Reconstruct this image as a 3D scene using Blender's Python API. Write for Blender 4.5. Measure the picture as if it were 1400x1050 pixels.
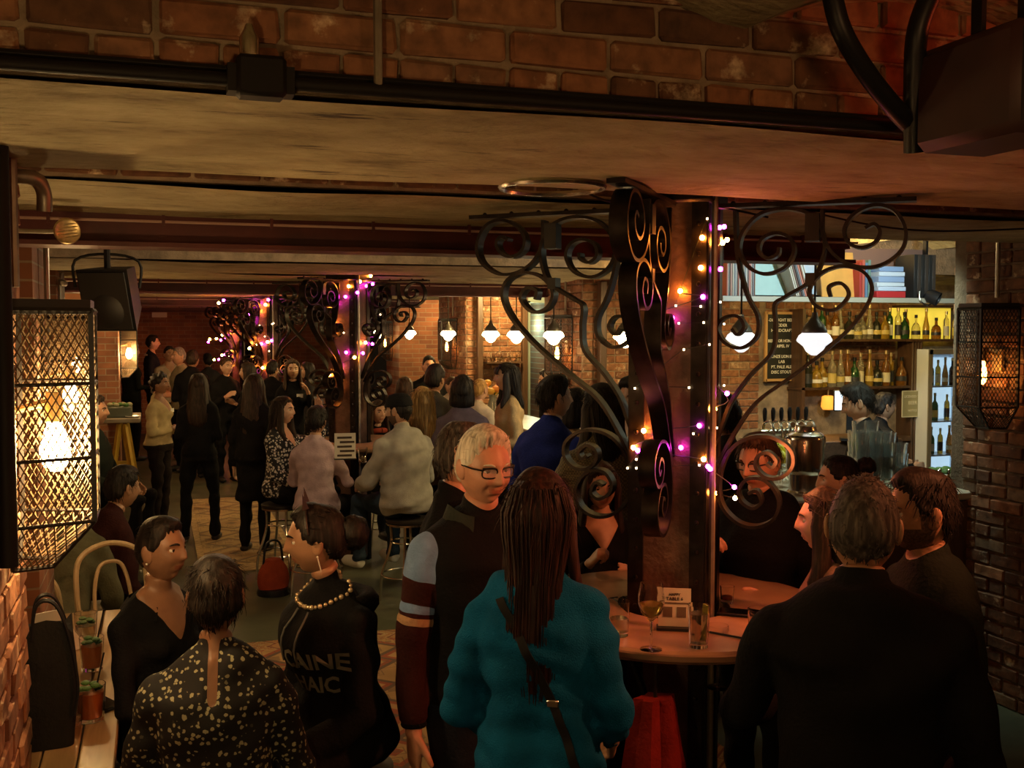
import bpy, math, random
import numpy as np
from mathutils import Vector, Matrix, noise
from mathutils.bvhtree import BVHTree

random.seed(11)
RNG = np.random.RandomState(5)
for o in list(bpy.data.objects):
    bpy.data.objects.remove(o)
SC = bpy.context.scene
COL = SC.collection

# ------------------------------------------------------------------ camera
FPX = 1450.0
YAW = math.radians(18.6)
PIT = math.radians(2.96)
H = 2.05
cam_d = bpy.data.cameras.new('camera')
cam_d.sensor_width = 36.0
cam_d.lens = 36.0 * FPX / 1400.0
cam_d.clip_start = 0.05
cam = bpy.data.objects.new('camera', cam_d)
cam.location = (0, 0, H)
cam.rotation_euler = (math.pi / 2 - PIT, 0, -YAW)
COL.objects.link(cam)
SC.camera = cam

# ------------------------------------------------------------------ world, exposure
world = bpy.data.worlds.new('cellar_dark')
world.use_nodes = True
world.node_tree.nodes['Background'].inputs[0].default_value = (1.0, 0.62, 0.32, 1)
world.node_tree.nodes['Background'].inputs[1].default_value = 0.006
SC.world = world
SC.view_settings.view_transform = 'Standard'
SC.view_settings.look = 'None'
SC.view_settings.gamma = 1.0
SC.view_settings.use_curve_mapping = False
SC.view_settings.exposure = 0.0


def lamp(name, kind, loc, power, color, size=0.1, aim=None, angle=90, blend=0.6):
    l = bpy.data.lights.new(name, kind)
    l.energy = power
    l.color = color
    if kind == 'AREA':
        l.size = size
    else:
        l.shadow_soft_size = size
    if kind == 'SPOT':
        l.spot_size = math.radians(angle)
        l.spot_blend = blend
    o = bpy.data.objects.new(name, l)
    o.location = loc
    if aim is not None:
        o.rotation_euler = (Vector(aim) - Vector(loc)).to_track_quat('-Z', 'Y').to_euler()
    COL.objects.link(o)
    return o


WARM = (1.0, 0.62, 0.26)
AMBER = (1.0, 0.42, 0.1)
# unseen fill lights added behind and beside the camera, then room lamps
lamp('fill_behind_camera', 'POINT', (0.5, -0.9, 2.5), 5, WARM, 0.15)
lamp('fill_under_vault', 'POINT', (1.25, 0.75, 2.5), 7, (1.0, 0.5, 0.2), 0.12)  # added without a fixture to brighten the near beam's brick face
lamp('red_heater_glow', 'SPOT', (3.05, 1.45, 2.42), 30, (1.0, 0.1, 0.03), 0.08, (2.4, 1.95, 3.2), 130)
lamp('red_heater_down', 'SPOT', (2.75, 1.6, 2.6), 150, (1.0, 0.28, 0.10), 0.1, (1.15, 3.3, 1.45), 60)
lamp('fairy_glow_table', 'POINT', (1.95, 3.0, 1.62), 5, (1.0, 0.26, 0.08), 0.06)
lamp('aisle_lamp', 'POINT', (1.0, 6.3, 2.62), 26, (1.0, 0.76, 0.46), 0.12)
lamp('aisle_lamp_far', 'POINT', (1.0, 12.2, 2.62), 16, (1.0, 0.72, 0.4), 0.12)
lamp('pier_fill', 'POINT', (-0.72, 12.6, 2.2), 24, WARM, 0.08)  # added light with no fixture, brightens the far left pier
# bar bay lighting
lamp('back_bar_strip', 'AREA', (6.6, 8.5, 2.55), 14, (1.0, 0.72, 0.2), 1.2, (6.7, 9.2, 1.5))
lamp('record_shelf_spot', 'SPOT', (4.6, 5.3, 2.62), 95, (0.75, 0.95, 1.0), 0.05, (4.75, 6.7, 2.35), 110)
lamp('bar_face_fill', 'SPOT', (4.0, 4.95, 2.6), 60, (0.8, 1.0, 0.8), 0.1, (4.2, 5.6, 1.3), 105)  # added fill spot, set in front to brighten the bartender's face
lamp('bar_up_light', 'POINT', (5.0, 5.4, 2.42), 6, (0.8, 1.0, 0.75), 0.1)
lamp('bar_wall_lamp', 'POINT', (4.6, 7.2, 2.62), 150, (1.0, 0.72, 0.3), 0.12)
lamp('bar_wall_lamp', 'POINT', (4.25, 12.2, 2.6), 150, (1.0, 0.7, 0.28), 0.12)
lamp('bar_wall_lamp', 'POINT', (4.6, 16.2, 2.6), 90, (1.0, 0.62, 0.26), 0.12)
lamp('kitchen_door_light', 'POINT', (5.0, 14.1, 2.1), 22, (0.5, 1.0, 0.85), 0.15)

# ------------------------------------------------------------------ projection helpers (pixel of a 1400x1050 frame + distance -> place in the room)
SP, CP = math.sin(PIT), math.cos(PIT)
FH = np.array([math.sin(YAW), math.cos(YAW), 0.0])
RH = np.array([math.cos(YAW), -math.sin(YAW), 0.0])


def zat(py, dh):
    t = (525 - py) / FPX
    return H + dh * (t * CP - SP) / (CP + t * SP)


def G(px, dh, z):
    depth = dh * CP - (z - H) * SP
    r = (px - 700) / FPX * depth
    p = FH * dh + RH * r
    return Vector((p[0], p[1], z))


def PP(px, py, dh):
    return G(px, dh, zat(py, dh))


def PZ(px, py, z):
    t = (525 - py) / FPX
    k = (t * CP - SP) / (CP + t * SP)
    return G(px, (z - H) / k, z)


def PY(px, py, y):
    """pixel -> point on the plane Y = y"""
    s = (px - 700) / FPX
    t = (525 - py) / FPX
    d = FH * CP + np.array([0, 0, -SP]) + RH * s + (FH * SP + np.array([0, 0, CP])) * t
    k = y / d[1]
    return Vector((d[0] * k, y, H + d[2] * k))


def PXP(px, py, x):
    s = (px - 700) / FPX
    t = (525 - py) / FPX
    d = FH * CP + np.array([0, 0, -SP]) + RH * s + (FH * SP + np.array([0, 0, CP])) * t
    k = x / d[0]
    return Vector((x, d[1] * k, H + d[2] * k))


# ------------------------------------------------------------------ mesh builder
class MB:
    def __init__(self):
        self.v = []
        self.f = []
        self.m = []

    def add(self, verts, faces, mat=0):
        b = len(self.v)
        self.v.extend([tuple(p) for p in verts])
        self.f.extend([tuple(i + b for i in f) for f in faces])
        self.m.extend([mat] * len(faces))
        return self

    def box(self, c, s, mat=0, rot=None):
        hx, hy, hz = s[0] / 2, s[1] / 2, s[2] / 2
        vs = [Vector((x, y, z)) for x in (-hx, hx) for y in (-hy, hy) for z in (-hz, hz)]
        if rot is not None:
            vs = [rot @ p for p in vs]
        c = Vector(c)
        vs = [p + c for p in vs]
        fs = [(0, 1, 3, 2), (4, 6, 7, 5), (0, 4, 5, 1), (2, 3, 7, 6), (0, 2, 6, 4), (1, 5, 7, 3)]
        return self.add(vs, fs, mat)

    def bevbox(self, c, s, b=0.005, mat=0, rot=None):
        """box with chamfered edges"""
        hx, hy, hz = s[0] / 2, s[1] / 2, s[2] / 2
        b = min(b, hx * .9, hy * .9, hz * .9)
        vs = []
        idx = {}
        for sx in (-1, 1):
            for sy in (-1, 1):
                for sz in (-1, 1):
                    for k in range(3):
                        p = [sx * hx, sy * hy, sz * hz]
                        for j in range(3):
                            if j != k:
                                p[j] -= (sx, sy, sz)[j] * b
                        idx[(sx, sy, sz, k)] = len(vs)
                        vs.append(Vector(p))
        fs = []
        for k in range(3):
            for s_ in (-1, 1):
                o = [j for j in range(3) if j != k]
                q = []
                for a, c2 in ((-1, -1), (1, -1), (1, 1), (-1, 1)):
                    t = [0, 0, 0]
                    t[k] = s_
                    t[o[0]] = a
                    t[o[1]] = c2
                    q.append(idx[(t[0], t[1], t[2], k)])
                flip = (s_ == 1) == (k == 1)
                fs.append(tuple(q[::-1]) if flip else tuple(q))
        for k in range(3):
            o = [j for j in range(3) if j != k]
            for a in (-1, 1):
                for c2 in (-1, 1):
                    t0 = [0, 0, 0]; t1 = [0, 0, 0]
                    t0[k] = -1; t1[k] = 1
                    for t in (t0, t1):
                        t[o[0]] = a
                        t[o[1]] = c2
                    fs.append((idx[(*t0, o[0])], idx[(*t1, o[0])], idx[(*t1, o[1])], idx[(*t0, o[1])]))
        for sx in (-1, 1):
            for sy in (-1, 1):
                for sz in (-1, 1):
                    fs.append((idx[(sx, sy, sz, 0)], idx[(sx, sy, sz, 1)], idx[(sx, sy, sz, 2)]))
        # orient outward
        out = []
        for f in fs:
            cc = sum((vs[i] for i in f), Vector()) / len(f)
            n = (vs[f[1]] - vs[f[0]]).cross(vs[f[2]] - vs[f[0]])
            out.append(f if n.dot(cc) > 0 else f[::-1])
        if rot is not None:
            vs = [rot @ p for p in vs]
        c = Vector(c)
        return self.add([p + c for p in vs], out, mat)

    def loft(self, rings, mat=0, caps=True, closed=True):
        n = len(rings[0])
        vs = [p for r in rings for p in r]
        fs = []
        for i in range(len(rings) - 1):
            for j in range(n if closed else n - 1):
                k = (j + 1) % n
                fs.append((i * n + j, i * n + k, (i + 1) * n + k, (i + 1) * n + j))
        if caps and closed:
            fs.append(tuple(range(n - 1, -1, -1)))
            fs.append(tuple(range((len(rings) - 1) * n, len(rings) * n)))
        return self.add(vs, fs, mat)

    def lathe(self, prof, n=20, c=(0, 0, 0), mat=0, caps=True, axis=None):
        """profile of (radius, z)"""
        c = Vector(c)
        M = None
        if axis is not None:
            M = Vector((0, 0, 1)).rotation_difference(Vector(axis).normalized()).to_matrix()
        rings = []
        for r, z in prof:
            r = max(r, 1e-4)
            ring = []
            for j in range(n):
                a = 2 * math.pi * j / n
                p = Vector((r * math.cos(a), r * math.sin(a), z))
                ring.append((M @ p if M is not None else p) + c)
            rings.append(ring)
        return self.loft(rings, mat, caps)

    def tube(self, pts, r, n=8, mat=0, caps=True):
        pts = [Vector(p) for p in pts]
        rs = r if hasattr(r, '__len__') else [r] * len(pts)
        rings = []
        prev = None
        for i, p in enumerate(pts):
            t = (pts[min(i + 1, len(pts) - 1)] - pts[max(i - 1, 0)])
            if t.length < 1e-9:
                t = Vector((0, 0, 1))
            t.normalize()
            if prev is None:
                a = Vector((0, 0, 1)) if abs(t.z) < .9 else Vector((1, 0, 0))
                u = t.cross(a).normalized()
            else:
                u = (prev - t * prev.dot(t))
                if u.length < 1e-6:
                    u = t.cross(Vector((0, 0, 1)))
                u.normalize()
            prev = u
            w = t.cross(u)
            rings.append([p + (u * math.cos(2 * math.pi * j / n) + w * math.sin(2 * math.pi * j / n)) * rs[i] for j in range(n)])
        return self.loft(rings, mat, caps)

    def bar(self, pts, wdir, w, t, mat=0):
        """flat bar: bent in the plane perpendicular to wdir, w wide along wdir, t thick"""
        pts = [Vector(p) for p in pts]
        wd = Vector(wdir).normalized()
        rings = []
        for i, p in enumerate(pts):
            tg = (pts[min(i + 1, len(pts) - 1)] - pts[max(i - 1, 0)]).normalized()
            nn = tg.cross(wd).normalized()
            rings.append([p + wd * (w / 2) + nn * (t / 2), p - wd * (w / 2) + nn * (t / 2),
                          p - wd * (w / 2) - nn * (t / 2), p + wd * (w / 2) - nn * (t / 2)])
        return self.loft(rings, mat)

    def sphere(self, c, r, nu=12, nv=8, mat=0, sc=(1, 1, 1)):
        c = Vector(c)
        rings = []
        for i in range(nv + 1):
            ph = -math.pi / 2 + math.pi * i / nv
            rr = max(math.cos(ph), 1e-3)
            rings.append([c + Vector((r * sc[0] * rr * math.cos(2 * math.pi * j / nu), r * sc[1] * rr * math.sin(2 * math.pi * j / nu), r * sc[2] * math.sin(ph))) for j in range(nu)])
        return self.loft(rings, mat)

    def mesh(self, name, mats, smooth=True):
        me = bpy.data.meshes.new(name)
        me.from_pydata([tuple(p) for p in self.v], [], self.f)
        for m in (mats if isinstance(mats, (list, tuple)) else [mats]):
            me.materials.append(m)
        me.polygons.foreach_set('material_index', self.m)
        me.polygons.foreach_set('use_smooth', [smooth] * len(self.f))
        if smooth:
            try:
                me.set_sharp_from_angle(angle=math.radians(42))
            except Exception:
                pass
        me.update()
        return me

    def obj(self, name, mats, parent=None, smooth=True, loc=None):
        o = bpy.data.objects.new(name, self.mesh(name, mats, smooth))
        COL.objects.link(o)
        if parent is not None:
            o.parent = parent
        if loc is not None:
            o.location = loc
        return o


def tag(o, label, cat, group=None):
    o['label'] = label
    o['category'] = cat
    if group:
        o['group'] = group
    return o


def thing(name, label, cat, loc=(0, 0, 0), rz=0.0, group=None):
    o = bpy.data.objects.new(name, None)
    o.empty_display_size = 0.1
    COL.objects.link(o)
    o.location = loc
    o.rotation_euler = (0, 0, rz)
    return tag(o, label, cat, group)


def struct(o, label=None):
    o['kind'] = 'structure'
    if label:
        o['label'] = label
    return o


def copy_tree(o, parent=None):
    c = o.copy()
    COL.objects.link(c)
    c.parent = parent
    for ch in list(o.children):
        copy_tree(ch, c)
    return c


def catmull(pts, n=6, closed=False):
    pts = [Vector(p) for p in pts]
    out = []
    m = len(pts)
    for i in range(m - 1):
        p0 = pts[max(i - 1, 0)]; p1 = pts[i]; p2 = pts[i + 1]; p3 = pts[min(i + 2, m - 1)]
        for k in range(n):
            t = k / n
            out.append(0.5 * ((2 * p1) + (-p0 + p2) * t + (2 * p0 - 5 * p1 + 4 * p2 - p3) * t * t + (-p0 + 3 * p1 - 3 * p2 + p3) * t ** 3))
    out.append(pts[-1])
    return out


# ------------------------------------------------------------------ materials
MATS = {}


def nodes_of(name):
    m = bpy.data.materials.new(name)
    m.use_nodes = True
    nt = m.node_tree
    return m, nt, nt.nodes, nt.links, nt.nodes['Principled BSDF']


def mat(name, col, rough=0.6, metal=0.0, var=0.0, scale=8.0, bump=0.0, bscale=40.0, emit=0.0, ecol=None, spec=None, trans=0.0, rand=0.0, sheen=0.0, alpha=1.0):
    if name in MATS:
        return MATS[name]
    m, nt, N, L, B = nodes_of(name)
    B.inputs['Base Color'].default_value = (*col, 1)
    B.inputs['Roughness'].default_value = rough
    B.inputs['Metallic'].default_value = metal
    if spec is not None:
        B.inputs['Specular IOR Level'].default_value = spec
    if trans:
        B.inputs['Transmission Weight'].default_value = trans
        B.inputs['IOR'].default_value = 1.45
    if sheen:
        B.inputs['Sheen Weight'].default_value = sheen
    if alpha < 1:
        B.inputs['Alpha'].default_value = alpha
    if emit:
        B.inputs['Emission Color'].default_value = (*(ecol or col), 1)
        B.inputs['Emission Strength'].default_value = emit
    tc = None
    if var or bump or rand:
        tc = N.new('ShaderNodeTexCoord')
    if var or rand:
        nz = N.new('ShaderNodeTexNoise')
        nz.inputs['Scale'].default_value = scale
        nz.inputs['Detail'].default_value = 5
        L.new(tc.outputs['Object'], nz.inputs['Vector'])
        mr = N.new('ShaderNodeMapRange')
        mr.inputs[1].default_value = 0.3
        mr.inputs[2].default_value = 0.7
        mr.inputs[3].default_value = 1 - var
        mr.inputs[4].default_value = 1 + var
        L.new(nz.outputs['Fac'], mr.inputs[0])
        hs = N.new('ShaderNodeHueSaturation')
        hs.inputs['Color'].default_value = (*col, 1)
        val = mr.outputs[0]
        if rand:
            oi = N.new('ShaderNodeObjectInfo')
            r2 = N.new('ShaderNodeMapRange')
            r2.inputs[3].default_value = 1 - rand
            r2.inputs[4].default_value = 1 + rand
            L.new(oi.outputs['Random'], r2.inputs[0])
            mu = N.new('ShaderNodeMath')
            mu.operation = 'MULTIPLY'
            L.new(val, mu.inputs[0])
            L.new(r2.outputs[0], mu.inputs[1])
            val = mu.outputs[0]
        L.new(val, hs.inputs['Value'])
        L.new(hs.outputs[0], B.inputs['Base Color'])
    if bump:
        nb = N.new('ShaderNodeTexNoise')
        nb.inputs['Scale'].default_value = bscale
        nb.inputs['Detail'].default_value = 4
        L.new(tc.outputs['Object'], nb.inputs['Vector'])
        bp = N.new('ShaderNodeBump')
        bp.inputs['Strength'].default_value = bump
        bp.inputs['Distance'].default_value = 0.02
        L.new(nb.outputs['Fac'], bp.inputs['Height'])
        L.new(bp.outputs[0], B.inputs['Normal'])
    MATS[name] = m
    return m


def ramp(N, stops):
    r = N.new('ShaderNodeValToRGB')
    e = r.color_ramp.elements
    e[0].position, e[0].color = stops[0][0], (*stops[0][1], 1)
    e[1].position, e[1].color = stops[1][0], (*stops[1][1], 1)
    for p, c in stops[2:]:
        k = e.new(p)
        k.color = (*c, 1)
    return r


def mat_brick_piece(name='brick_clay', k=1.0):
    """a single brick: tone by object, soot and lime patches, pitted face"""
    m, nt, N, L, B = nodes_of(name)
    tc = N.new('ShaderNodeTexCoord')
    oi = N.new('ShaderNodeObjectInfo')
    r = ramp(N, [(0.0, (0.18, 0.072, 0.034)), (0.3, (0.27, 0.11, 0.05)), (0.6, (0.33, 0.145, 0.065)), (0.85, (0.24, 0.115, 0.062)), (1.0, (0.40, 0.25, 0.14))])
    for e_ in r.color_ramp.elements:
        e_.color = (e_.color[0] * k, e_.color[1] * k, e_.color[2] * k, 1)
    L.new(oi.outputs['Random'], r.inputs[0])
    vadd = N.new('ShaderNodeVectorMath')
    vadd.operation = 'MULTIPLY_ADD'
    vadd.inputs[1].default_value = (1, 1, 1)
    cmb = N.new('ShaderNodeCombineXYZ')
    mu = N.new('ShaderNodeMath')
    mu.operation = 'MULTIPLY'
    mu.inputs[1].default_value = 37.0
    L.new(oi.outputs['Random'], mu.inputs[0])
    for k in range(3):
        L.new(mu.outputs[0], cmb.inputs[k])
    L.new(tc.outputs['Object'], vadd.inputs[0])
    L.new(cmb.outputs[0], vadd.inputs[2])
    n1 = N.new('ShaderNodeTexNoise')
    n1.inputs['Scale'].default_value = 9
    n1.inputs['Detail'].default_value = 6
    n1.inputs['Roughness'].default_value = 0.65
    L.new(vadd.outputs[0], n1.inputs['Vector'])
    mx = N.new('ShaderNodeMix')
    mx.data_type = 'RGBA'
    mx.inputs[7].default_value = (0.42 * k, 0.33 * k, 0.22 * k, 1)
    mr = N.new('ShaderNodeMapRange')
    mr.inputs[1].default_value = 0.58
    mr.inputs[2].default_value = 0.74
    L.new(n1.outputs['Fac'], mr.inputs[0])
    L.new(mr.outputs[0], mx.inputs[0])
    L.new(r.outputs[0], mx.inputs[6])
    n2 = N.new('ShaderNodeTexNoise')
    n2.inputs['Scale'].default_value = 22
    n2.inputs['Detail'].default_value = 5
    L.new(vadd.outputs[0], n2.inputs['Vector'])
    mr2 = N.new('ShaderNodeMapRange')
    mr2.inputs[1].default_value = 0.3
    mr2.inputs[2].default_value = 0.65
    mr2.inputs[3].default_value = 0.5
    mr2.inputs[4].default_value = 1.1
    L.new(n2.outputs['Fac'], mr2.inputs[0])
    hs = N.new('ShaderNodeHueSaturation')
    L.new(mr2.outputs[0], hs.inputs['Value'])
    L.new(mx.outputs[2], hs.inputs['Color'])
    L.new(hs.outputs[0], B.inputs['Base Color'])
    B.inputs['Roughness'].default_value = 0.85
    bp = N.new('ShaderNodeBump')
    bp.inputs['Strength'].default_value = 0.7
    bp.inputs['Distance'].default_value = 0.008
    L.new(n2.outputs['Fac'], bp.inputs['Height'])
    L.new(bp.outputs[0], B.inputs['Normal'])
    return m


def mat_brick_far(name, plane='XZ', tint=1.0):
    """brickwork too far off to pick apart"""
    m, nt, N, L, B = nodes_of(name)
    tc = N.new('ShaderNodeTexCoord')
    sp = N.new('ShaderNodeSeparateXYZ')
    cm = N.new('ShaderNodeCombineXYZ')
    L.new(tc.outputs['Object'], sp.inputs[0])
    if plane == 'XZ':
        L.new(sp.outputs[0], cm.inputs[0])
    else:
        L.new(sp.outputs[1], cm.inputs[0])
    L.new(sp.outputs[2], cm.inputs[1])
    b = N.new('ShaderNodeTexBrick')
    b.inputs['Scale'].default_value = 1.0
    b.inputs['Brick Width'].default_value = 0.225
    b.inputs['Row Height'].default_value = 0.075
    b.inputs['Mortar Size'].default_value = 0.006
    b.inputs['Mortar Smooth'].default_value = 0.3
    b.inputs['Bias'].default_value = -0.1
    b.inputs['Color1'].default_value = (0.30 * tint, 0.125 * tint, 0.055 * tint, 1)
    b.inputs['Color2'].default_value = (0.19 * tint, 0.075 * tint, 0.038 * tint, 1)
    b.inputs['Mortar'].default_value = (0.30 * tint, 0.22 * tint, 0.14 * tint, 1)
    L.new(cm.outputs[0], b.inputs['Vector'])
    nz = N.new('ShaderNodeTexNoise')
    nz.inputs['Scale'].default_value = 3
    nz.inputs['Detail'].default_value = 6
    L.new(tc.outputs['Object'], nz.inputs['Vector'])
    mr = N.new('ShaderNodeMapRange')
    mr.inputs[1].default_value = .3
    mr.inputs[2].default_value = .7
    mr.inputs[3].default_value = .6
    mr.inputs[4].default_value = 1.25
    L.new(nz.outputs['Fac'], mr.inputs[0])
    hs = N.new('ShaderNodeHueSaturation')
    L.new(mr.outputs[0], hs.inputs['Value'])
    L.new(b.outputs['Color'], hs.inputs['Color'])
    L.new(hs.outputs[0], B.inputs['Base Color'])
    B.inputs['Roughness'].default_value = 0.85
    bp = N.new('ShaderNodeBump')
    bp.inputs['Strength'].default_value = 0.6
    bp.inputs['Distance'].default_value = 0.01
    bp.invert = True
    L.new(b.outputs['Fac'], bp.inputs['Height'])
    L.new(bp.outputs[0], B.inputs['Normal'])
    return m


def mat_plaster():
    m, nt, N, L, B = nodes_of('old_plaster')
    tc = N.new('ShaderNodeTexCoord')
    mp = N.new('ShaderNodeMapping')
    mp.inputs['Scale'].default_value = (1.3, 2.2, 2.2)
    L.new(tc.outputs['Object'], mp.inputs[0])
    n1 = N.new('ShaderNodeTexNoise')
    n1.inputs['Scale'].default_value = 3.0
    n1.inputs['Detail'].default_value = 8
    n1.inputs['Roughness'].default_value = .62
    L.new(mp.outputs[0], n1.inputs['Vector'])
    r = ramp(N, [(0.28, (0.17, 0.135, 0.07)), (0.42, (0.33, 0.275, 0.15)), (0.6, (0.44, 0.38, 0.22)), (0.78, (0.5, 0.44, 0.28))])
    L.new(n1.outputs['Fac'], r.inputs[0])
    mp2 = N.new('ShaderNodeMapping')
    mp2.inputs['Scale'].default_value = (1.1, 7.0, 7.0)
    L.new(tc.outputs['Object'], mp2.inputs[0])
    n3 = N.new('ShaderNodeTexNoise')
    n3.inputs['Scale'].default_value = 1.7
    n3.inputs['Detail'].default_value = 9
    n3.inputs['Roughness'].default_value = .7
    L.new(mp2.outputs[0], n3.inputs['Vector'])
    mr3 = N.new('ShaderNodeMapRange')
    mr3.inputs[1].default_value = .60
    mr3.inputs[2].default_value = .67
    L.new(n3.outputs['Fac'], mr3.inputs[0])
    mx3 = N.new('ShaderNodeMix')
    mx3.data_type = 'RGBA'
    mx3.inputs[7].default_value = (0.06, 0.042, 0.025, 1)
    L.new(mr3.outputs[0], mx3.inputs[0])
    L.new(r.outputs[0], mx3.inputs[6])
    L.new(mx3.outputs[2], B.inputs['Base Color'])
    B.inputs['Roughness'].default_value = 0.9
    n2 = N.new('ShaderNodeTexNoise')
    n2.inputs['Scale'].default_value = 14
    n2.inputs['Detail'].default_value = 6
    L.new(mp.outputs[0], n2.inputs['Vector'])
    bp = N.new('ShaderNodeBump')
    bp.inputs['Strength'].default_value = 0.9
    bp.inputs['Distance'].default_value = 0.02
    L.new(n2.outputs['Fac'], bp.inputs['Height'])
    L.new(bp.outputs[0], B.inputs['Normal'])
    return m


def mat_floor():
    m, nt, N, L, B = nodes_of('worn_floor')
    tc = N.new('ShaderNodeTexCoord')
    n1 = N.new('ShaderNodeTexNoise')
    n1.inputs['Scale'].default_value = 1.6
    n1.inputs['Detail'].default_value = 9
    n1.inputs['Roughness'].default_value = .65
    L.new(tc.outputs['Object'], n1.inputs['Vector'])
    r = ramp(N, [(0.3, (0.035, 0.04, 0.024)), (0.5, (0.075, 0.082, 0.048)), (0.72, (0.12, 0.125, 0.075))])
    L.new(n1.outputs['Fac'], r.inputs[0])
    L.new(r.outputs[0], B.inputs['Base Color'])
    B.inputs['Roughness'].default_value = 0.45
    return m


def mat_wood(name, c0, c1, scale=3.0, axis='Y', rough=0.45):
    m, nt, N, L, B = nodes_of(name)
    tc = N.new('ShaderNodeTexCoord')
    mp = N.new('ShaderNodeMapping')
    sc = {'X': (0.12, 1, 1), 'Y': (1, 0.12, 1), 'Z': (1, 1, 0.12)}[axis]
    mp.inputs['Scale'].default_value = sc
    L.new(tc.outputs['Object'], mp.inputs[0])
    n1 = N.new('ShaderNodeTexNoise')
    n1.inputs['Scale'].default_value = scale * 6
    n1.inputs['Detail'].default_value = 7
    n1.inputs['Distortion'].default_value = 1.2
    L.new(mp.outputs[0], n1.inputs['Vector'])
    r = ramp(N, [(0.3, c0), (0.7, c1)])
    L.new(n1.outputs['Fac'], r.inputs[0])
    L.new(r.outputs[0], B.inputs['Base Color'])
    B.inputs['Roughness'].default_value = rough
    return m


def mat_spots(name, base, spot, scale=30.0, thr=0.35, rough=0.8, spot2=None):
    """printed blossom pattern"""
    m, nt, N, L, B = nodes_of(name)
    tc = N.new('ShaderNodeTexCoord')
    nz = N.new('ShaderNodeTexNoise')
    nz.inputs['Scale'].default_value = scale * 1.3
    L.new(tc.outputs['Object'], nz.inputs['Vector'])
    md = N.new('ShaderNodeMix')
    md.data_type = 'VECTOR'
    md.inputs[0].default_value = 0.012
    L.new(tc.outputs['Object'], md.inputs[4])
    L.new(nz.outputs['Color'], md.inputs[5])
    v = N.new('ShaderNodeTexVoronoi')
    v.inputs['Scale'].default_value = scale
    v.inputs['Randomness'].default_value = 0.9
    L.new(md.outputs[1], v.inputs['Vector'])
    r = ramp(N, [(thr - 0.03, spot), (thr + 0.03, base)])
    L.new(v.outputs['Distance'], r.inputs[0])
    # only part of the cells carry a blossom
    r2 = ramp(N, [(0.22, (0, 0, 0)), (0.26, (1, 1, 1))])
    L.new(v.outputs['Color'], r2.inputs[0])
    mx = N.new('ShaderNodeMix')
    mx.data_type = 'RGBA'
    mx.inputs[6].default_value = (*base, 1)
    L.new(r2.outputs[0], mx.inputs[0])
    L.new(r.outputs[0], mx.inputs[7])
    L.new(mx.outputs[2], B.inputs['Base Color'])
    B.inputs['Roughness'].default_value = rough
    return m


def mat_check(name, c1, c2, scale=60):
    m, nt, N, L, B = nodes_of(name)
    tc = N.new('ShaderNodeTexCoord')
    ck = N.new('ShaderNodeTexChecker')
    ck.inputs['Scale'].default_value = scale
    ck.inputs['Color1'].default_value = (*c1, 1)
    ck.inputs['Color2'].default_value = (*c2, 1)
    L.new(tc.outputs['Object'], ck.inputs['Vector'])
    L.new(ck.outputs[0], B.inputs['Base Color'])
    B.inputs['Roughness'].default_value = 0.85
    return m


def mat_rug(name, field, accent, line, scale=1.0):
    """woven carpet: stepped medallions, borders and small motifs"""
    m, nt, N, L, B = nodes_of(name)
    tc = N.new('ShaderNodeTexCoord')
    v = N.new('ShaderNodeTexVoronoi')
    v.distance = 'MANHATTAN'
    v.inputs['Scale'].default_value = 2.3 * scale
    v.inputs['Randomness'].default_value = 0.35
    L.new(tc.outputs['Object'], v.inputs['Vector'])
    # snap distance into woven steps
    st = N.new('ShaderNodeMath')
    st.operation = 'SNAP'
    st.inputs[1].default_value = 0.09
    L.new(v.outputs['Distance'], st.inputs[0])
    r = ramp(N, [(0.0, line), (0.15, accent), (0.3, field), (0.45, accent), (0.55, line), (0.7, field)])
    r.color_ramp.interpolation = 'CONSTANT'
    L.new(st.outputs[0], r.inputs[0])
    w = N.new('ShaderNodeTexVoronoi')
    w.distance = 'CHEBYCHEV'
    w.inputs['Scale'].default_value = 9.0 * scale
    w.inputs['Randomness'].default_value = 0.8
    L.new(tc.outputs['Object'], w.inputs['Vector'])
    r2 = ramp(N, [(0.0, (1, 1, 1)), (0.16, (0, 0, 0)), (0.3, (1, 1, 1)), (0.36, (0, 0, 0))])
    r2.color_ramp.interpolation = 'CONSTANT'
    L.new(w.outputs['Distance'], r2.inputs[0])
    mx = N.new('ShaderNodeMix')
    mx.data_type = 'RGBA'
    mx.inputs[7].default_value = (*line, 1)
    mf = N.new('ShaderNodeMath')
    mf.operation = 'MULTIPLY'
    mf.inputs[1].default_value = 0.55
    L.new(r2.outputs[0], mf.inputs[0])
    L.new(mf.outputs[0], mx.inputs[0])
    L.new(r.outputs[0], mx.inputs[6])
    nz = N.new('ShaderNodeTexNoise')
    nz.inputs['Scale'].default_value = 4
    nz.inputs['Detail'].default_value = 6
    L.new(tc.outputs['Object'], nz.inputs['Vector'])
    mr = N.new('ShaderNodeMapRange')
    mr.inputs[3].default_value = .55
    mr.inputs[4].default_value = 1.4
    L.new(nz.outputs['Fac'], mr.inputs[0])
    hs = N.new('ShaderNodeHueSaturation')
    L.new(mr.outputs[0], hs.inputs['Value'])
    L.new(mx.outputs[2], hs.inputs['Color'])
    L.new(hs.outputs[0], B.inputs['Base Color'])
    B.inputs['Roughness'].default_value = 0.95
    return m


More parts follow.
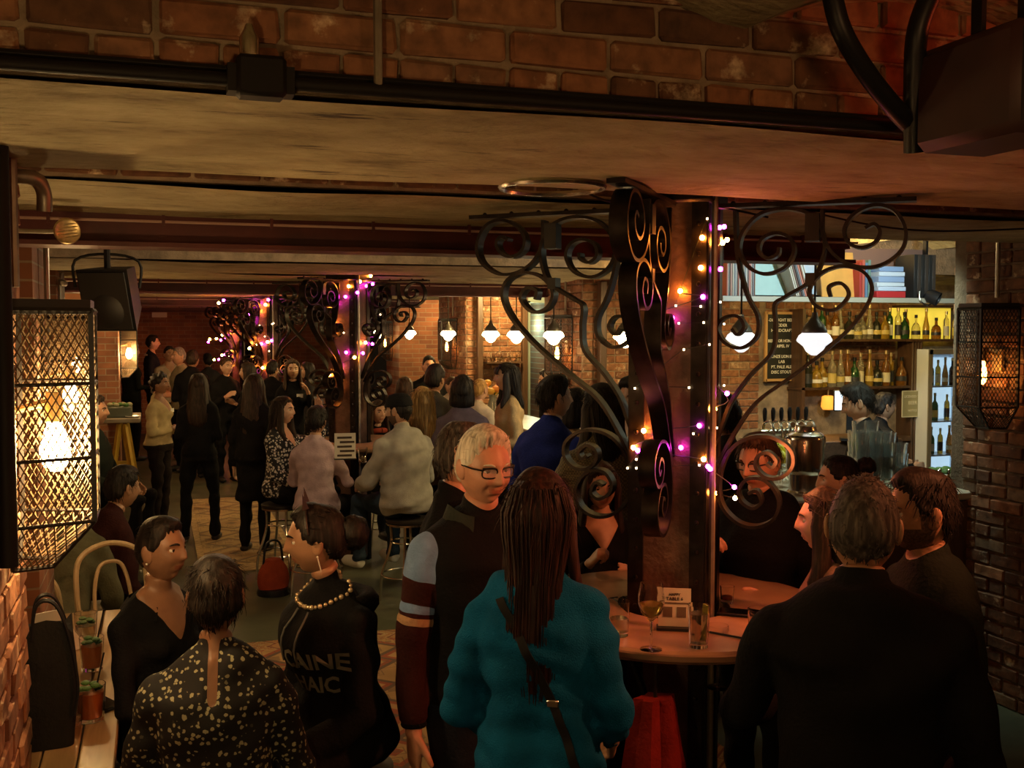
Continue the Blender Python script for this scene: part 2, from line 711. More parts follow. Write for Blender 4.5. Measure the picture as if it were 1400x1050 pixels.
def mat_hair(name, col, col2=None, rough=0.58):
    m, nt, N, L, B = nodes_of(name)
    tc = N.new('ShaderNodeTexCoord')
    mp = N.new('ShaderNodeMapping')
    mp.inputs['Scale'].default_value = (90, 90, 7)
    L.new(tc.outputs['Object'], mp.inputs[0])
    n1 = N.new('ShaderNodeTexNoise')
    n1.inputs['Scale'].default_value = 1.0
    n1.inputs['Detail'].default_value = 4
    L.new(mp.outputs[0], n1.inputs['Vector'])
    c2 = col2 or tuple(min(1, c * 2.2) for c in col)
    r = ramp(N, [(0.35, tuple(c * .6 for c in col)), (0.5, col), (0.7, c2)])
    L.new(n1.outputs['Fac'], r.inputs[0])
    L.new(r.outputs[0], B.inputs['Base Color'])
    B.inputs['Roughness'].default_value = rough
    B.inputs['Specular IOR Level'].default_value = 0.25
    bp = N.new('ShaderNodeBump')
    bp.inputs['Strength'].default_value = 0.6
    bp.inputs['Distance'].default_value = 0.006
    L.new(n1.outputs['Fac'], bp.inputs['Height'])
    L.new(bp.outputs[0], B.inputs['Normal'])
    return m


BRICK = mat_brick_piece()
BRICK_DARK = mat_brick_piece('brick_grimy_dimmed', .5)  # darkened copy: grime on the near beam, painted dimness on right wall and recess
BRICK_XZ = mat_brick_far('brickwork_xz', 'XZ')
BRICK_YZ = mat_brick_far('brickwork_yz', 'YZ')
PLASTER = mat_plaster()
FLOOR = mat_floor()
MORTAR = mat('lime_mortar', (0.27, 0.2, 0.13), 0.95, var=.35, scale=12, bump=.4, bscale=60)
IRON = mat('wrought_iron', (0.035, 0.028, 0.024), 0.38, 0.85, var=.4, scale=25)
COLSTEEL = mat('painted_column_steel', (0.13, 0.07, 0.045), 0.5, 0.3, var=.45, scale=10, bump=.25, bscale=50)
REDSTEEL = mat('oxide_red_steel', (0.085, 0.016, 0.013), 0.5, 0.1, var=.3, scale=6)
BLACK = mat('black_paint', (0.012, 0.011, 0.010), 0.5)
BLACKPL = mat('black_plastic', (0.010, 0.010, 0.011), 0.4, spec=.3)
CONDUIT = mat('grey_conduit', (0.33, 0.29, 0.23), 0.4, 0.7, var=.2, scale=20)
DARKPIPE = mat('dark_conduit', (0.012, 0.010, 0.009), 0.6, 0.0, spec=.2)
CHROME = mat('chrome', (0.72, 0.68, 0.6), 0.22, 1.0)
BRASS = mat('dull_brass', (0.55, 0.43, 0.22), 0.35, 0.8, var=.3, scale=60)
PINT = mat('washed_glass', (0.93, 0.98, 0.97), 0.03, trans=.95)
GLASS = mat('clear_glass', (0.97, 0.98, 0.97), 0.03, trans=1.0)
WOOD_DARK = mat_wood('dark_wood', (0.045, 0.022, 0.012), (0.10, 0.05, 0.025))
WOOD_DARKZ = mat_wood('dark_wood_upright', (0.05, 0.026, 0.014), (0.11, 0.055, 0.028), axis='Z')
WOOD_TABLE = mat_wood('oak_table', (0.22, 0.12, 0.05), (0.42, 0.27, 0.13), rough=.3)
WOOD_PALE = mat_wood('pale_bentwood', (0.38, 0.27, 0.14), (0.55, 0.42, 0.24), axis='Z')
STONE = mat('stone_top', (0.36, 0.21, 0.12), 0.28, var=.35, scale=5)
BARTOP = mat('bar_top', (0.42, 0.38, 0.3), 0.3, var=.25, scale=6)
PAPER = mat('printed_card', (0.72, 0.6, 0.44), 0.7)
INK = mat('dark_ink', (0.05, 0.03, 0.02), 0.7)
CHALK = mat('chalk_white', (0.85, 0.85, 0.82), 0.8)
SLATE = mat('slate_board', (0.012, 0.014, 0.014), 0.6)
BULB = mat('bulb_glow', (1, 0.8, 0.5), 0.3, emit=430.0, ecol=(1.0, 0.62, 0.25))
BULB_AMBER = mat('bulb_amber_glow', (1, 0.6, 0.2), 0.3, emit=45.0, ecol=(1.0, 0.34, 0.06))
OPAL = mat('opal_glass_lit', (1, 0.97, 0.9), 0.3, emit=26.0, ecol=(1.0, 0.7, 0.36))
OPAL_COOL = mat('opal_glass_dim', (0.95, 0.97, 1.0), 0.3, emit=0.95, ecol=(0.95, 0.97, 1.0))
FAIRY_O = mat('fairy_orange', (1, .5, .1), .3, emit=260.0, ecol=(1.0, 0.26, 0.03))
FAIRY_P = mat('fairy_purple', (.8, .1, 1), .3, emit=55.0, ecol=(0.85, 0.03, 0.7))
FAIRY_W = mat('fairy_white', (1, .9, .6), .3, emit=9.0, ecol=(1.0, 0.75, 0.4))
WIRE = mat('string_wire', (0.02, 0.03, 0.02), 0.5)
# ------------------------------------------------------------------ bricks
def brick_variants():
    out = []
    for k in range(6):
        rr = random.Random(k)
        mb = MB().bevbox((0, 0, 0), (0.213, 0.05, 0.064), 0.006)
        mb.v = [tuple(c + rr.uniform(-.0025, .0025) for c in p) for p in mb.v]
        out.append(mb.mesh('brick', BRICK, smooth=False))
    hal = []
    for k in range(3):
        rr = random.Random(50 + k)
        mb = MB().bevbox((0, 0, 0), (0.102, 0.05, 0.064), 0.006)
        mb.v = [tuple(c + rr.uniform(-.0025, .0025) for c in p) for p in mb.v]
        hal.append(mb.mesh('brick', BRICK, smooth=False))
    return out, hal


BRV, BRH = brick_variants()


def lay(parent, o, u, n, w, h, course=0.075, pitch=0.225, seed=0, skip=None, proud=0.012, dark=0.0):
    """running bond of single bricks on the plane through o spanned by u and Z, facing n"""
    rr = random.Random(seed)
    o = Vector(o); u = Vector(u).normalized(); n = Vector(n).normalized()
    ang = math.atan2(u.y, u.x)
    rows = int(h / course + 1e-6)
    cnt = 0
    for r in range(rows):
        x = 0.0
        first_half = (r % 2 == 1)
        header = rr.random() < .12
        while x < w - 0.03:
            half = (first_half and x == 0.0) or header
            wd = pitch / 2 if half else pitch
            if x + wd > w + 0.002:
                if w - x > pitch / 2 - 0.01:
                    half, wd = True, pitch / 2
                else:
                    break
            c = o + u * (x + wd / 2) + Vector((0, 0, (r + .5) * course)) + n * (proud - 0.025 + rr.uniform(-.004, .005))
            x += wd
            if skip and skip(c):
                continue
            b = bpy.data.objects.new('brick', rr.choice(BRH if half else BRV))
            COL.objects.link(b)
            b.location = c
            b.rotation_euler = (rr.uniform(-.012, .012), rr.uniform(-.01, .01), ang + rr.uniform(-.008, .008))
            b.parent = parent
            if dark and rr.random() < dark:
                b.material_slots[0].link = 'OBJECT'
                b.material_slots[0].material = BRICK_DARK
            cnt += 1
    return cnt


def slab(name, x0, x1, y0, y1, z0, z1, m, label=None):
    o = MB().box(((x0 + x1) / 2, (y0 + y1) / 2, (z0 + z1) / 2), (x1 - x0, y1 - y0, z1 - z0)).obj(name, m, smooth=False)
    return struct(o, label)


# ------------------------------------------------------------------ floor
slab('floor', -1.3, 9.2, -3.0, 22.2, -0.1, 0.0, FLOOR, 'worn dark grey green concrete floor of the cellar')

# ------------------------------------------------------------------ left wall with piers
XL = -1.0
slab('wall_left', XL - .3, XL, -3.0, 22.2, 0, 3.0, BRICK_YZ, 'old brick wall along the left side with lantern piers')
PIERS_L = [(0.9, 3.2, -0.36), (4.75, 5.4, -0.47), (9.2, 9.9, -0.74), (13.6, 14.3, -0.42)]
for i, (y0, y1, xf) in enumerate(PIERS_L):
    p = slab('wall_left_pier', XL - .02, xf, y0, y1, 0, 2.75, MORTAR if i == 0 else BRICK_YZ, 'brick pier standing out of the left wall')
    if i == 0:
        lay(p, (xf, 2.30, 0.30), (0, 1, 0), (1, 0, 0), .9, 2.3, seed=3)
        lay(p, (XL, 3.2, 0.3), (1, 0, 0), (0, 1, 0), .6, 2.3, seed=4)
    if i >= 1:
        p.data.materials.append(BRICK_XZ)
        for pl in p.data.polygons:
            if abs(pl.normal.y) > .5:
                pl.material_index = 1

# ------------------------------------------------------------------ far wall, near back wall, right wall
slab('wall_far', -1.3, 4.2, 21.9, 22.2, 0, 3.0, BRICK_XZ, 'dark brick wall at the far end of the cellar')
slab('wall_back', -1.3, 9.2, -3.2, -3.0, 0, 3.2, BRICK_XZ)
XR = 4.35
wr = slab('wall_right', XR, XR + .55, -3.0, 4.97, 0, 3.0, mat('mortar_dimmed', (0.12, 0.085, 0.055), 0.95, var=.35, scale=12, bump=.4, bscale=60), 'dark brick wall on the right ending at the bar opening')  # mortar and bricks darkened, the wall's dim light is put into their colour
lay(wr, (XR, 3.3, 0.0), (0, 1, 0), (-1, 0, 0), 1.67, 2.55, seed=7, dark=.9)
lay(wr, (XR, 4.97, 1.0), (1, 0, 0), (0, 1, 0), 0.5, 1.6, seed=8)
slab('wall_bar_side', 8.9, 9.2, -3.0, 22.2, 0, 3.0, BRICK_YZ)
XW = 3.82
w1 = slab('wall_bar_back', XW, 8.9, 9.28, 10.3, 0, 2.95, MORTAR, 'lit brick cross wall behind the bar')
lay(w1, (XW + .0, 9.28, 1.05), (1, 0, 0), (0, -1, 0), 1.95, 1.5, seed=9)
lay(w1, (5.8, 9.28, 1.5), (1, 0, 0), (0, -1, 0), 1.6, 0.95, seed=10)
lay(w1, (XW, 9.28, 0.9), (0, 1, 0), (-1, 0, 0), 1.0, 1.7, seed=21)
w2 = slab('wall_bar_back', XW, 4.62, 13.2, 14.6, 0, 2.95, MORTAR, 'lit brick cross wall left of the kitchen doorway')
lay(w2, (XW, 13.2, 1.0), (1, 0, 0), (0, -1, 0), 0.8, 1.6, seed=12)
lay(w2, (XW, 13.2, 1.0), (0, 1, 0), (-1, 0, 0), 1.35, 1.6, seed=13)
slab('wall_bar_back', 5.12, 8.9, 13.2, 14.6, 0, 2.95, BRICK_XZ)
slab('wall_bar_back', 4.62, 5.12, 13.2, 14.6, 2.42, 2.95, BRICK_XZ)
w3 = slab('wall_bar_back', XW, 8.9, 17.2, 18.2, 0, 2.95, BRICK_XZ, 'farthest brick cross wall of the bar side')
# kitchen behind the doorway: boarded teal wall
kt = mat('teal_boards', (0.22, 0.36, 0.33), 0.6, var=.2, scale=6)
kw = slab('wall_kitchen', 4.4, 8.9, 15.6, 15.7, 0, 2.6, kt, 'boarded grey teal wall seen through the kitchen doorway')
for k in range(14):
    MB().box((4.45 + k * .07, 15.58, 1.3), (0.055, 0.02, 2.5)).obj('board', kt, kw, smooth=False)
# door frame
df = MB().box((4.64, 13.17, 1.21), (.06, .1, 2.42)).box((5.10, 13.17, 1.21), (.06, .1, 2.42)).box((4.87, 13.17, 2.43), (.52, .1, .07)).obj('door_1', mat('door_frame_paint', (.2, .25, .22), .5), smooth=False)
struct(df, 'pale painted frame of the kitchen doorway')

# ------------------------------------------------------------------ ceiling of the vaulted bays
def vault_ceiling(name, y0, y1, z, rise, x0=-1.0, x1=9.2, pitch=1.05):
    n = int((x1 - x0) / pitch * 12)
    mb = MB()
    vs, fs = [], []
    for i in range(n + 1):
        x = x0 + (x1 - x0) * i / n
        zz = z + rise * abs(math.sin(math.pi * (x - 0.25) / pitch)) ** 0.7
        for y in (y0, y1):
            vs.append((x, y, zz))
        for y in (y0, y1):
            vs.append((x, y, z + rise + .1))
    for i in range(n):
        a = i * 4
        fs.append((a, a + 1, a + 5, a + 4))
        fs.append((a + 2, a + 6, a + 7, a + 3))
    mb.add(vs, fs)
    return struct(mb.obj(name, PLASTER, smooth=True), 'shallow brick and plaster jack arch ceiling')


ZS = 2.52
vault_ceiling('ceiling', -3.0, 2.12, 2.68, 0.12, pitch=.95)
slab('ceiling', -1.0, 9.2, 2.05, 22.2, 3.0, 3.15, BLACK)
# trough slab between the beams of each bay
def plaster_beam(y0, y1, z, label, seed, bricks=True, zt=3.0, dark=.45):
    """brick beam with a sagging plastered soffit; bricks on the near face"""
    nx, ny = 90, 8
    x0, x1 = -1.0, 9.0
    vs, fs = [], []
    for i in range(nx + 1):
        for j in range(ny + 1):
            x = x0 + (x1 - x0) * i / nx
            t = j / ny
            y = y0 + (y1 - y0) * t
            dz = 0.018 * math.sin(math.pi * t) + 0.012 * noise.noise(Vector((x * 1.3, y * 2 + seed, 0)))
            dy = 0.02 * noise.noise(Vector((x * 1.1 + 9, seed, j * .2))) if j in (ny,) else 0
            if j == ny:
                dz += 0.02
            vs.append((x, y + dy, z - dz))
    for i in range(nx):
        for j in range(ny):
            a = i * (ny + 1) + j
            fs.append((a, a + 1, a + ny + 2, a + ny + 1))
    mb = MB().add(vs, fs, 0)
    mb.box(((x0 + x1) / 2, y0 + .03, (z + .015 + zt) / 2), (x1 - x0, .06, zt - z - .015), 1)
    mb.box(((x0 + x1) / 2, y1 - .02, (z + .03 + zt) / 2), (x1 - x0, .04, zt - z - .03), 1)
    o = struct(mb.obj('ceiling_beam', [PLASTER, MORTAR], smooth=True), label)
    if bricks:
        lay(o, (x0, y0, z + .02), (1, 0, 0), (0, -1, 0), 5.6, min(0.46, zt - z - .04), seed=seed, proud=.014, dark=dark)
    return o


PERIOD = 5.7
for k in range(4):
    off = PERIOD * k
    if 2.08 + off > 21:
        break
    lab = ['wide brick ceiling beam with cracked plaster soffit above the bar table', 'second brick ceiling beam with plaster soffit', 'third brick ceiling beam with plaster soffit', 'farthest brick ceiling beam'][k]
    plaster_beam(2.08 + off, (3.0 if k == 0 else 3.15) + off, ZS - (.03 if k == 0 else 0), lab, 31 + k, bricks=(k == 0))
    if 3.67 + off < 21.5:
        plaster_beam(3.67 + off, 4.46 + off, ZS, 'narrow plastered beam in front of the red girder', 41 + k, bricks=(k == 0), dark=1.0)  # bricks all darkened, shade of the recess put into their colour
        gx1 = 3.3 if k == 0 else 3.86
        # red girder: web, flange, cable clips
        g = struct(MB().box(((gx1 - 1) / 2, 4.56 + off, 2.52), (gx1 + 1, .02, .26)).box(((gx1 - 1) / 2, 4.56 + off, 2.385), (gx1 + 1, .2, .018)).box(((gx1 - 1) / 2, 4.56 + off, 2.655), (gx1 + 1, .2, .018)).box((gx1 - .04, 4.56 + off, 2.7), (.08, .1, .5)).obj('ceiling_girder', REDSTEEL, smooth=False), 'dark red riveted steel girder under the ceiling')
        MB().tube([(-.9, 4.45 + off, 2.475), (gx1, 4.45 + off, 2.475)], .006, 6).obj('girder_cable', mat('pale_cable', (.45, .3, .25), .4), g)
        for q in range(10):
            MB().box((-.8 + q * .42, 4.448 + off, 2.485), (.012, .016, .05)).obj('cable_clip', REDSTEEL, g, smooth=False)
for k in range(4):
    off = PERIOD * k
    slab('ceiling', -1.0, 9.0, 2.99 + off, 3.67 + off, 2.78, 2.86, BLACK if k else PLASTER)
    if k < 3:
        vault_ceiling('ceiling', 4.6 + off, 7.8 + off, 2.74, .16)

# ------------------------------------------------------------------ steel columns with scroll brackets
CROT = math.radians(40)
def spiral_pts(px):
    """pixel polyline on the plane of the near column -> (u, z) with u = distance from the column axis"""
    out = []
    e = np.array([-math.cos(CROT), math.sin(CROT), 0])
    nn = np.array([math.sin(CROT), math.cos(CROT), 0])
    c = np.array([1.72, 3.32, 0])
    for x, y in px:
        d = FH * CP + np.array([0, 0, -SP]) + RH * ((x - 700) / FPX) + (FH * SP + np.array([0, 0, CP])) * ((525 - y) / FPX)
        k = (nn @ c) / (nn @ d)
        p = d * k
        out.append((float((p - c) @ e), H + p[2]))
    return out


def crop6(pts):
    return [(640 + x / 2.917, 270 + y / 2.917) for x, y in pts]


def crop4(pts):
    return [(640 + x / 4.375, 480 + y / 4.375) for x, y in pts]


S1 = crop6([(306, 92), (302, 190), (262, 262), (195, 303), (120, 303), (58, 255), (45, 185), (80, 115), (140, 92), (200, 115), (233, 165), (222, 215), (180, 238), (138, 222), (122, 185), (140, 158), (168, 170)])
S2 = crop6([(690, 1010), (650, 910), (610, 800), (545, 700), (470, 612), (458, 520), (462, 435), (425, 405), (335, 345), (300, 260), (302, 180), (345, 110), (425, 80), (515, 92), (575, 150), (592, 220), (562, 285), (500, 318), (430, 298), (398, 240), (415, 188), (462, 168), (510, 188), (520, 232), (490, 260), (455, 248), (450, 222)])
S3 = crop6([(655, 1040), (600, 925), (520, 800), (400, 700), (270, 585), (180, 480), (145, 395), (165, 330), (232, 300), (305, 322), (345, 380), (322, 440), (262, 456), (217, 405), (240, 362), (280, 372), (275, 408)])
S4 = crop6([(608, 75), (598, 240), (562, 390), (520, 480), (525, 555), (580, 597), (640, 575), (668, 522), (642, 482), (592, 476), (568, 515), (592, 546), (612, 522)])
S5 = crop4([(722, 620), (692, 640), (670, 602), (715, 560), (770, 588), (775, 650), (720, 700), (640, 690), (585, 620), (600, 532), (700, 472), (830, 490), (930, 580), (978, 740), (962, 880), (880, 968), (780, 986), (690, 940), (653, 860), (665, 785), (730, 715), (820, 718), (868, 790), (850, 850), (790, 880), (745, 840), (770, 782), (815, 800)])
TOPBAR = [(645, 298), (700, 295), (790, 291), (872, 287)]
UZ = [[Vector((u, z, 0)) for u, z in spiral_pts(s)] for s in (S1, S2, S3, S4, S5)]
UZ = [catmull(s, 5) for s in UZ]
UZT = [Vector((u, z, 0)) for u, z in spiral_pts(TOPBAR)]
NB_ = ['scroll_bar', 'scroll_bar', 'scroll_bar', 'scroll_bar', 'scroll_bar']


def bracket_meshes():
    ms = []
    wd = Vector((0, 1, 0))
    for s in UZ:
        mb = MB().bar([(p.x, 0, p.y) for p in s], wd, 0.055, 0.011)
        ms.append(mb.mesh('scroll_bar', IRON, smooth=True))
    mb = MB().bar([(p.x, 0, p.y) for p in UZT], wd, 0.055, 0.014)
    for q in range(6):
        tq = (q + .5) / 6
        u = UZT[0].x + (UZT[-1].x - UZT[0].x) * tq
        mb.sphere((u, 0, UZT[0].y + (UZT[-1].y - UZT[0].y) * tq + .007), .010, 8, 6)
    ms.append(mb.mesh('top_bar', IRON, smooth=True))
    mb = MB().box((0.455, 0, 2.385), (.045, .062, .09))
    mb.box((0.45, 0, 2.215), (.03, .06, .04))
    ms.append(mb.mesh('clamp', BLACK, smooth=False))
    return ms


BRM = bracket_meshes()


def column(x, y, label, rear=True, arms=(0, 90, 180, 270)):
    t = thing('steel_column', label, 'column', (x, y, 0), -CROT + math.pi, group='steel columns with scroll brackets')
    mb = MB()
    # riveted box column made of flat plates with angle iron corners
    mb.bevbox((0, 0, 1.3), (0.25, 0.25, 2.6), .03)
    mb.obj('shaft', COLSTEEL, t)
    mb = MB()
    for sx in (-1, 1):
        for sy in (-1, 1):
            mb.box((sx * .128, sy * .105, 1.3), (.014, .05, 2.6))
            mb.box((sx * .105, sy * .128, 1.3), (.05, .014, 2.6))
    mb.obj('corner_angle', IRON, t, smooth=False)
    mb = MB()
    for k in range(24):
        for sy in (-1, 1):
            for sx in (-1, 1):
                mb.sphere((sx * .105, sy * .136, .2 + k * .1), .009, 6, 4)
    r = mb.obj('rivets', IRON, t)
    r['kind'] = 'stuff'
    MB().bevbox((0, 0, 2.56), (.36, .36, .05), .01).bevbox((0, 0, 2.5), (.3, .3, .06), .01).obj('capital', IRON, t)
    MB().tube([(-.148, .09, .1), (-.148, .09, 2.55)], .011, 8).obj('conduit', CONDUIT, t)
    for a in arms:
        # bracket local +x = away from the column
        br = bpy.data.objects.new('bracket', BRM[1])
        COL.objects.link(br)
        br.parent = t
        br.rotation_euler = (0, 0, math.radians(a))
        for i, m in enumerate(BRM):
            if i == 1:
                continue
            c = bpy.data.objects.new(m.name.split('.')[0], m)
            COL.objects.link(c)
            c.parent = br
    return t


COLS = [(1.72, 3.32), (1.62, 9.3), (1.5, 15.2), (1.45, 19.6)]
column(*COLS[0], 'dark steel column through the round stone bar table, iron scroll brackets and fairy lights')
column(*COLS[1], 'dark steel column behind the seated people in grey and lilac, iron scrolls and fairy lights')
column(*COLS[2], 'thin looking far steel column with iron scrolls wound with orange and purple lights')
column(*COLS[3], 'farthest steel column with iron scrolls')

# ------------------------------------------------------------------ conduits on the near beam
def pipe(name, pts, r, m, label, cat='pipe', n=8, smoothn=0, group=None):
    if smoothn:
        pts = catmull(pts, smoothn)
    return tag(MB().tube(pts, r, n).obj(name, m), label, cat, group)


b = thing('beam_conduit', 'black conduit running along the foot of the near brick beam', 'pipe', (0, 2.035, 2.508))
MB().tube([(-.9, 0, 0), (4.35, 0, 0)], .0125, 10).obj('pipe', DARKPIPE, b)
MB().tube([(-.9, .02, .022), (4.35, .02, .022)], .008, 8).obj('pipe', DARKPIPE, b)
jb = PY(357, 108, 2.02)
MB().bevbox((jb.x, -.005, 0.005), (.09, .06, .075), .008).box((jb.x - .05, 0, 0), (.02, .05, .05)).box((jb.x + .05, 0, 0), (.02, .05, .05)).obj('junction_box', DARKPIPE, b)
MB().lathe([(.018, 0), (.018, .035), (.01, .05), (.006, .06)], 10, (jb.x - .02, -.01, .04)).obj('spout', CHROME, b)
vp = PY(518, 135, 2.03)
pipe('thin_conduit', [(vp.x, 2.035, 2.50), (vp.x, 2.035, 2.6), (vp.x, 2.04, 2.98)], .009, CONDUIT, 'thin upright conduit crossing the near brick beam', 'pipe')
p0, p1, p2, p3, p4 = PY(1135, -20, 1.9), PY(1150, 40, 1.9), PY(1185, 100, 1.92), PY(1225, 150, 1.95), PY(1250, 175, 2.0)
pipe('thick_hose', [p0, p1, p2, p3, p4], .022, BLACKPL, 'thick black hose sweeping down across the near brick beam', 'hose', 10, 6)
q0, q1, q2, q3 = PY(1278, -20, 1.9), PY(1255, 40, 1.92), PY(1250, 110, 1.95), PY(1250, 208, 1.98)
pipe('drain_pipe', [q0, q1, q2, q3], .024, BLACKPL, 'black upright pipe ending below the near brick beam', 'pipe', 10, 6)
bx = thing('heater_box', 'big dark red box hung at the ceiling next to the black hoses', 'box', tuple(PY(1352, 118, 1.80)))
MB().bevbox((0.03, 0, -.01), (.20, .3, .22), .02).obj('housing', mat('dull_red_housing', (.03, .009, .007), .6, var=.3), bx)
MB().box((.03, -.15, -.01), (.17, .01, .18)).obj('grille', BLACK, bx, smooth=False)
for hx_ in (-.03, .09):
    MB().box((hx_, 0, .17), (.012, .03, .2)).obj('hanger', DARKPIPE, bx, smooth=False)
# ring of flat iron under the beam
rg = PY(747, 257, 3.05)
mbr = MB()
rp = [(rg.x + .155 * math.cos(a), 3.0 + .155 * math.sin(a), 2.475) for a in [2 * math.pi * i / 40 for i in range(41)]]
mbr.tube(rp, .009, 6)
mbr.tube([(rg.x, 3.155, 2.475), (rg.x, 3.155, 2.53)], .006, 6)
tag(mbr.obj('iron_ring', CHROME), 'thin metal hoop hanging under the near beam', 'hoop')
cw = catmull([PY(800, 262, 3.2), PY(835, 275, 3.2), PY(880, 262, 3.2), PY(985, 283, 3.2), PY(1050, 297, 3.2)], 5)
pipe('loose_cable', cw, .004, DARKPIPE, 'loose black cable strung along the column head', 'cable')
cw = catmull([PY(1100, 288, 3.3), PY(1200, 309, 3.3), PY(1290, 316, 3.3), PY(1420, 312, 3.3)], 5)
pipe('loose_cable', cw, .0035, DARKPIPE, 'loose thin cable sagging below the lit plaster towards the right wall', 'cable')
# ------------------------------------------------------------------ people
def sstep(a, b, x):
    t = np.clip((x - a) / (b - a), 0, 1)
    return t * t * (3 - 2 * t)


class NM:
    """numpy mesh pieces joined into one surface with material slots"""
    def __init__(self):
        self.V = []; self.Q = []; self.T = []; self.QM = []; self.TM = []; self.n = 0

    def add(self, v, q=None, qm=0, t=None, tm=0):
        v = np.asarray(v, float)
        if q is not None and len(q):
            q = np.asarray(q, int)
            self.Q.append(q + self.n)
            self.QM.append(np.full(len(q), qm) if np.isscalar(qm) else np.asarray(qm))
        if t is not None and len(t):
            t = np.asarray(t, int)
            self.T.append(t + self.n)
            self.TM.append(np.full(len(t), tm) if np.isscalar(tm) else np.asarray(tm))
        self.V.append(v)
        self.n += len(v)

    def mesh(self, name, mats):
        V = np.concatenate(self.V)
        me = bpy.data.meshes.new(name)
        q = np.concatenate(self.Q) if self.Q else np.zeros((0, 4), int)
        t = np.concatenate(self.T) if self.T else np.zeros((0, 3), int)
        qm = np.concatenate(self.QM) if self.QM else np.zeros(0, int)
        tm = np.concatenate(self.TM) if self.TM else np.zeros(0, int)
        me.vertices.add(len(V))
        me.vertices.foreach_set('co', V.astype(np.float32).ravel())
        nl = q.size + t.size
        me.loops.add(nl)
        me.loops.foreach_set('vertex_index', np.concatenate([q.ravel(), t.ravel()]).astype(np.int32))
        me.polygons.add(len(q) + len(t))
        st = np.concatenate([np.arange(len(q)) * 4, q.size + np.arange(len(t)) * 3]).astype(np.int32)
        me.polygons.foreach_set('loop_start', st)
        me.update(calc_edges=True)
        me.validate()
        for m in mats:
            me.materials.append(m)
        me.polygons.foreach_set('material_index', np.concatenate([qm, tm]).astype(np.int32))
        me.polygons.foreach_set('use_smooth', np.ones(len(q) + len(t), bool))
        me.update()
        return me


def grid_faces(nu, nv):
    """(nv+1) rings of nu verts, wrapped"""
    i = np.arange(nv)[:, None]
    j = np.arange(nu)[None, :]
    k = (j + 1) % nu
    return np.stack([i * nu + j, i * nu + k, (i + 1) * nu + k, (i + 1) * nu + j], -1).reshape(-1, 4)


def rot_x(a):
    c, s = math.cos(a), math.sin(a)
    return np.array([[1, 0, 0], [0, c, -s], [0, s, c]])


def rot_y(a):
    c, s = math.cos(a), math.sin(a)
    return np.array([[c, 0, s], [0, 1, 0], [-s, 0, c]])


def rot_z(a):
    c, s = math.cos(a), math.sin(a)
    return np.array([[c, -s, 0], [s, c, 0], [0, 0, 1]])


def head_base(th, ph, f):
    rx, ry, rz = (.0715, .0935, .113) if f else (.0765, .0975, .119)
    x = np.sin(th) * np.cos(ph)
    y = np.cos(th) * np.cos(ph)
    z = np.sin(ph)
    t = np.clip(-z, 0, 1)
    px = x * rx * (1 - (.34 if f else .24) * t ** 1.6)
    py = y * ry
    py = np.where(y > 0, py * (1 - .10 * t ** 2), py * (1 - .42 * t ** 1.2))
    # skull fuller behind, flat sides
    py = np.where((y < 0) & (z > -.2), py * 1.06, py)
    pz = z * rz
    # fuller jaw corner
    px = px * (1 + .06 * np.exp(-((z + .45) / .25) ** 2))
    return px, py, pz


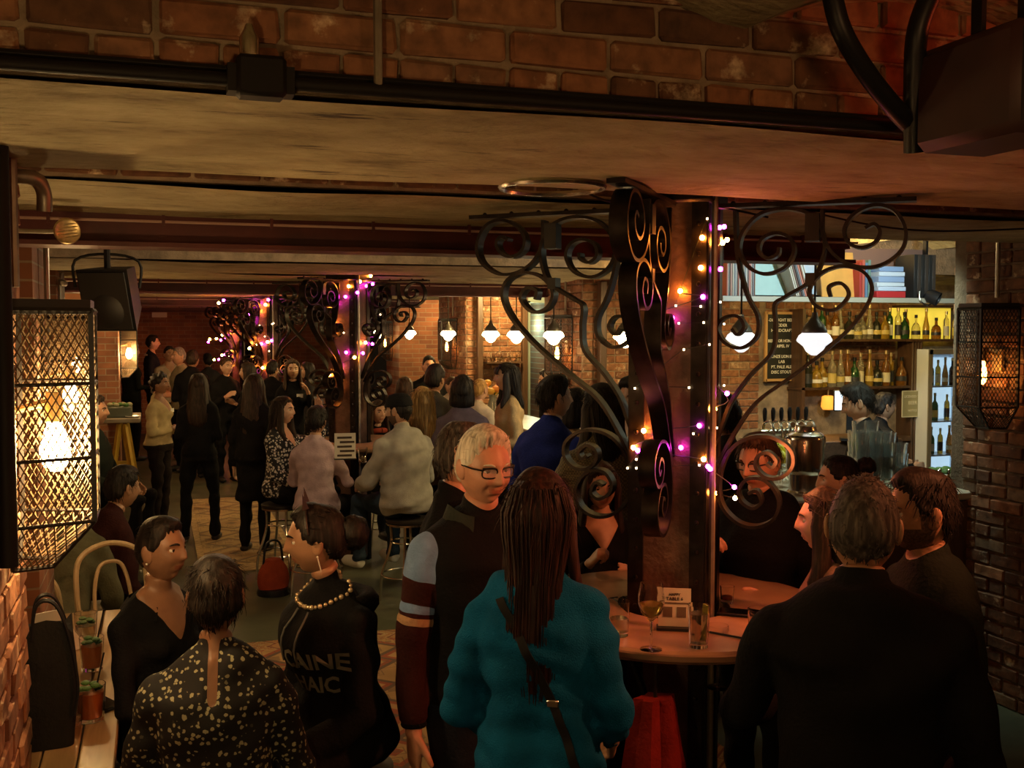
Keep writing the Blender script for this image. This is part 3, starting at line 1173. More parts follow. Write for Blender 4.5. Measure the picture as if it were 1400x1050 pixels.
def head_piece(nm, f, M, c, S, beard=False, smile=False, hi=True, fierce=0):
    nu, nv = (64, 48) if hi else (36, 26)
    s = np.linspace(-np.pi, np.pi, nu, endpoint=False)
    th = s - .55 * np.sin(s)
    v = np.linspace(-np.pi / 2, np.pi / 2, nv + 1)
    ph = v - .16 * np.sin(2 * (v + .25)) * np.cos(v)
    ph[0], ph[-1] = -np.pi / 2, np.pi / 2
    TH, PH = np.meshgrid(th, ph)
    x, y, z = head_base(TH, PH, f)
    front = sstep(.25, .7, np.cos(TH) * np.cos(PH))
    ax = np.abs(x)
    nose = np.interp(z, [-.036, -.028, -.02, .0, .022, .034], [0, .010, .026, .017, .006, 0])
    wn = np.interp(z, [-.036, -.02, .0, .03], [.0155, .0150, .0095, .008])
    d = nose * (.8 if f else 1.0) * np.exp(-(x / wn) ** 2)
    d += .006 * np.exp(-((z - .034) / .010) ** 2) * np.exp(-(x / .05) ** 4) * (0.6 if f else 1)
    d -= .013 * np.exp(-(((ax - .031) / .016) ** 2 + ((z - .014) / .012) ** 2))
    d += .005 * np.exp(-(((ax - .042) / .02) ** 2 + ((z + .02) / .02) ** 2)) * (1.8 if smile else 1)
    d += .008 * np.exp(-((z + .054) / .0095) ** 2) * np.exp(-(x / .023) ** 4)
    d -= .005 * np.exp(-((z + .073) / .007) ** 2) * np.exp(-(x / .025) ** 2)
    d += .010 * np.exp(-(((z + .098) / .017) ** 2 + (x / .022) ** 2))
    d -= .003 * np.exp(-(((ax - .03) / .008) ** 2 + ((z + .045) / .015) ** 2)) * (2 if smile else 1)
    d -= .006 * np.exp(-((z - .075) / .03) ** 2) * .3
    y = y + d * front
    # mouth drawn as a fold
    y = y - .005 * np.exp(-((z + .054 - (.25 * ax * (1 if smile else 0))) / .003) ** 2) * (ax < .026) * front
    P = np.stack([x, y, z], -1).reshape(-1, 3)
    F = grid_faces(nu, nv)[:, ::-1]
    C = P[F].mean(1)
    m = np.zeros(len(F), int)
    fr = C[:, 1] > .05
    lip = fr & (np.abs(C[:, 0]) < .0235) & (np.abs(C[:, 2] + .054 - .2 * np.abs(C[:, 0]) * (1 if smile else 0)) < .0085)
    m[lip] = 4
    if beard:
        bd = (C[:, 2] < -.032) & (C[:, 1] > -.01) & ~lip & ~(fr & (np.abs(C[:, 0]) < .02) & (C[:, 2] > -.04))
        bd |= (C[:, 2] < .01) & (C[:, 1] > .0) & (C[:, 1] < .03) & (np.abs(C[:, 0]) > .06)
        m[bd] = 7
    nm.add((P * S) @ M.T + c, F, m)
    # ears
    nu2, nv2 = 12, 8
    a = np.linspace(0, 2 * np.pi, nu2, endpoint=False)
    b = np.linspace(-np.pi / 2, np.pi / 2, nv2 + 1)
    A, Bb = np.meshgrid(a, b)
    E = np.stack([np.cos(Bb) * np.cos(A) * .011, np.cos(Bb) * np.sin(A) * .021, np.sin(Bb) * .034], -1).reshape(-1, 3)
    # hollow of the ear shell
    E[:, 0] *= 1 - .55 * np.exp(-((E[:, 1] - .004) / .010) ** 2 - (E[:, 2] / .018) ** 2)
    for sx in (-1, 1):
        R = rot_z(sx * .35) @ rot_x(.25)
        e = E @ R.T + np.array([sx * (.0735 if f else .079), -.006, -.002])
        nm.add((e * S) @ M.T + c, grid_faces(nu2, nv2), 0)
    # eyes with lids
    nu3, nv3 = 14, 10
    a = np.linspace(0, 2 * np.pi, nu3, endpoint=False)
    b = np.linspace(-np.pi / 2, np.pi / 2, nv3 + 1)
    A, Bb = np.meshgrid(a, b)
    Y = np.stack([np.cos(Bb) * np.cos(A), np.cos(Bb) * np.sin(A), np.sin(Bb)], -1).reshape(-1, 3)
    # poles along y (gaze): swap
    Y = Y[:, [0, 2, 1]]
    Fe = grid_faces(nu3, nv3)[:, ::-1]
    Ce = Y[Fe].mean(1)
    me_ = np.full(len(Fe), 5)
    me_[Ce[:, 1] > .80] = 6
    me_[Ce[:, 2] > (.30 if not smile else .15)] = 0
    me_[Ce[:, 2] < -.45] = 0
    yc = .066 if f else .070
    for sx in (-1, 1):
        e = Y * .0128 + np.array([sx * .031, yc, .013])
        nm.add((e * S) @ M.T + c, Fe, me_)
    # brows
    for sx in (-1, 1):
        pts = [Vector((sx * .015, yc + .0235, .030)), Vector((sx * .03, yc + .0215, .0365)), Vector((sx * .047, yc + .004, .031))]
        mb = MB().tube(catmull(pts, 4), [.0028, .0035, .0037, .0038, .0038, .0035, .003, .0025, .0015], 6, caps=False)
        bv = np.array(mb.v)
        nm.add((bv * S) @ M.T + c, np.array(mb.f), 7)


HL_DEG = np.array([0, 40, 60, 74, 84, 104, 122, 180.])
HL_EL = np.array([46, 41, 22, 4, 2, -4, -28, -40.])


def hair_piece(style, f, M, c, S, length=.3, seed=0, hi=True, vol=1.0, recede=0.0, hw=1.0):
    """hair cap following the skull, plus a hanging part"""
    nm = NM()
    rs = np.random.RandomState(seed)
    nu, nv = (60, 36) if hi else (36, 22)
    th = np.linspace(-np.pi, np.pi, nu, endpoint=False)
    ph = np.linspace(-np.pi / 2 * .55, np.pi / 2, nv + 1)
    TH, PH = np.meshgrid(th, ph)
    x, y, z = head_base(TH, PH, f)
    hl = np.interp(np.abs(np.degrees(TH)), HL_DEG, HL_EL)
    hl = hl + recede * np.exp(-((np.degrees(TH)) / 55) ** 2)
    el = np.degrees(PH)
    # jagged natural edge
    jag = 3.0 * np.sin(TH * 23 + seed) + 2.0 * np.sin(TH * 41 + 2 * seed)
    mask = sstep(-2, 9, el - hl + jag)
    thick = {'short': .016, 'buzz': .006, 'curly': .042, 'long': .02, 'bun': .011, 'pony': .014, 'bob': .024, 'fringe': .02, 'slick': .013}[style] * vol
    T = np.full_like(x, thick)
    top = sstep(10, 70, el)
    if style in ('short', 'slick'):
        T = thick * (.55 + .75 * top)
        T = T + .010 * vol * np.exp(-((el - 55) / 18) ** 2) * np.exp(-(TH / .9) ** 2)
    amp = {'curly': .010, 'short': .003, 'buzz': .0006, 'long': .003, 'bob': .003, 'bun': .0015, 'pony': .002, 'fringe': .003, 'slick': .0015}[style]
    nz = np.zeros_like(x)
    for k in range(7):
        w = rs.normal(size=3) * (70 if style == 'curly' else 45)
        if style in ('long', 'bob', 'fringe', 'pony', 'bun', 'slick'):
            w[2] *= .2
        nz += np.sin(x * w[0] + y * w[1] + z * w[2] + rs.uniform(0, 6.28))
    T = T + amp * nz * .6
    n = np.stack([x / .0765 ** 2, y / .0975 ** 2, z / .119 ** 2], -1)
    n /= np.linalg.norm(n, axis=-1, keepdims=True)
    off = -.006 + mask * (T + .006)
    P = np.stack([x, y, z], -1) + n * off[..., None]
    F = grid_faces(nu, nv)[:, ::-1]
    mk = mask.reshape(-1)[F].max(1) > .02
    P = P.reshape(-1, 3)
    nm.add((P * S) @ M.T + c, F[mk], 0)

    def strand_loft(secs, nseg=28, groove=.05):
        rings = []
        for (cx, cy, cz, rx, ry) in secs:
            a = np.linspace(0, 2 * np.pi, nseg, endpoint=False)
            rx = rx * (1 - (1 - hw) * min(1, max(0, (.03 - cz) / .2)))
            g = 1 + groove * np.sin(a * 9 + seed) + groove * .7 * np.sin(a * 15 + 2.1 * seed + cz * 12)
            rings.append(np.stack([cx + rx * np.cos(a) * g, cy + ry * np.sin(a) * g, np.full(nseg, cz)], -1))
        R = np.concatenate(rings)
        Fq = grid_faces(nseg, len(secs) - 1)
        nm.add((R * S) @ M.T + c, Fq[:, ::-1] if secs[0][2] > secs[-1][2] else Fq, 0)
    if style in ('long', 'fringe'):
        Lh = length
        secs = [(0, -.01, .112, .01, .01), (0, -.018, .105, .05, .06), (0, -.022, .07, .078, .078), (0, -.034, .02, .092, .078), (0, -.045, -.04, .098, .07), (0, -.055, -.10, .1, .06),
                (0, -.075, -.16, .105, .05), (0, -.10, -.16 - Lh * .35, .11, .042), (0, -.105, -.16 - Lh * .75, .095, .034), (0, -.10, -.16 - Lh, .05, .016), (0, -.10, -.165 - Lh, .01, .005)]
        strand_loft(secs)
        for sx in (-1, 1):   # locks in front of the shoulder
            strand_loft([(sx * .075, .012, .06, .012, .02), (sx * .084, .018, .0, .016, .03), (sx * .088, .012, -.08, .018, .035), (sx * .095, .02, -.16, .022, .034), (sx * .1, .045, -.2, .02, .026), (sx * .098, .06, -.2 - Lh * .3, .006, .008)], 14)
        if style == 'fringe':
            strand_loft([(0, .07, .09, .045, .02), (0, .088, .065, .06, .018), (0, .092, .038, .055, .012), (0, .09, .03, .05, .004)], 22)
    if hi:
        flyaway(nm, style, f, M, c, S, length, seed, x, y, z, mask, T, n, hw)
    if style == 'bob':
        secs = [(0, -.01, .125, .01, .01), (0, -.015, .12, .055, .065), (0, -.02, .07, .088, .088), (0, -.03, .0, .098, .082), (0, -.035, -.07, .105, .078), (0, -.04, -.12, .1, .072), (0, -.04, -.135, .06, .05), (0, -.04, -.136, .01, .01)]
        strand_loft(secs, 32)
    if style == 'bun':
        mb = MB().sphere((0, 0, 0), .045 * vol ** .5, 18, 12)
        bv = np.array(mb.v)
        bv *= (1 + .12 * np.sin(bv[:, :1] * 120 + seed) * np.sin(bv[:, 2:] * 110 + 1) + .06 * np.sin(bv[:, 1:2] * 260))
        Fb = [q for q in mb.f if len(q) == 4]
        nm.add(((bv + np.array([0, -.125, .055 if length > .2 else .01])) * S) @ M.T + c, np.array(Fb), 0)
    if style == 'pony':
        Lh = length
        pts = [Vector((0, -.092, .03)), Vector((0, -.125, .0)), Vector((0.005, -.135, -.08)), Vector((-.005, -.13, -.08 - Lh * .4)), Vector((.005, -.125, -.08 - Lh * .75)), Vector((0, -.12, -.08 - Lh))]
        cp = catmull(pts, 4)
        rr = np.interp(np.linspace(0, 1, len(cp)), [0, .08, .3, .7, 1], [.028, .024, .05, .045, .006])
        strand_loft([(p.x, p.y, p.z - i * 1e-5, rr[i] * 1.25, rr[i] * .75) for i, p in enumerate(cp)], 26, .07)
    return nm


def flyaway(nm, style, f, M, c, S, length, seed, x, y, z, mask, T, n, hw=1.0):
    """loose strands that break up the outline of the hair"""
    rs = np.random.RandomState(900 + seed)
    P = (np.stack([x, y, z], -1) + n * (T[..., None] * .8)).reshape(-1, 3)
    Nn = n.reshape(-1, 3)
    ok = np.where(mask.reshape(-1) > .35)[0]
    cnt = {'buzz': 500, 'short': 420, 'curly': 500, 'slick': 130, 'bun': 150}.get(style, 260)
    ok = ok[(P[ok][:, 2] < .108) | (style in ('buzz', 'curly'))]
    ln0 = {'buzz': .010, 'short': .034, 'curly': .03, 'bun': .03, 'slick': .03}.get(style, .07)
    V, Fq = [], []
    for i in rs.choice(ok, cnt):
        p = P[i] + rs.normal(size=3) * .003
        nn = Nn[i]
        crown = np.array([0, -.03, .12])
        fl = p - crown
        if style in ('bun', 'slick', 'pony'):
            fl = np.array([0, -.12, .0]) - p
        if style in ('long', 'bob', 'fringe') and p[1] > .02:
            fl = np.array([math.copysign(.10, p[0]), -.07, -.02])
        fl = fl - nn * (fl @ nn) + rs.normal(size=3) * {'curly': .05, 'slick': .008, 'bun': .008}.get(style, .018)
        fl /= np.linalg.norm(fl) + 1e-9
        ln = ln0 * rs.uniform(.6, 1.3)
        side = np.cross(fl, nn)
        w = rs.uniform(.0012, .0024)
        b0 = len(V)
        for q in range(4):
            t = q / 3
            pt = p + fl * ln * t + nn * ((.002 if style in ('slick', 'bun') else .007) * math.sin(t * 2.6) * rs.uniform(.2, 1) + (.01 if style == 'curly' else 0) * t)
            ww = w * (1 - .8 * t)
            V.append(pt + side * ww)
            V.append(pt - side * ww)
            V.append(pt + nn * ww)
        for q in range(3):
            a = b0 + q * 3
            for (u, v) in ((0, 1), (1, 2), (2, 0)):
                Fq.append((a + u, a + v, a + 3 + v, a + 3 + u))
    nm.add((np.array(V) * S) @ M.T + c, np.array(Fq), 0)
    if style in ('long', 'fringe'):
        V, Fq = [], []
        Lh = length
        zs = np.array([.09, .02, -.04, -.10, -.16, -.16 - Lh * .35, -.16 - Lh * .75, -.17 - Lh * 1.02])
        cy = np.array([-.02, -.034, -.045, -.055, -.075, -.10, -.105, -.10])
        rx = np.array([.068, .094, .1, .102, .107, .112, .098, .06])
        ry = np.array([.075, .08, .072, .062, .052, .044, .036, .02])
        rx = rx * (1 - (1 - hw) * np.clip((.03 - zs) / .2, 0, 1))
        for i in range(150):
            a = rs.uniform(math.pi * .97, math.pi * 2.03)
            k0 = rs.uniform(.97, 1.06)
            b0 = len(V)
            ph = rs.uniform(0, 6)
            e = rs.randint(5, 9)
            for q in range(e):
                k = k0 * (1 + .02 * math.sin(q * 1.7 + ph))
                pt = np.array([rx[q] * math.cos(a + .03 * math.sin(q + ph)) * k, cy[q] + ry[q] * math.sin(a) * k, zs[q]])
                o = np.array([math.cos(a), math.sin(a), 0])
                sd = np.array([-math.sin(a), math.cos(a), 0])
                w = .0028 * (1 - .6 * q / e)
                V += [pt + sd * w, pt - sd * w, pt + o * w * 1.3]
            for q in range(e - 1):
                a0 = b0 + q * 3
                for (u, v) in ((0, 1), (1, 2), (2, 0)):
                    Fq.append((a0 + u, a0 + v, a0 + 3 + v, a0 + 3 + u))
        nm.add((np.array(V) * S) @ M.T + c, np.array(Fq), 0)


# ---- hands ---------------------------------------------------------
HANDS = {}


def hand_source(pose):
    """right hand, fingers along +Y, palm facing -Z, thumb on -X"""
    mb = MB()
    # palm: lofted pad
    secs = [(0, .026, .018), (.02, .030, .017), (.05, .039, .0155), (.08, .041, .0135), (.092, .038, .011)]
    rings = []
    for y, w, h in secs:
        rings.append([Vector((w * math.copysign(abs(math.cos(a)) ** .6, math.cos(a)), y, h * math.copysign(abs(math.sin(a)) ** .7, math.sin(a)))) for a in [2 * math.pi * k / 14 for k in range(14)]])
    mb.loft([r[::-1] for r in rings])
    curls = {'relaxed': (.25, .35, .25), 'grip': (.85, 1.0, .6), 'flat': (.08, .1, .08), 'fist': (1.3, 1.5, .9)}[pose]
    for k, (x, ln) in enumerate(((-.029, .072), (-.0095, .08), (.0105, .075), (.029, .058))):
        p = Vector((x, .085, .002))
        ang = 0
        pts = [p.copy() - Vector((0, .02, 0)), p.copy()]
        rad = [.0088, .0092]
        for q, frac in enumerate((.45, .3, .25)):
            ang += curls[q] * (1 + .12 * k)
            dr = Vector((x * .25 * (1 - min(ang, 1)), math.cos(ang), -math.sin(ang)))
            p = p + dr.normalized() * ln * frac
            pts.append(p.copy())
            rad.append((.0088, .0082, .0068)[q])
        mb.tube(pts, [r * (.92 if k == 3 else 1) for r in rad], 8)
        mb.sphere(pts[-1], rad[-1] * .98, 8, 6)
    th = [Vector((-.018, .018, -.004)), Vector((-.040, .042, -.012)), Vector((-.054, .066, -.020)), Vector((-.056, .09, -.03))]
    if pose in ('grip', 'fist'):
        th = [Vector((-.018, .018, -.004)), Vector((-.038, .042, -.022)), Vector((-.038, .062, -.042)), Vector((-.026, .078, -.056))]
    mb.tube(th, [.014, .0125, .0105, .0085], 8)
    mb.sphere(th[-1], .0085, 8, 6)
    # wrist
    mb.tube([Vector((0, -.05, 0)), Vector((0, .012, 0))], [.024, .026], 12)
    return mb


def remesh_job(mb, voxel, smooth=2, fac=.5):
    o = bpy.data.objects.new('tmp_src', mb.mesh('tmp_src', [], False))
    COL.objects.link(o)
    m = o.modifiers.new('r', 'REMESH')
    m.mode = 'VOXEL'
    m.voxel_size = voxel
    m.adaptivity = 0
    if smooth:
        s = o.modifiers.new('s', 'SMOOTH')
        s.factor = fac
        s.iterations = smooth
    return o


def take(o, dg):
    me = bpy.data.meshes.new_from_object(o.evaluated_get(dg))
    n = len(me.vertices)
    v = np.zeros(n * 3, np.float32)
    me.vertices.foreach_get('co', v)
    npol = len(me.polygons)
    ls = np.zeros(npol, np.int32); lt = np.zeros(npol, np.int32)
    me.polygons.foreach_get('loop_start', ls)
    me.polygons.foreach_get('loop_total', lt)
    lv = np.zeros(len(me.loops), np.int32)
    me.loops.foreach_get('vertex_index', lv)
    nr = np.zeros(n * 3, np.float32)
    me.vertices.foreach_get('normal', nr)
    quads = lv[ls[lt == 4][:, None] + np.arange(4)]
    tris = lv[ls[lt == 3][:, None] + np.arange(3)]
    src = o.data
    bpy.data.objects.remove(o)
    bpy.data.meshes.remove(src)
    bpy.data.meshes.remove(me)
    return v.reshape(-1, 3).astype(float), quads, tris, nr.reshape(-1, 3).astype(float)


ARMS = {
    'down': ((.20, -.03, -1), (.05, .18, -1)),
    'bent': ((.22, -.06, -1), (-.25, .95, .05)),
    'hold': ((.22, .12, -1), (-.35, .75, .45)),
    'table': ((.28, .42, -.85), (-.3, .9, -.12)),
    'raise': ((.32, .45, -.75), (-.35, .35, .9)),
    'cross': ((.22, .12, -1), (-.9, .5, .12)),
    'pocket': ((.42, -.18, -1), (-.12, .35, -1)),
    'lap': ((.2, .25, -1), (-.35, .85, -.35)),
}


def dirv(t):
    v = np.array(t, float)
    return v / np.linalg.norm(v)


class Body:
    """lays out the joints and the source volumes of one figure, local frame: faces +Y, floor at z=0"""
    def __init__(self, height=1.75, female=False, pose='stand', lean=0.0, arms=('down', 'down'), girth=1.0, seat=None, side=0.0, skirt=False, sleeve=1.0, loose=0.0, legspread=1.0, shoe=True, twist=0.0, foot=None, shw=1.0, jacket=0.0):
        self.f = female
        self.k = k = height / 1.75
        self.mb = MB()
        self.tubes = []
        if pose == 'stand':
            pel = np.array([0, 0, .968]) * k
        else:
            pel = np.array([0, 0, (seat if seat is not None else .46) + .10 * k])
        self.pel = pel
        Rl = rot_x(-lean) @ rot_y(side)
        Rt = rot_z(twist)
        self.R = R = Rl @ Rt
        sp = lambda s, x=0, y=0: pel + R @ (np.array([x, y, s]) * k)
        self.sp = sp
        g = girth
        if female:
            secs = [(-.10, .15, .11, 0), (-.04, .17, .122, -.008), (.03, .162, .115, -.006), (.11, .138, .098, 0), (.17, .128, .094, .004), (.25, .136, .104, .010), (.32, .148, .114, .014), (.39, .152, .104, .006), (.445, .142, .088, 0), (.485, .105, .074, -.006), (.515, .066, .06, -.008)]
        else:
            secs = [(-.10, .15, .112, 0), (-.04, .168, .122, -.004), (.04, .160, .118, 0), (.12, .152, .114, .004), (.20, .154, .116, .006), (.29, .168, .124, .006), (.37, .178, .124, .002), (.43, .172, .105, -.004), (.47, .152, .090, -.008), (.505, .112, .078, -.012), (.535, .072, .066, -.010)]
        tors = []
        for s, w, d, y in secs:
            lo = loose if -.05 < s < .40 else 0
            ww, dd = w * g * (shw if s > .35 else 1) + lo, d * g + lo * .8
            tors.append((sp(s, 0, y), ww * k, dd * k, s))
        if jacket:
            s0 = -.10
            tors = [(sp(s0 - jacket, 0, 0), (secs[0][1] * g + loose + .02) * k, (secs[0][2] * g + loose + .02) * k, s0 - jacket)] + tors
        self.tors = tors
        n = 24
        rings = []
        for c, w, d, s in tors:
            rings.append([Vector(c + R @ np.array([w * math.copysign(abs(math.cos(a)) ** .82, math.cos(a)), d * math.copysign(abs(math.sin(a)) ** .9, math.sin(a)), 0])) for a in [2 * math.pi * j / n for j in range(n)]])
        self.mb.loft(rings)
        if female:
            for sx in (-1, 1):
                self.mb.sphere(sp(.315, sx * .066 * g, .078 * g), .058 * k * g, 12, 8)
        # neck and collar root
        self.neck0, self.neck1 = sp(.445, 0, -.008), sp(.575, 0, .014)
        rn = (.047 if female else .057) * k
        self.tube('neck', [self.neck0, sp(.505, 0, -.004), self.neck1], [rn * 1.6, rn * 1.15, rn])
        self.head = sp(.662, 0, .03)
        # arms
        shx = (.155 if female else .182) * (1 + (g - 1) * .5) * shw
        ra = [(.052 if female else .060) + loose * .5, (.043 if female else .049) + loose * .7, (.032 if female else .036) + loose * .5]
        self.wr = []
        for i, sx in enumerate((1, -1)):      # right arm first (+x)
            a = arms[i]
            up, fo = ARMS[a] if isinstance(a, str) else a
            up = R @ (dirv(up) * np.array([sx, 1, 1]))
            fo = R @ (dirv(fo) * np.array([sx, 1, 1]))
            s0 = sp(.402, sx * shx * .96, -.006)
            self.mb.tube([Vector(sp(.50, sx * .035, -.012)), Vector(sp(.462, sx * .09, -.010)), Vector(sp(.425, sx * shx * .8, -.006)), Vector(sp(.405, sx * shx * .97, -.006))], [.05 * k, .052 * k, .054 * k, (ra[0] * .95) * k], 12)
            el = s0 + up * .285 * k
            w = el + fo * .25 * k
            self.tube('arm%d' % i, [s0 - up * .0, s0 + up * .14 * k, el, el + fo * .12 * k, w], [ra[0] * k, ra[0] * .95 * k, ra[1] * k, ra[1] * .93 * k, ra[2] * k])
            self.mb.sphere(s0, ra[0] * 1.0 * k, 12, 8)
            self.mb.sphere(el, ra[1] * 1.02 * k, 10, 8)
            self.wr.append((w, fo, sx, el))
        # legs
        self.ank = []
        for i, sx in enumerate((1, -1)):
            hip = pel + np.array([sx * .088 * k, 0, -.03 * k])
            if pose == 'stand':
                kn = np.array([sx * .095 * legspread * k, .02 * k, .50 * k])
                an = np.array([sx * .10 * legspread * k, -.02 * k, .085 * k])
            else:
                kn = hip + np.array([sx * .07 * legspread, .42, -.02]) * k
                fz = .09 * k if foot is None else foot + .09 * k
                dz = kn[2] - fz
                dy = math.sqrt(max(.0, (.43 * k) ** 2 - min(dz, .43 * k) ** 2))
                an = np.array([kn[0], kn[1] - dy * .6 + .02, max(fz, kn[2] - .43 * k)])
            self.tube('leg%d' % i, [hip, hip * .5 + kn * .5, kn, kn * .55 + an * .45, an], np.array([.092, .079, .060, .056, .046]) * k * (1 + (g - 1) * .6) + .004)
            self.mb.sphere(kn, .061 * k, 10, 8)
            toe = an + np.array([sx * .02, .15, -.045]) * k
            heel = an + np.array([0, -.035, -.045]) * k
            self.tube('shoe%d' % i, [heel, an * .6 + toe * .4 + np.array([0, 0, -.022 * k]), toe, toe + np.array([0, .045, -.006]) * k], np.array([.042, .05, .042, .024]) * k)
            self.ank.append(an)
        if skirt:
            self.tube('skirt', [pel + np.array([0, 0, .05 * k]), pel - np.array([0, 0, .15 * k]), pel - np.array([0, 0, .42 * k])], np.array([.15, .19, .2]) * k)

    def tube(self, name, pts, rad):
        self.mb.tube([Vector(p) for p in pts], list(rad), 14)
        self.tubes.append((name, np.array(pts, float), np.array(rad, float)))


def zone(body, C, spec):
    """which cloth or skin each point belongs to"""
    best = np.full(len(C), 1e9)
    zn = np.zeros(len(C), int)
    par = np.zeros(len(C))
    # torso
    cs = np.array([t[0] for t in body.tors])
    ax = cs[-1] - cs[0]
    L2 = ax @ ax
    t = np.clip(((C - cs[0]) @ ax) / L2, 0, 1)
    ss = np.array([x[3] for x in body.tors])
    tp = ((cs - cs[0]) @ ax) / L2
    sv = np.interp(t, tp, ss)
    w = np.interp(t, tp, [x[1] for x in body.tors])
    d = np.interp(t, tp, [x[2] for x in body.tors])
    ctr = cs[0] + t[:, None] * ax
    q = (C - ctr) @ body.R
    rr = np.sqrt((q[:, 0] / w) ** 2 + (q[:, 1] / d) ** 2 + (q[:, 2] / .05) ** 2 * (np.abs(q[:, 2]) > .005))
    dist = (rr - 1) * d
    hem = spec.get('hem', -.07)
    z = np.where(sv > hem, 1, 2)
    vn = spec.get('vneck', 0)
    if vn:
        vm = (q[:, 1] > 0) & (sv > .46 - vn) & (np.abs(q[:, 0]) < (sv - (.46 - vn)) * .55)
        z = np.where(vm, 0, z)
    vb = spec.get('keyhole', 0)
    if vb:
        vm = (q[:, 1] < 0) & (sv > .46 - vb) & (np.abs(q[:, 0]) < .016)
        z = np.where(vm, 0, z)
    best = dist
    zn = z
    for name, pts, rad in body.tubes:
        seg = np.linalg.norm(np.diff(pts, axis=0), axis=1)
        cum = np.concatenate([[0], np.cumsum(seg)]) / seg.sum()
        bd = np.full(len(C), 1e9)
        bt = np.zeros(len(C))
        for i in range(len(pts) - 1):
            a, b = pts[i], pts[i + 1]
            ab = b - a
            tt = np.clip(((C - a) @ ab) / (ab @ ab), 0, 1)
            dd = np.linalg.norm(C - (a + tt[:, None] * ab), axis=1) - (rad[i] + (rad[i + 1] - rad[i]) * tt)
            u = dd < bd
            bd = np.where(u, dd, bd)
            bt = np.where(u, cum[i] + (cum[i + 1] - cum[i]) * tt, bt)
        if name.startswith('arm'):
            zz = np.where(bt < spec.get('sleeve', 1.0), 1, 0)
            for (t0, t1, mi) in spec.get('bands', []):
                zz = np.where((bt >= t0) & (bt < t1), mi, zz)
            bd = np.where(bt < .06, bd + .004, bd)
        elif name == 'neck':
            zz = np.where(bt > spec.get('collar', .34), 0, 1)
            if vn:
                fy = ((C - body.neck0) @ body.R)[:, 1] > 0.005
                zz = np.where(fy & (bt > .1), 0, zz)
        elif name.startswith('leg'):
            zz = np.full(len(C), 2)
            bd = np.where(bt < .12, bd + .03, bd)
        elif name.startswith('shoe'):
            zz = np.full(len(C), 3)
            bd = bd + .006
        else:
            zz = np.full(len(C), 2)
        u = bd < best
        best = np.where(u, bd, best)
        zn = np.where(u, zz, zn)
    return zn


def smooth_borders(V, Q, zq, T, zt, iters=10):
    """straighten the seams where one cloth meets another"""
    E = []
    for F, z in ((Q, zq), (T, zt)):
        if len(F) == 0:
            continue
        n = F.shape[1]
        for k in range(n):
            a, b = F[:, k], F[:, (k + 1) % n]
            E.append(np.stack([np.minimum(a, b), np.maximum(a, b), z], 1))
    E = np.concatenate(E)
    key = E[:, 0].astype(np.int64) * (len(V) + 1) + E[:, 1]
    od = np.argsort(key, kind='stable')
    key, E = key[od], E[od]
    same = (key[1:] == key[:-1]) & (E[1:, 2] != E[:-1, 2])
    B = E[1:][same][:, :2]
    if len(B) == 0:
        return V
    V = V.copy()
    deg = np.zeros(len(V))
    np.add.at(deg, B[:, 0], 1)
    np.add.at(deg, B[:, 1], 1)
    on = deg >= 2
    for _ in range(iters):
        acc = np.zeros_like(V)
        np.add.at(acc, B[:, 0], V[B[:, 1]])
        np.add.at(acc, B[:, 1], V[B[:, 0]])
        V[on] = V[on] * .4 + (acc[on] / deg[on, None]) * .6
    return V


SKINS = {}


def skin(kind):
    if kind in SKINS:
        return SKINS[kind]
    col = {'fair': (.56, .33, .22), 'light': (.50, .29, .18), 'tan': (.40, .215, .125), 'brown': (.27, .135, .075), 'dark': (.15, .075, .042), 'red': (.55, .27, .17)}[kind]
    m = mat('skin_' + kind, col, .45, var=.10, scale=25, bump=.06, bscale=120)
    B = m.node_tree.nodes['Principled BSDF']
    lips = mat('lips_' + kind, tuple(np.array(col) * np.array([.85, .58, .58])), .35)
    SKINS[kind] = (m, lips)
    return SKINS[kind]


EYEW = mat('eye_white', (.72, .68, .62), .2)
IRIS = mat('iris', (.03, .018, .01), .15)
HAIRS = {
    'black': mat_hair('hair_black', (.012, .009, .008), (.035, .027, .022)),
    'dark': mat_hair('hair_dark_brown', (.022, .013, .009), (.06, .035, .022)),
    'brown': mat_hair('hair_brown', (.05, .026, .014), (.11, .06, .03)),
    'auburn': mat_hair('hair_auburn', (.024, .008, .006), (.06, .018, .011)),
    'blonde': mat_hair('hair_blonde', (.38, .22, .07), (.62, .4, .15)),
    'grey': mat_hair('hair_grey', (.22, .19, .16), (.4, .36, .32)),
    'white': mat_hair('hair_white', (.62, .56, .45), (.85, .8, .7)),
    'saltpepper': mat_hair('hair_salt_pepper', (.06, .05, .045), (.16, .14, .12)),
}
HAIRS['stubble'] = mat('beard_stubble', (.12, .07, .045), .7, var=.5, scale=160)
CLOTH = {}


def cloth(name, col, rough=.85, var=.18, bump=.25, bscale=90, sheen=0.0):
    if name not in CLOTH:
        CLOTH[name] = mat('cloth_' + name, col, rough, var=var, scale=14, bump=bump, bscale=bscale, spec=.12)
    return CLOTH[name]


SHOE = mat('shoe_black', (.015, .013, .012), .45)
PEOPLE = []


def person(label, px, py, d, rel, **s):
    """px,py = crown of the head, d = distance ahead of the lens, rel = turn against the line of sight (0 = back view, 90 = faces right)"""
    PEOPLE.append(dict(label=label, px=px, py=py, d=d, rel=rel, **s))


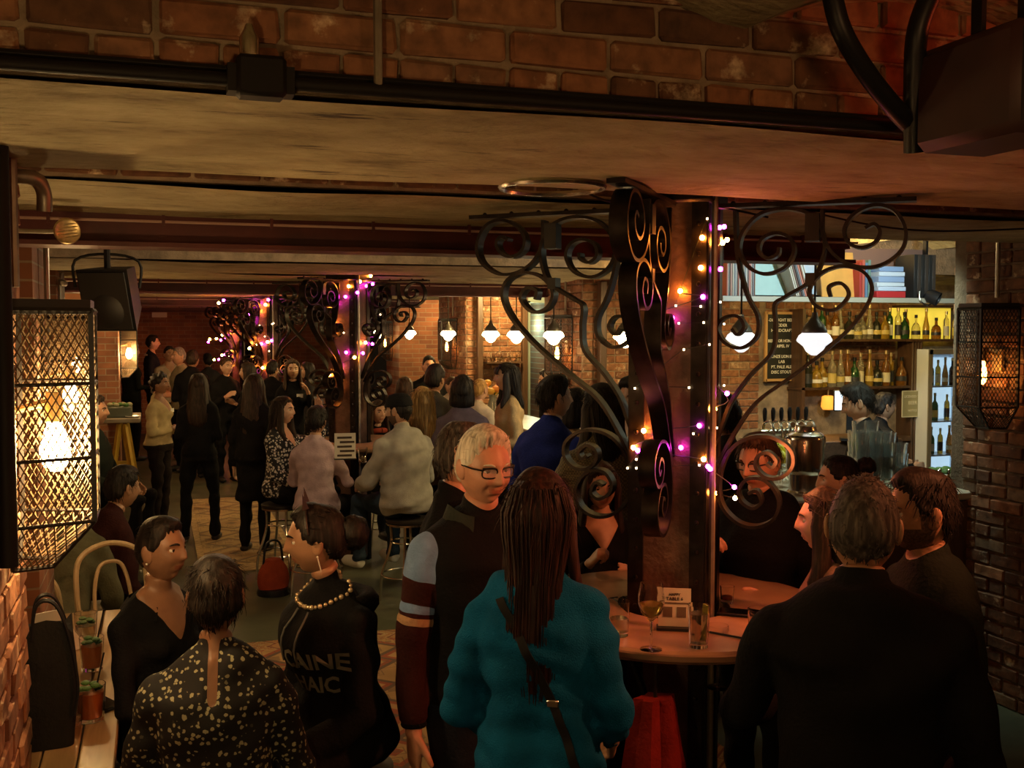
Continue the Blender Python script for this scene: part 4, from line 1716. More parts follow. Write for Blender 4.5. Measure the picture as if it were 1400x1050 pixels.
def build_people():
    dg0 = []
    for nme in ('relaxed', 'grip', 'flat', 'fist'):
        dg0.append((nme, remesh_job(hand_source(nme), .0042, 2, .5)))
        dg0.append((nme + '_lo', remesh_job(hand_source(nme), .0062, 1, .5)))
    jobs = []
    for s in PEOPLE:
        ztop = zat(s['py'], s['d'])
        pose = s.get('pose', 'stand')
        if pose == 'stand':
            hgt = s.get('height') or ztop / (1.0 - (1 - math.cos(s.get('lean', 0))) * .45)
            seat = None
        else:
            hgt = s.get('height', 1.66 if s.get('female') else 1.76)
            seat = ztop - (.883 * hgt / 1.75) * math.cos(s.get('lean', 0)) - .0
        b = Body(hgt, s.get('female', False), pose, s.get('lean', 0), s.get('arms', ('down', 'down')), s.get('girth', 1.0), seat, s.get('side', 0), s.get('skirt', False), loose=s.get('loose', .004), legspread=s.get('legspread', 1.0), foot=s.get('foot'), twist=s.get('twist', 0), shw=s.get('shw', 1.0), jacket=s.get('jacket', 0))
        s['body'] = b
        s['hgt'] = hgt
        s['seat'] = seat
        vox = s.get('vox', .009 if s['d'] < 5 else (.0155 if s['d'] < 10 else .022))
        jobs.append((s, remesh_job(b.mb, vox * b.k, 6, .5)))
    bpy.context.view_layer.update()
    dg = bpy.context.evaluated_depsgraph_get()
    for nme, o in dg0:
        HANDS[nme] = take(o, dg)
    taken = []
    for s, o in jobs:
        taken.append((s, take(o, dg)))
    for i, (s, (V, Q, T, NR)) in enumerate(taken):
        b = s['body']
        k = b.k
        rs = np.random.RandomState(100 + i)
        f = b.f
        zq = zone(b, V[Q].mean(1), s) if len(Q) else np.zeros(0, int)
        zt = zone(b, V[T].mean(1), s) if len(T) else np.zeros(0, int)
        # folds in the cloth
        vz = zone(b, V, s)
        fold = np.zeros(len(V))
        for q in range(6):
            w = rs.normal(size=3) * np.array([14, 14, 26])
            fold += np.sin(V @ w + rs.uniform(0, 6.28) + 1.3 * np.sin(V @ (rs.normal(size=3) * 9)))
        amp = s.get('fold', .0035)
        V = V + NR * (fold * amp * ((vz > 0) & (vz != 3)))[:, None]
        V = smooth_borders(V, Q, zq, T, zt)
        nm = NM()
        nm.add(V, Q, zq, T, zt)
        # hands
        hp = s.get('hands', ('relaxed', 'relaxed'))
        for j, (w, fo, sx, el) in enumerate(b.wr):
            if hp[j] is None:
                continue
            hv, hq, ht, _ = HANDS[hp[j] + ('' if s['d'] < 5.5 else '_lo')]
            hv = hv.copy()
            if sx < 0:
                hv[:, 0] *= -1
                hq2, ht2 = hq[:, ::-1], ht[:, ::-1]
            else:
                hq2, ht2 = hq, ht
            yv = fo / np.linalg.norm(fo)
            hd = s.get('hdir', (None, None))[j]
            if hd is not None:
                yv = b.R @ (dirv(hd) * np.array([sx, 1, 1]))
            pn = s.get('palm', (None, None))[j]
            inward = b.R @ (np.array(pn, float) * np.array([sx, 1, 1])) if pn is not None else b.R @ np.array([-sx, .15, -.25])
            zv = -(inward - yv * (inward @ yv))
            zv /= np.linalg.norm(zv)
            xv = np.cross(yv, zv)
            A = np.stack([xv, yv, zv], 1)
            hs = k * (.96 if f else 1.06)
            nm.add((hv * hs) @ A.T + w + yv * .012, hq2, 0, ht2, 0)
            s.setdefault('palmpos', {})[j] = w + yv * .085 * hs - zv * .03
        # head
        hy, hpz, hr = s.get('hyaw', 0), s.get('hpitch', 0), s.get('hroll', 0)
        M = b.R @ rot_z(-math.radians(hy)) @ rot_x(-math.radians(hpz)) @ rot_y(math.radians(hr))
        if s.get('lean', 0) > .2:
            M = rot_x(s['lean'] * .55) @ M
        S = k * s.get('hscale', 1.0)
        hi = s['d'] < 9
        head_piece(nm, f, M, b.head, S, s.get('beard', False), s.get('smile', False), hi)
        sk, lp = skin(s.get('skin', 'light'))
        hm = HAIRS[s.get('haircol', 'dark')]
        mats = [sk, s['top'], s.get('bottom') or CLOTH['black'], s.get('shoes') or SHOE, lp, EYEW, IRIS, HAIRS.get(s.get('beardcol', s.get('haircol', 'dark')))]
        mats += s.get('extra', [])
        me = nm.mesh('person', mats)
        o = bpy.data.objects.new('person', me)
        COL.objects.link(o)
        tag(o, s['label'], 'person', s.get('group'))
        ray = math.atan2(s['px'] - 700, FPX) + YAW
        heading = ray + math.radians(s['rel'])
        Rz = rot_z(-heading)
        top = b.head + M @ np.array([0, -.01, .119 * S])
        off = Rz @ np.array([top[0], top[1], 0])
        tgt = PP(s['px'], s['py'], s['d'])
        o.location = (tgt.x - off[0], tgt.y - off[1], s.get('lift', 0))
        o.rotation_euler = (0, 0, -heading)
        s['obj'] = o
        s['Mh'], s['Sh'] = M, S
        if s.get('hair', 'short') != 'none':
            hn = hair_piece(s.get('hair', 'short'), f, M, b.head, S, s.get('hairlen', .3), i, hi, s.get('vol', 1.0), s.get('recede', 0), s.get('hw', 1.0))
            h = bpy.data.objects.new('hair', hn.mesh('hair', [hm]))
            COL.objects.link(h)
            h.parent = o
        for fn in s.get('add', []):
            fn(s, o)


def head_xf(s):
    M, S, c = s['Mh'], s['Sh'], s['body'].head
    return lambda p: Vector(c + M @ (np.array(p, float) * S))


def add_mb_child(o, name, mb, mats, smooth=True, label=None):
    c = mb.obj(name, mats, o, smooth)
    if label:
        c['label'] = label
    return c


def glasses(s, o):
    X = head_xf(s)
    mb = MB()
    y = .092 if s['body'].f else .097
    for sx in (-1, 1):
        ring = []
        for a in np.linspace(0, 2 * np.pi, 21):
            ring.append(X((sx * .032 + .024 * np.sign(np.cos(a)) * abs(np.cos(a)) ** .6, y - .012 * (abs(sx * .032 + .024 * np.cos(a)) / .056) ** 2, .010 + .016 * np.sign(np.sin(a)) * abs(np.sin(a)) ** .7)))
        mb.tube(ring, .0028, 6, caps=False)
        mb.tube([X((sx * .054, y - .012, .018)), X((sx * .075, y - .04, .018)), X((sx * .083, -.01, .014))], .0026, 6)
        mb.tube([X((sx * .010, y - .002, .024)), X((sx * .055, y - .012, .025))], .0032, 6)
    mb.tube([X((-.009, y, .014)), X((.009, y, .014))], .0028, 6)
    g = add_mb_child(o, 'glasses', mb, mat('spectacle_frame', (.01, .008, .008), .3), label='dark rimmed spectacles')
    for sx in (-1, 1):
        ml = MB()
        for dy in (0, .0012):
            pass
        rg = [[X((sx * .032 + .0225 * np.sign(np.cos(a)) * abs(np.cos(a)) ** .6, y + dy - .012 * (abs(sx * .032 + .0225 * np.cos(a)) / .056) ** 2, .010 + .0145 * np.sign(np.sin(a)) * abs(np.sin(a)) ** .7)) for a in np.linspace(0, 2 * np.pi, 20, endpoint=False)] for dy in (0, .0012)]
        ml.loft(rg)
        ml.obj('lens', mat('spectacle_lens', (.8, .8, .8), .05, alpha=.10), g)


def earrings(s, o, ln=.05):
    X = head_xf(s)
    for sx in (-1, 1):
        mb = MB().tube([X((sx * .082, -.002, -.036)), X((sx * .086, -.008, -.036 - ln))], .0022, 6).sphere(X((sx * .082, -.002, -.036)), .004, 8, 6)
        add_mb_child(o, 'earring', mb, mat('silver_bright', (.9, .84, .72), .3, .2))


def studs(s, o):
    X = head_xf(s)
    for sx in (-1, 1):
        add_mb_child(o, 'earring', MB().sphere(X((sx * .084, .0, -.032)), .0045, 8, 6), mat('silver_bright', (.9, .84, .72), .3, .2))


def surf_drop(o, pts, dirn, gap=.004):
    """push points along dirn (local) until they rest on the body surface"""
    me = o.data
    bv = BVHTree.FromPolygons([v.co for v in me.vertices], [tuple(p.vertices) for p in me.polygons])
    out = []
    dv = Vector(dirn).normalized()
    for p in pts:
        p = Vector(p)
        h = bv.ray_cast(p - dv * .6, dv)
        out.append(h[0] - dv * gap if h[0] is not None else p)
    return out


def text_mesh(body, size, bold=0.0, align='CENTER', extr=.0008, spacing=1.0):
    cu = bpy.data.curves.new('txt', 'FONT')
    cu.body = body
    cu.size = size
    cu.align_x = align
    cu.align_y = 'CENTER'
    cu.extrude = extr
    cu.offset = bold
    cu.space_character = spacing
    cu.resolution_u = 2
    t = bpy.data.objects.new('txt', cu)
    COL.objects.link(t)
    bpy.context.view_layer.update()
    me = bpy.data.meshes.new_from_object(t.evaluated_get(bpy.context.evaluated_depsgraph_get()))
    bpy.data.objects.remove(t)
    bpy.data.curves.remove(cu)
    return me


def badge(s, o):
    b = s['body']
    p = b.sp(.36, -.07, .2)
    c = surf_drop(o, [p], b.R @ np.array([0, -1, 0]))[0]
    add_mb_child(o, 'name_badge', MB().box(c, (.075 * b.k, .004, .045 * b.k)), mat('badge_white', (.8, .8, .76), .6), False, 'white sticky name badge')


def strap(s, o):
    """cross body strap over the back"""
    b = s['body']
    pts = [b.sp(.46, -.085, -.1), b.sp(.36, -.02, -.15), b.sp(.22, .05, -.15), b.sp(.08, .11, -.14), b.sp(-.05, .155, -.12)]
    cp = catmull(pts, 5)
    cp = surf_drop(o, cp, b.R @ np.array([0, 1, 0]), .006)
    add_mb_child(o, 'bag_strap', MB().bar(cp, (1, 0, .4), .022, .004), BLACKPL, label='black cross body bag strap')
    add_mb_child(o, 'strap_buckle', MB().bevbox(cp[11], (.032, .012, .02), .003), CHROME, label='small metal buckle')


def necklace(s, o):
    b = s['body']
    mb = MB()
    bv = BVHTree.FromPolygons([v.co for v in o.data.vertices], [tuple(p.vertices) for p in o.data.polygons])
    n = 36
    for i in range(n):
        a = -math.pi * .9 + 2 * math.pi * .9 * i / (n - 1)
        u = .515 - .085 * (.5 + .5 * math.cos(a))
        c = Vector(b.sp(u + .03, 0, -.01))
        q = Vector(b.sp(u, math.sin(a) * .35, math.cos(a) * .35))
        h = bv.ray_cast(q, (c - q).normalized())
        if h[0] is None:
            continue
        mb.sphere(h[0] - (c - q).normalized() * .004, .0085 if i % 2 else .0065, 8, 6)
    add_mb_child(o, 'necklace', mb, mat('gold_beads', (.9, .72, .46), .25, .6), label='chunky gold and pearl bead necklace')


def hood(s, o):
    """hood lying folded behind the neck, with drawstrings"""
    b = s['body']
    pts = [b.sp(.455 - .03 * math.cos(a), .12 * math.sin(a), -.085 * math.cos(a) - .035) for a in np.linspace(-1.9, 1.9, 18)]
    add_mb_child(o, 'hood', MB().tube(pts, [.012 + .032 * math.sin(math.pi * i / 17) for i in range(18)], 10), s['top'])
    for sx in (-1, 1):
        pts = surf_drop(o, [b.sp(.44 - .028 * i, sx * (.035 + .003 * i), .2) for i in range(7)], b.R @ np.array([0, -1, 0]), .005)
        add_mb_child(o, 'drawstring', MB().tube(pts, .0035, 6), mat('drawstring_grey', (.12, .12, .11), .7))


def cat_ears(s, o):
    X = head_xf(s)
    mb = MB()
    ring = [X((.088 * math.cos(a), .02, .088 * math.sin(a) + .045)) for a in np.linspace(0, math.pi, 15)]
    mb.tube(ring, .005, 6)
    for sx in (-1, 1):
        base = np.array([sx * .048, .02, .122])
        vs = [X(base + np.array(p)) for p in ((-.024, .006, 0), (.024, .006, -.012 * sx), (0, -.014, 0), (sx * .010, .0, .055))]
        mb.add(vs, [(0, 1, 3), (1, 2, 3), (2, 0, 3), (0, 2, 1)])
    add_mb_child(o, 'cat_ear_band', mb, BLACK, False, 'black headband with pointed ears')


def cap(s, o):
    X = head_xf(s)
    rings = []
    for el in (8, 25, 45, 65, 85):
        e = math.radians(el)
        rings.append([X((.092 * math.cos(e) ** .5 * math.sin(a), .112 * math.cos(e) ** .5 * math.cos(a) - .006, .02 + .118 * math.sin(e))) for a in np.linspace(0, 2 * np.pi, 24, endpoint=False)])
    mb = MB().loft([r[::-1] for r in rings], caps=True)
    add_mb_child(o, 'cap', mb, cloth('capblack', (.012, .012, .013)), label='black knit cap')


def scarf(s, o):
    b = s['body']
    pts = [b.sp(.47 + .02 * math.cos(a), .085 * math.sin(a), .085 * math.cos(a) + .005) for a in np.linspace(0, 2 * np.pi, 20)]
    add_mb_child(o, 'scarf', MB().tube(pts, .026, 10, caps=False), cloth('scarf_red', (.32, .06, .035)), label='red scarf')


def collar(s, o, m=None, r=.014, h=.03):
    """shirt or jacket collar standing round the neck, open at the throat"""
    b = s['body']
    rings = []
    for a in np.linspace(-2.55, 2.55, 22):
        rad = np.array([.100 * math.sin(a), -.088 * math.cos(a) - .004, 0])
        lo = b.sp(.470 - .035 * max(0, -math.cos(a)), rad[0] * 1.15, rad[1] * 1.1)
        hi = b.sp(.470 + h - .035 * max(0, -math.cos(a)), rad[0] * 1.02, rad[1] * 1.0)
        lo2 = b.sp(.462 - .045 * max(0, -math.cos(a)), rad[0] * 1.35, rad[1] * 1.25)
        rings.append([Vector(lo), Vector(hi), Vector(lo2)])
    add_mb_child(o, 'collar', MB().loft(rings), s['top'] if m is None else m)
# ------------------------------------------------------------------ the crowd
BLK = cloth('black', (.007, .007, .008), .85)
NAVY = cloth('navy', (.012, .014, .022))
CHAR = cloth('charcoal', (.025, .024, .026))
TEAL = cloth('teal_knit', (.004, .105, .25), bump=.5, bscale=260)
JEANS = cloth('jeans', (.025, .04, .06))
DJEANS = cloth('dark_jeans', (.014, .018, .028))
LBLUE = cloth('pale_blue', (.17, .28, .52))
MAROON = cloth('maroon', (.035, .010, .009))
TANC = cloth('tan_stripe', (.42, .26, .15))
OLIVE = cloth('olive', (.10, .095, .055))
GREENBLK = cloth('green_black', (.012, .018, .014))
BEIGE = cloth('beige_knit', (.46, .37, .2), bump=.4, bscale=200)
CREAM = cloth('cream', (.5, .42, .3))
LILAC = cloth('lilac', (.5, .38, .42))
GREY = cloth('grey_marl', (.40, .38, .33), bump=.5, bscale=220)
PURPLE = cloth('plum_grey', (.13, .10, .13))
BLUE = cloth('royal_blue', (.010, .02, .16))
WHITE = cloth('white_shirt', (.6, .6, .6))
DUSK = cloth('dusty_rose', (.22, .09, .07))
BROWN = cloth('brown', (.10, .055, .03))
HOUND = mat_check('cloth_houndstooth', (.17, .145, .085), (.06, .052, .032), 95)
FLORAL1 = mat_spots('cloth_blossom', (.010, .010, .012), (.45, .44, .28), 58, .33)
FLORAL2 = mat_spots('cloth_leaf_print', (.012, .011, .013), (.65, .62, .58), 46, .42)
FLORAL3 = mat_spots('cloth_gold_print', (.015, .012, .010), (.3, .24, .12), 50, .3)
SNEAK = mat('sneaker_white', (.6, .56, .46), .6)


def hoodie_print(s, o):
    b = s['body']
    for row, (txt, u, sz) in enumerate((('CAINE', .30, .078), ('HAIC', .215, .072))):
        me = text_mesh(txt, sz, .002)
        c = b.sp(u, .0, 0)
        vs = []
        for v in me.vertices:
            # letters run around the chest; local x to the figure's left when read from the front
            ang = v.co.x / .17 + .62
            p = b.sp(u + v.co.y / b.k - .10 * v.co.x * 0, -math.sin(ang) * .5, math.cos(ang) * .5)
            vs.append((p, ang))
        bv = BVHTree.FromPolygons([v.co for v in o.data.vertices], [tuple(p.vertices) for p in o.data.polygons])
        co = []
        for (p, ang), v in zip(vs, me.vertices):
            ctr = b.sp(u + v.co.y / b.k, 0, 0)
            dv = Vector(ctr) - Vector(p)
            h = bv.ray_cast(Vector(p), dv.normalized())
            co.append((h[0] - dv.normalized() * .013) if h[0] is not None else Vector(p))
        for v, q in zip(me.vertices, co):
            v.co = q
        me.materials.clear()
        me.materials.append(mat('print_ink', (.3, .29, .22), .7))
        t = bpy.data.objects.new('printed_lettering', me)
        COL.objects.link(t)
        t.parent = o
        t['label'] = 'pale printed lettering on the chest'


def fleece_collar(s, o):
    collar(s, o, cloth('fleece_trim', (.03, .035, .03)), .018, .075)


# --- around the near table
person('white haired man in dark spectacles and black jacket with pale blue shoulder panel, smiling', 664, 588, 3.3, 150,
       top=BLK, bottom=DJEANS, hair='slick', haircol='white', recede=5, vol=1.35, skin='red', smile=True, hpitch=10, arms=('down', 'bent'), girth=1.1, vox=.00955, fold=.0022,
       bands=[(-1, .15, 8), (.15, .29, 9), (.29, .34, 8), (.34, .365, 9), (.365, .41, 10), (.41, .97, 9)], extra=[LBLUE, MAROON, TANC], add=[glasses, fleece_collar], collar=.72, loose=.006)
person('dark haired man in black coat standing right behind the white haired man', 630, 580, 3.75, 95,
       top=BLK, bottom=BLK, hair='short', haircol='saltpepper', vol=.7, skin='red', collar=.7)
person('woman in teal knit sweater with long auburn hair seen from behind', 737, 648, 2.75, 12, female=True,
       top=TEAL, bottom=NAVY, hair='long', hw=.66, hairlen=.34, haircol='auburn', skin='light', arms=(((.24, .05, -1), (-.15, .75, -.5)), ((.24, .05, -1), (-.15, .75, -.5))), girth=1.03, loose=.013, hem=-.16, fold=.004, vox=.0095, add=[strap], shw=1.0, jacket=.06)
person('broad man in black sweater with cropped hair seen from behind', 1184, 655, 2.45, 2,
       top=BLK, bottom=DJEANS, hair='buzz', haircol='saltpepper', vol=1.2, skin='tan', arms=(((.27, .1, -1), (-.1, .6, -.6)), ((.42, .45, -1), (-.15, .95, -.1))), girth=1.13, loose=.014, hem=-.18, jacket=.08, shw=1.05, hroll=2, collar=.26, vox=.0095)
person('bearded man in dark green shirt turned to the left beside the brick wall', 1260, 648, 2.95, -114,
       top=GREENBLK, bottom=BLK, hair='short', haircol='black', beard=True, beardcol='stubble', skin='tan', arms=('bent', 'down'), girth=1.06, collar=.6, add=[collar], hpitch=5)
person('young woman with long dark hair in profile, holding a wine glass over the table', 1130, 670, 3.4, -88, female=True,
       top=cloth('rose_taupe', (.24, .14, .10)), bottom=BLK, hair='long', hairlen=.22, haircol='dark', skin='fair', arms=(((.2, .2, -1), (-.25, .95, .15)), ((.2, .3, -1), (-.05, .95, .22))), hands=('relaxed', 'grip'), hpitch=4, sleeve=.8, vox=.0095)
person('woman with dark hair in a top bun facing left at the bar side', 1148, 622, 4.35, -98, female=True,
       top=CHAR, bottom=BLK, hair='bun', hairlen=.3, haircol='black', skin='fair', arms=('hold', 'down'), hpitch=6)
person('man in spectacles and black sweater half hidden by the right scroll bracket', 1036, 594, 4.15, -148,
       top=BLK, bottom=BLK, hair='short', haircol='brown', vol=.7, skin='red', arms=(((.2, .35, -1), (-.5, .6, .6)), 'bent'), hands=('grip', 'relaxed'), add=[glasses], hpitch=12, girth=1.1, collar=.6)
person('woman with dark hair and black top standing behind the left scroll bracket', 822, 634, 4.5, 168, female=True,
       top=BLK, bottom=BLK, hair='long', hairlen=.2, haircol='dark', skin='fair', arms=(((.2, .3, -1), (-.4, .6, .7)), 'hold'), hands=('grip', 'relaxed'), hpitch=8, vneck=.12)
# --- between column and bar
person('woman in olive houndstooth jacket with dark hair seen from behind', 822, 526, 5.4, -28, female=True,
       top=HOUND, bottom=BLK, hair='long', hairlen=.12, haircol='black', skin='light', arms=('bent', 'table'), loose=.03, girth=1.1, hem=-.14, jacket=.08, add=[earrings], hyaw=-25)
person('dark haired person in beige top between blue sweater and houndstooth jacket', 785, 533, 6.6, 70, female=True,
       top=cloth('camel', (.3, .2, .1)), bottom=BLK, hair='bob', haircol='black', skin='light', arms=('bent', 'bent'))
person('man in royal blue sweater with dark hair turned towards the bar', 756, 516, 6.1, 38,
       top=BLUE, bottom=BLK, hair='short', haircol='black', skin='light', arms=('bent', 'bent'), girth=1.05, loose=.012, collar=.5, hyaw=25)
person('man in white shirt looking down behind the column', 862, 517, 7.1, -150,
       top=WHITE, bottom=BLK, hair='short', haircol='black', vol=1.2, skin='tan', arms=('bent', 'hold'), hpitch=18, vneck=.1)
# --- table by the left wall
person('woman with slick dark hair in open collared black shirt seated by the left wall', 217, 708, 3.65, 138, female=True, pose='sit',
       top=BLK, bottom=BLK, hair='slick', haircol='black', skin='brown', arms=('lap', 'lap'), vneck=.125, add=[studs, collar], hyaw=-10, vox=.0095, fold=.003)
person('person in black blouse printed with small pale blossoms, back turned, cropped dark hair', 294, 764, 2.95, 6, female=True, pose='sit',
       top=FLORAL1, bottom=BLK, hair='short', haircol='black', vol=1.1, skin='brown', arms=(((.32, .2, -1), (-.3, .8, -.1)), ((.32, .2, -1), (-.3, .8, -.1))), girth=1.08, loose=.02, keyhole=.075, collar=.42, vox=.0095, shw=1.0, fold=.003)
person('woman in black printed hoodie with cat ear headband, gold necklace and long earrings, in profile', 430, 690, 3.35, -118, hyaw=30, female=True, pose='sit',
       top=BLK, bottom=BLK, hair='bun', hairlen=.1, haircol='black', vol=1.6, skin='tan', arms=(((.22, .15, -1), (-.2, .8, -.4)), ((.22, .15, -1), (-.3, .7, -.45))), loose=.035, girth=1.1, add=[necklace, cat_ears, earrings, hoodie_print, hood], collar=.35, lean=.10, vox=.0095, hem=-.12, hpitch=2)
person('man in olive shirt hunched forward on a chair by the left wall', 106, 660, 5.9, 25, pose='sit',
       top=OLIVE, bottom=cloth('khaki', (.35, .3, .22)), hair='short', haircol='saltpepper', vol=.7, skin='tan', arms=('table', 'table'), lean=.5, girth=1.12, loose=.015)
person('seated person in dark maroon top and black trousers past the olive shirt', 168, 640, 6.3, 60, pose='sit',
       top=MAROON, bottom=BLK, hair='short', haircol='black', skin='tan', arms=('lap', 'lap'), lean=.25)
person('person in dark green coat seated against the left wall near the yellow trestle', 128, 543, 9.4, 110, pose='sit', height=1.9,
       top=GREENBLK, bottom=BLK, hair='short', haircol='dark', skin='tan', arms=('lap', 'lap'), jacket=.1, loose=.03)
# --- standing group in the aisle
person('woman with short curly hair and beige v-neck sweater standing in the aisle', 218, 511, 11.0, 118, female=True,
       top=BEIGE, bottom=cloth('blackbrown', (.018, .013, .012)), hair='curly', haircol='black', vol=.7, skin='brown', arms=('cross', 'bent'), vneck=.13, loose=.025, hem=-.02, vox=.013, add=[badge])
person('woman all in black with long dark hair standing with her back turned in the aisle', 271, 511, 10.2, 10, female=True,
       top=BLK, bottom=BLK, hair='long', hairlen=.28, haircol='dark', skin='light', arms=('bent', 'bent'), jacket=.02, legspread=1.5)
person('woman with very long hair in black coat standing beside the leaf print blouse', 347, 512, 9.7, 22, female=True,
       top=BLK, bottom=BLK, hair='long', hairlen=.38, haircol='dark', skin='light', arms=('bent', 'down'), jacket=.35, loose=.02)
person('woman in black top with white neckline and badge facing the room', 400, 492, 12.2, 175, female=True,
       top=BLK, bottom=BLK, hair='long', hairlen=.12, haircol='brown', skin='light', arms=('down', 'raise'), add=[badge, lambda s, o: collar(s, o, WHITE)], collar=.3)
person('woman in profile with dark hair standing behind the aisle group', 339, 497, 12.8, -70, female=True,
       top=BLK, bottom=BLK, hair='bob', haircol='dark', skin='light', arms=('hold', 'down'))
# --- seated round the second column
person('woman in black and white leaf print blouse on a stool, hand raised to her face', 386, 543, 8.7, 118, female=True, pose='sit',
       top=FLORAL2, bottom=BLK, hair='long', hairlen=.16, haircol='dark', skin='fair', arms=('lap', ((.3, .75, -.12), (-.2, .05, 1))), vneck=.12, foot=.28, loose=.02, vox=.012, hands=('relaxed', 'flat'))
person('person in lilac blazer seated with back turned, dark hair', 432, 556, 8.2, 20, female=True, pose='sit',
       top=LILAC, bottom=BLK, hair='short', haircol='black', vol=1.2, skin='light', arms=('table', 'table'), girth=1.02, loose=.015, hem=-.2, jacket=.10, foot=.28, vox=.011, collar=.6)
person('bearded man in grey sweater and black cap on a metal stool', 545, 540, 8.0, -35, pose='sit',
       top=GREY, bottom=JEANS, shoes=SNEAK, hair='buzz', haircol='black', beard=True, beardcol='stubble', skin='light', arms=('table', 'table'), lean=.12, girth=1.12, loose=.02, foot=.2, add=[cap], hyaw=-25, vox=.011, hem=-.1)
person('woman in black with red scarf facing him across the second table', 516, 548, 10.1, 150, female=True, pose='sit', foot=.1,
       top=BLK, bottom=BLK, hair='long', hairlen=.12, haircol='brown', skin='fair', arms=('table', 'hold'), add=[scarf])
person('woman with gold and black print top behind the lilac blazer', 440, 533, 9.9, -160, female=True,
       top=FLORAL3, bottom=BLK, hair='long', hairlen=.1, haircol='black', skin='light', arms=('bent', 'bent'))
# --- crowd before the bar
person('woman with long straight blonde hair seen from behind', 578, 530, 8.5, -8, female=True,
       top=cloth('mustard_brown', (.16, .10, .04)), bottom=BLK, hair='long', hairlen=.36, haircol='blonde', skin='fair', arms=('bent', 'bent'))
person('man in dark vest with thick black hair facing the bar', 594, 502, 9.4, 30,
       top=cloth('dark_olive', (.05, .045, .035)), bottom=BLK, hair='short', haircol='black', vol=1.5, skin='tan', arms=('bent', 'bent'))
person('woman in plum grey shirt with dark bob seen from behind', 632, 515, 8.4, 5, female=True,
       top=PURPLE, bottom=BLK, hair='bob', haircol='black', skin='light', arms=('bent', 'bent'), loose=.015, shw=1.08)
person('smiling woman in beige blouse with long dark hair and fringe at the bar', 694, 497, 8.9, -100, female=True,
       top=cloth('sand', (.38, .27, .14)), bottom=GREENBLK, hair='fringe', hairlen=.16, haircol='black', skin='fair', arms=('cross', 'bent'), smile=True, loose=.015)
person('bartender in black with short hair behind the far stretch of the bar', 746, 506, 11.8, -95,
       top=BLK, bottom=BLK, hair='short', haircol='black', vol=.8, skin='light', arms=('bent', 'bent'), hpitch=15)
person('balding person with pale hair near the beer glasses at the bar', 655, 518, 10.1, 40,
       top=CREAM, bottom=BLK, hair='buzz', haircol='blonde', skin='fair', arms=('bent', 'bent'))
person('man with red lit face facing the room in front of the far bar piers', 586, 488, 13.0, 170,
       top=BLK, bottom=BLK, hair='short', haircol='black', skin='red', arms=('bent', 'bent'))
person('woman with light brown hair behind the blonde woman', 553, 517, 10.4, 15, female=True,
       top=CHAR, bottom=BLK, hair='bob', haircol='brown', skin='fair', arms=('bent', 'bent'))
person('man in cream shirt in front of the far bar', 617, 515, 11.6, 140,
       top=CREAM, bottom=BLK, hair='buzz', haircol='brown', skin='fair', arms=('bent', 'bent'))
# --- bartenders in the near bar bay
person('bartender in black shirt with swept dark hair working behind the near bar', 1166, 526, 6.75, -92,
       top=BLK, bottom=BLK, hair='short', haircol='black', vol=1.25, skin='light', arms=('bent', 'bent'), hpitch=18, lean=.08, collar=.5)
person('second bartender with dark hair standing behind the first', 1207, 538, 8.3, 60,
       top=BLK, bottom=BLK, hair='short', haircol='black', skin='tan', arms=('bent', 'bent'))
person('person with dark hair at the bar right behind the near column', 990, 541, 5.6, -40,
       top=CHAR, bottom=BLK, hair='short', haircol='black', skin='tan', arms=('bent', 'bent'))
# --- far end of the room
person('man in dark suit and white shirt standing by the far wall', 208, 459, 19.0, 90,
       top=NAVY, bottom=BLK, hair='short', haircol='black', skin='fair', arms=('bent', 'bent'), add=[lambda s, o: collar(s, o, WHITE)], vneck=.1)
person('dark clothed person standing near the far lantern', 181, 470, 16.5, 60, female=True,
       top=GREENBLK, bottom=BLK, hair='bob', haircol='black', skin='light', arms=('bent', 'down'))
person('man in pale shirt facing the room past the curly haired woman', 231, 474, 16.6, 160,
       top=CREAM, bottom=BLK, hair='short', haircol='dark', skin='light', arms=('bent', 'bent'), vneck=.1)
person('person with pale hair in light shirt beside him', 245, 476, 15.2, -120,
       top=cloth('sage', (.3, .27, .17)), bottom=BLK, hair='short', haircol='grey', skin='light', arms=('bent', 'bent'))
person('dark clothed man with back turned behind the long haired woman', 263, 480, 14.6, 20,
       top=BLK, bottom=BLK, hair='short', haircol='dark', skin='tan', arms=('bent', 'bent'), girth=1.1)
person('person in black with reddish face under the far fairy lights', 309, 490, 14.2, 150,
       top=BLK, bottom=BLK, hair='short', haircol='brown', skin='fair', arms=('hold', 'bent'))
person('person with dark hair under the far column lights', 284, 484, 16.8, -20,
       top=CHAR, bottom=BLK, hair='short', haircol='black', skin='tan')
person('dark haired person standing behind the woman with the badge', 372, 494, 14.2, 30,
       top=BLK, bottom=BLK, hair='short', haircol='black', skin='light')
person('person in dark clothes between the far column and second table', 420, 496, 13.9, -100,
       top=CHAR, bottom=BLK, hair='bob', haircol='black', skin='light', female=True)
build_people()
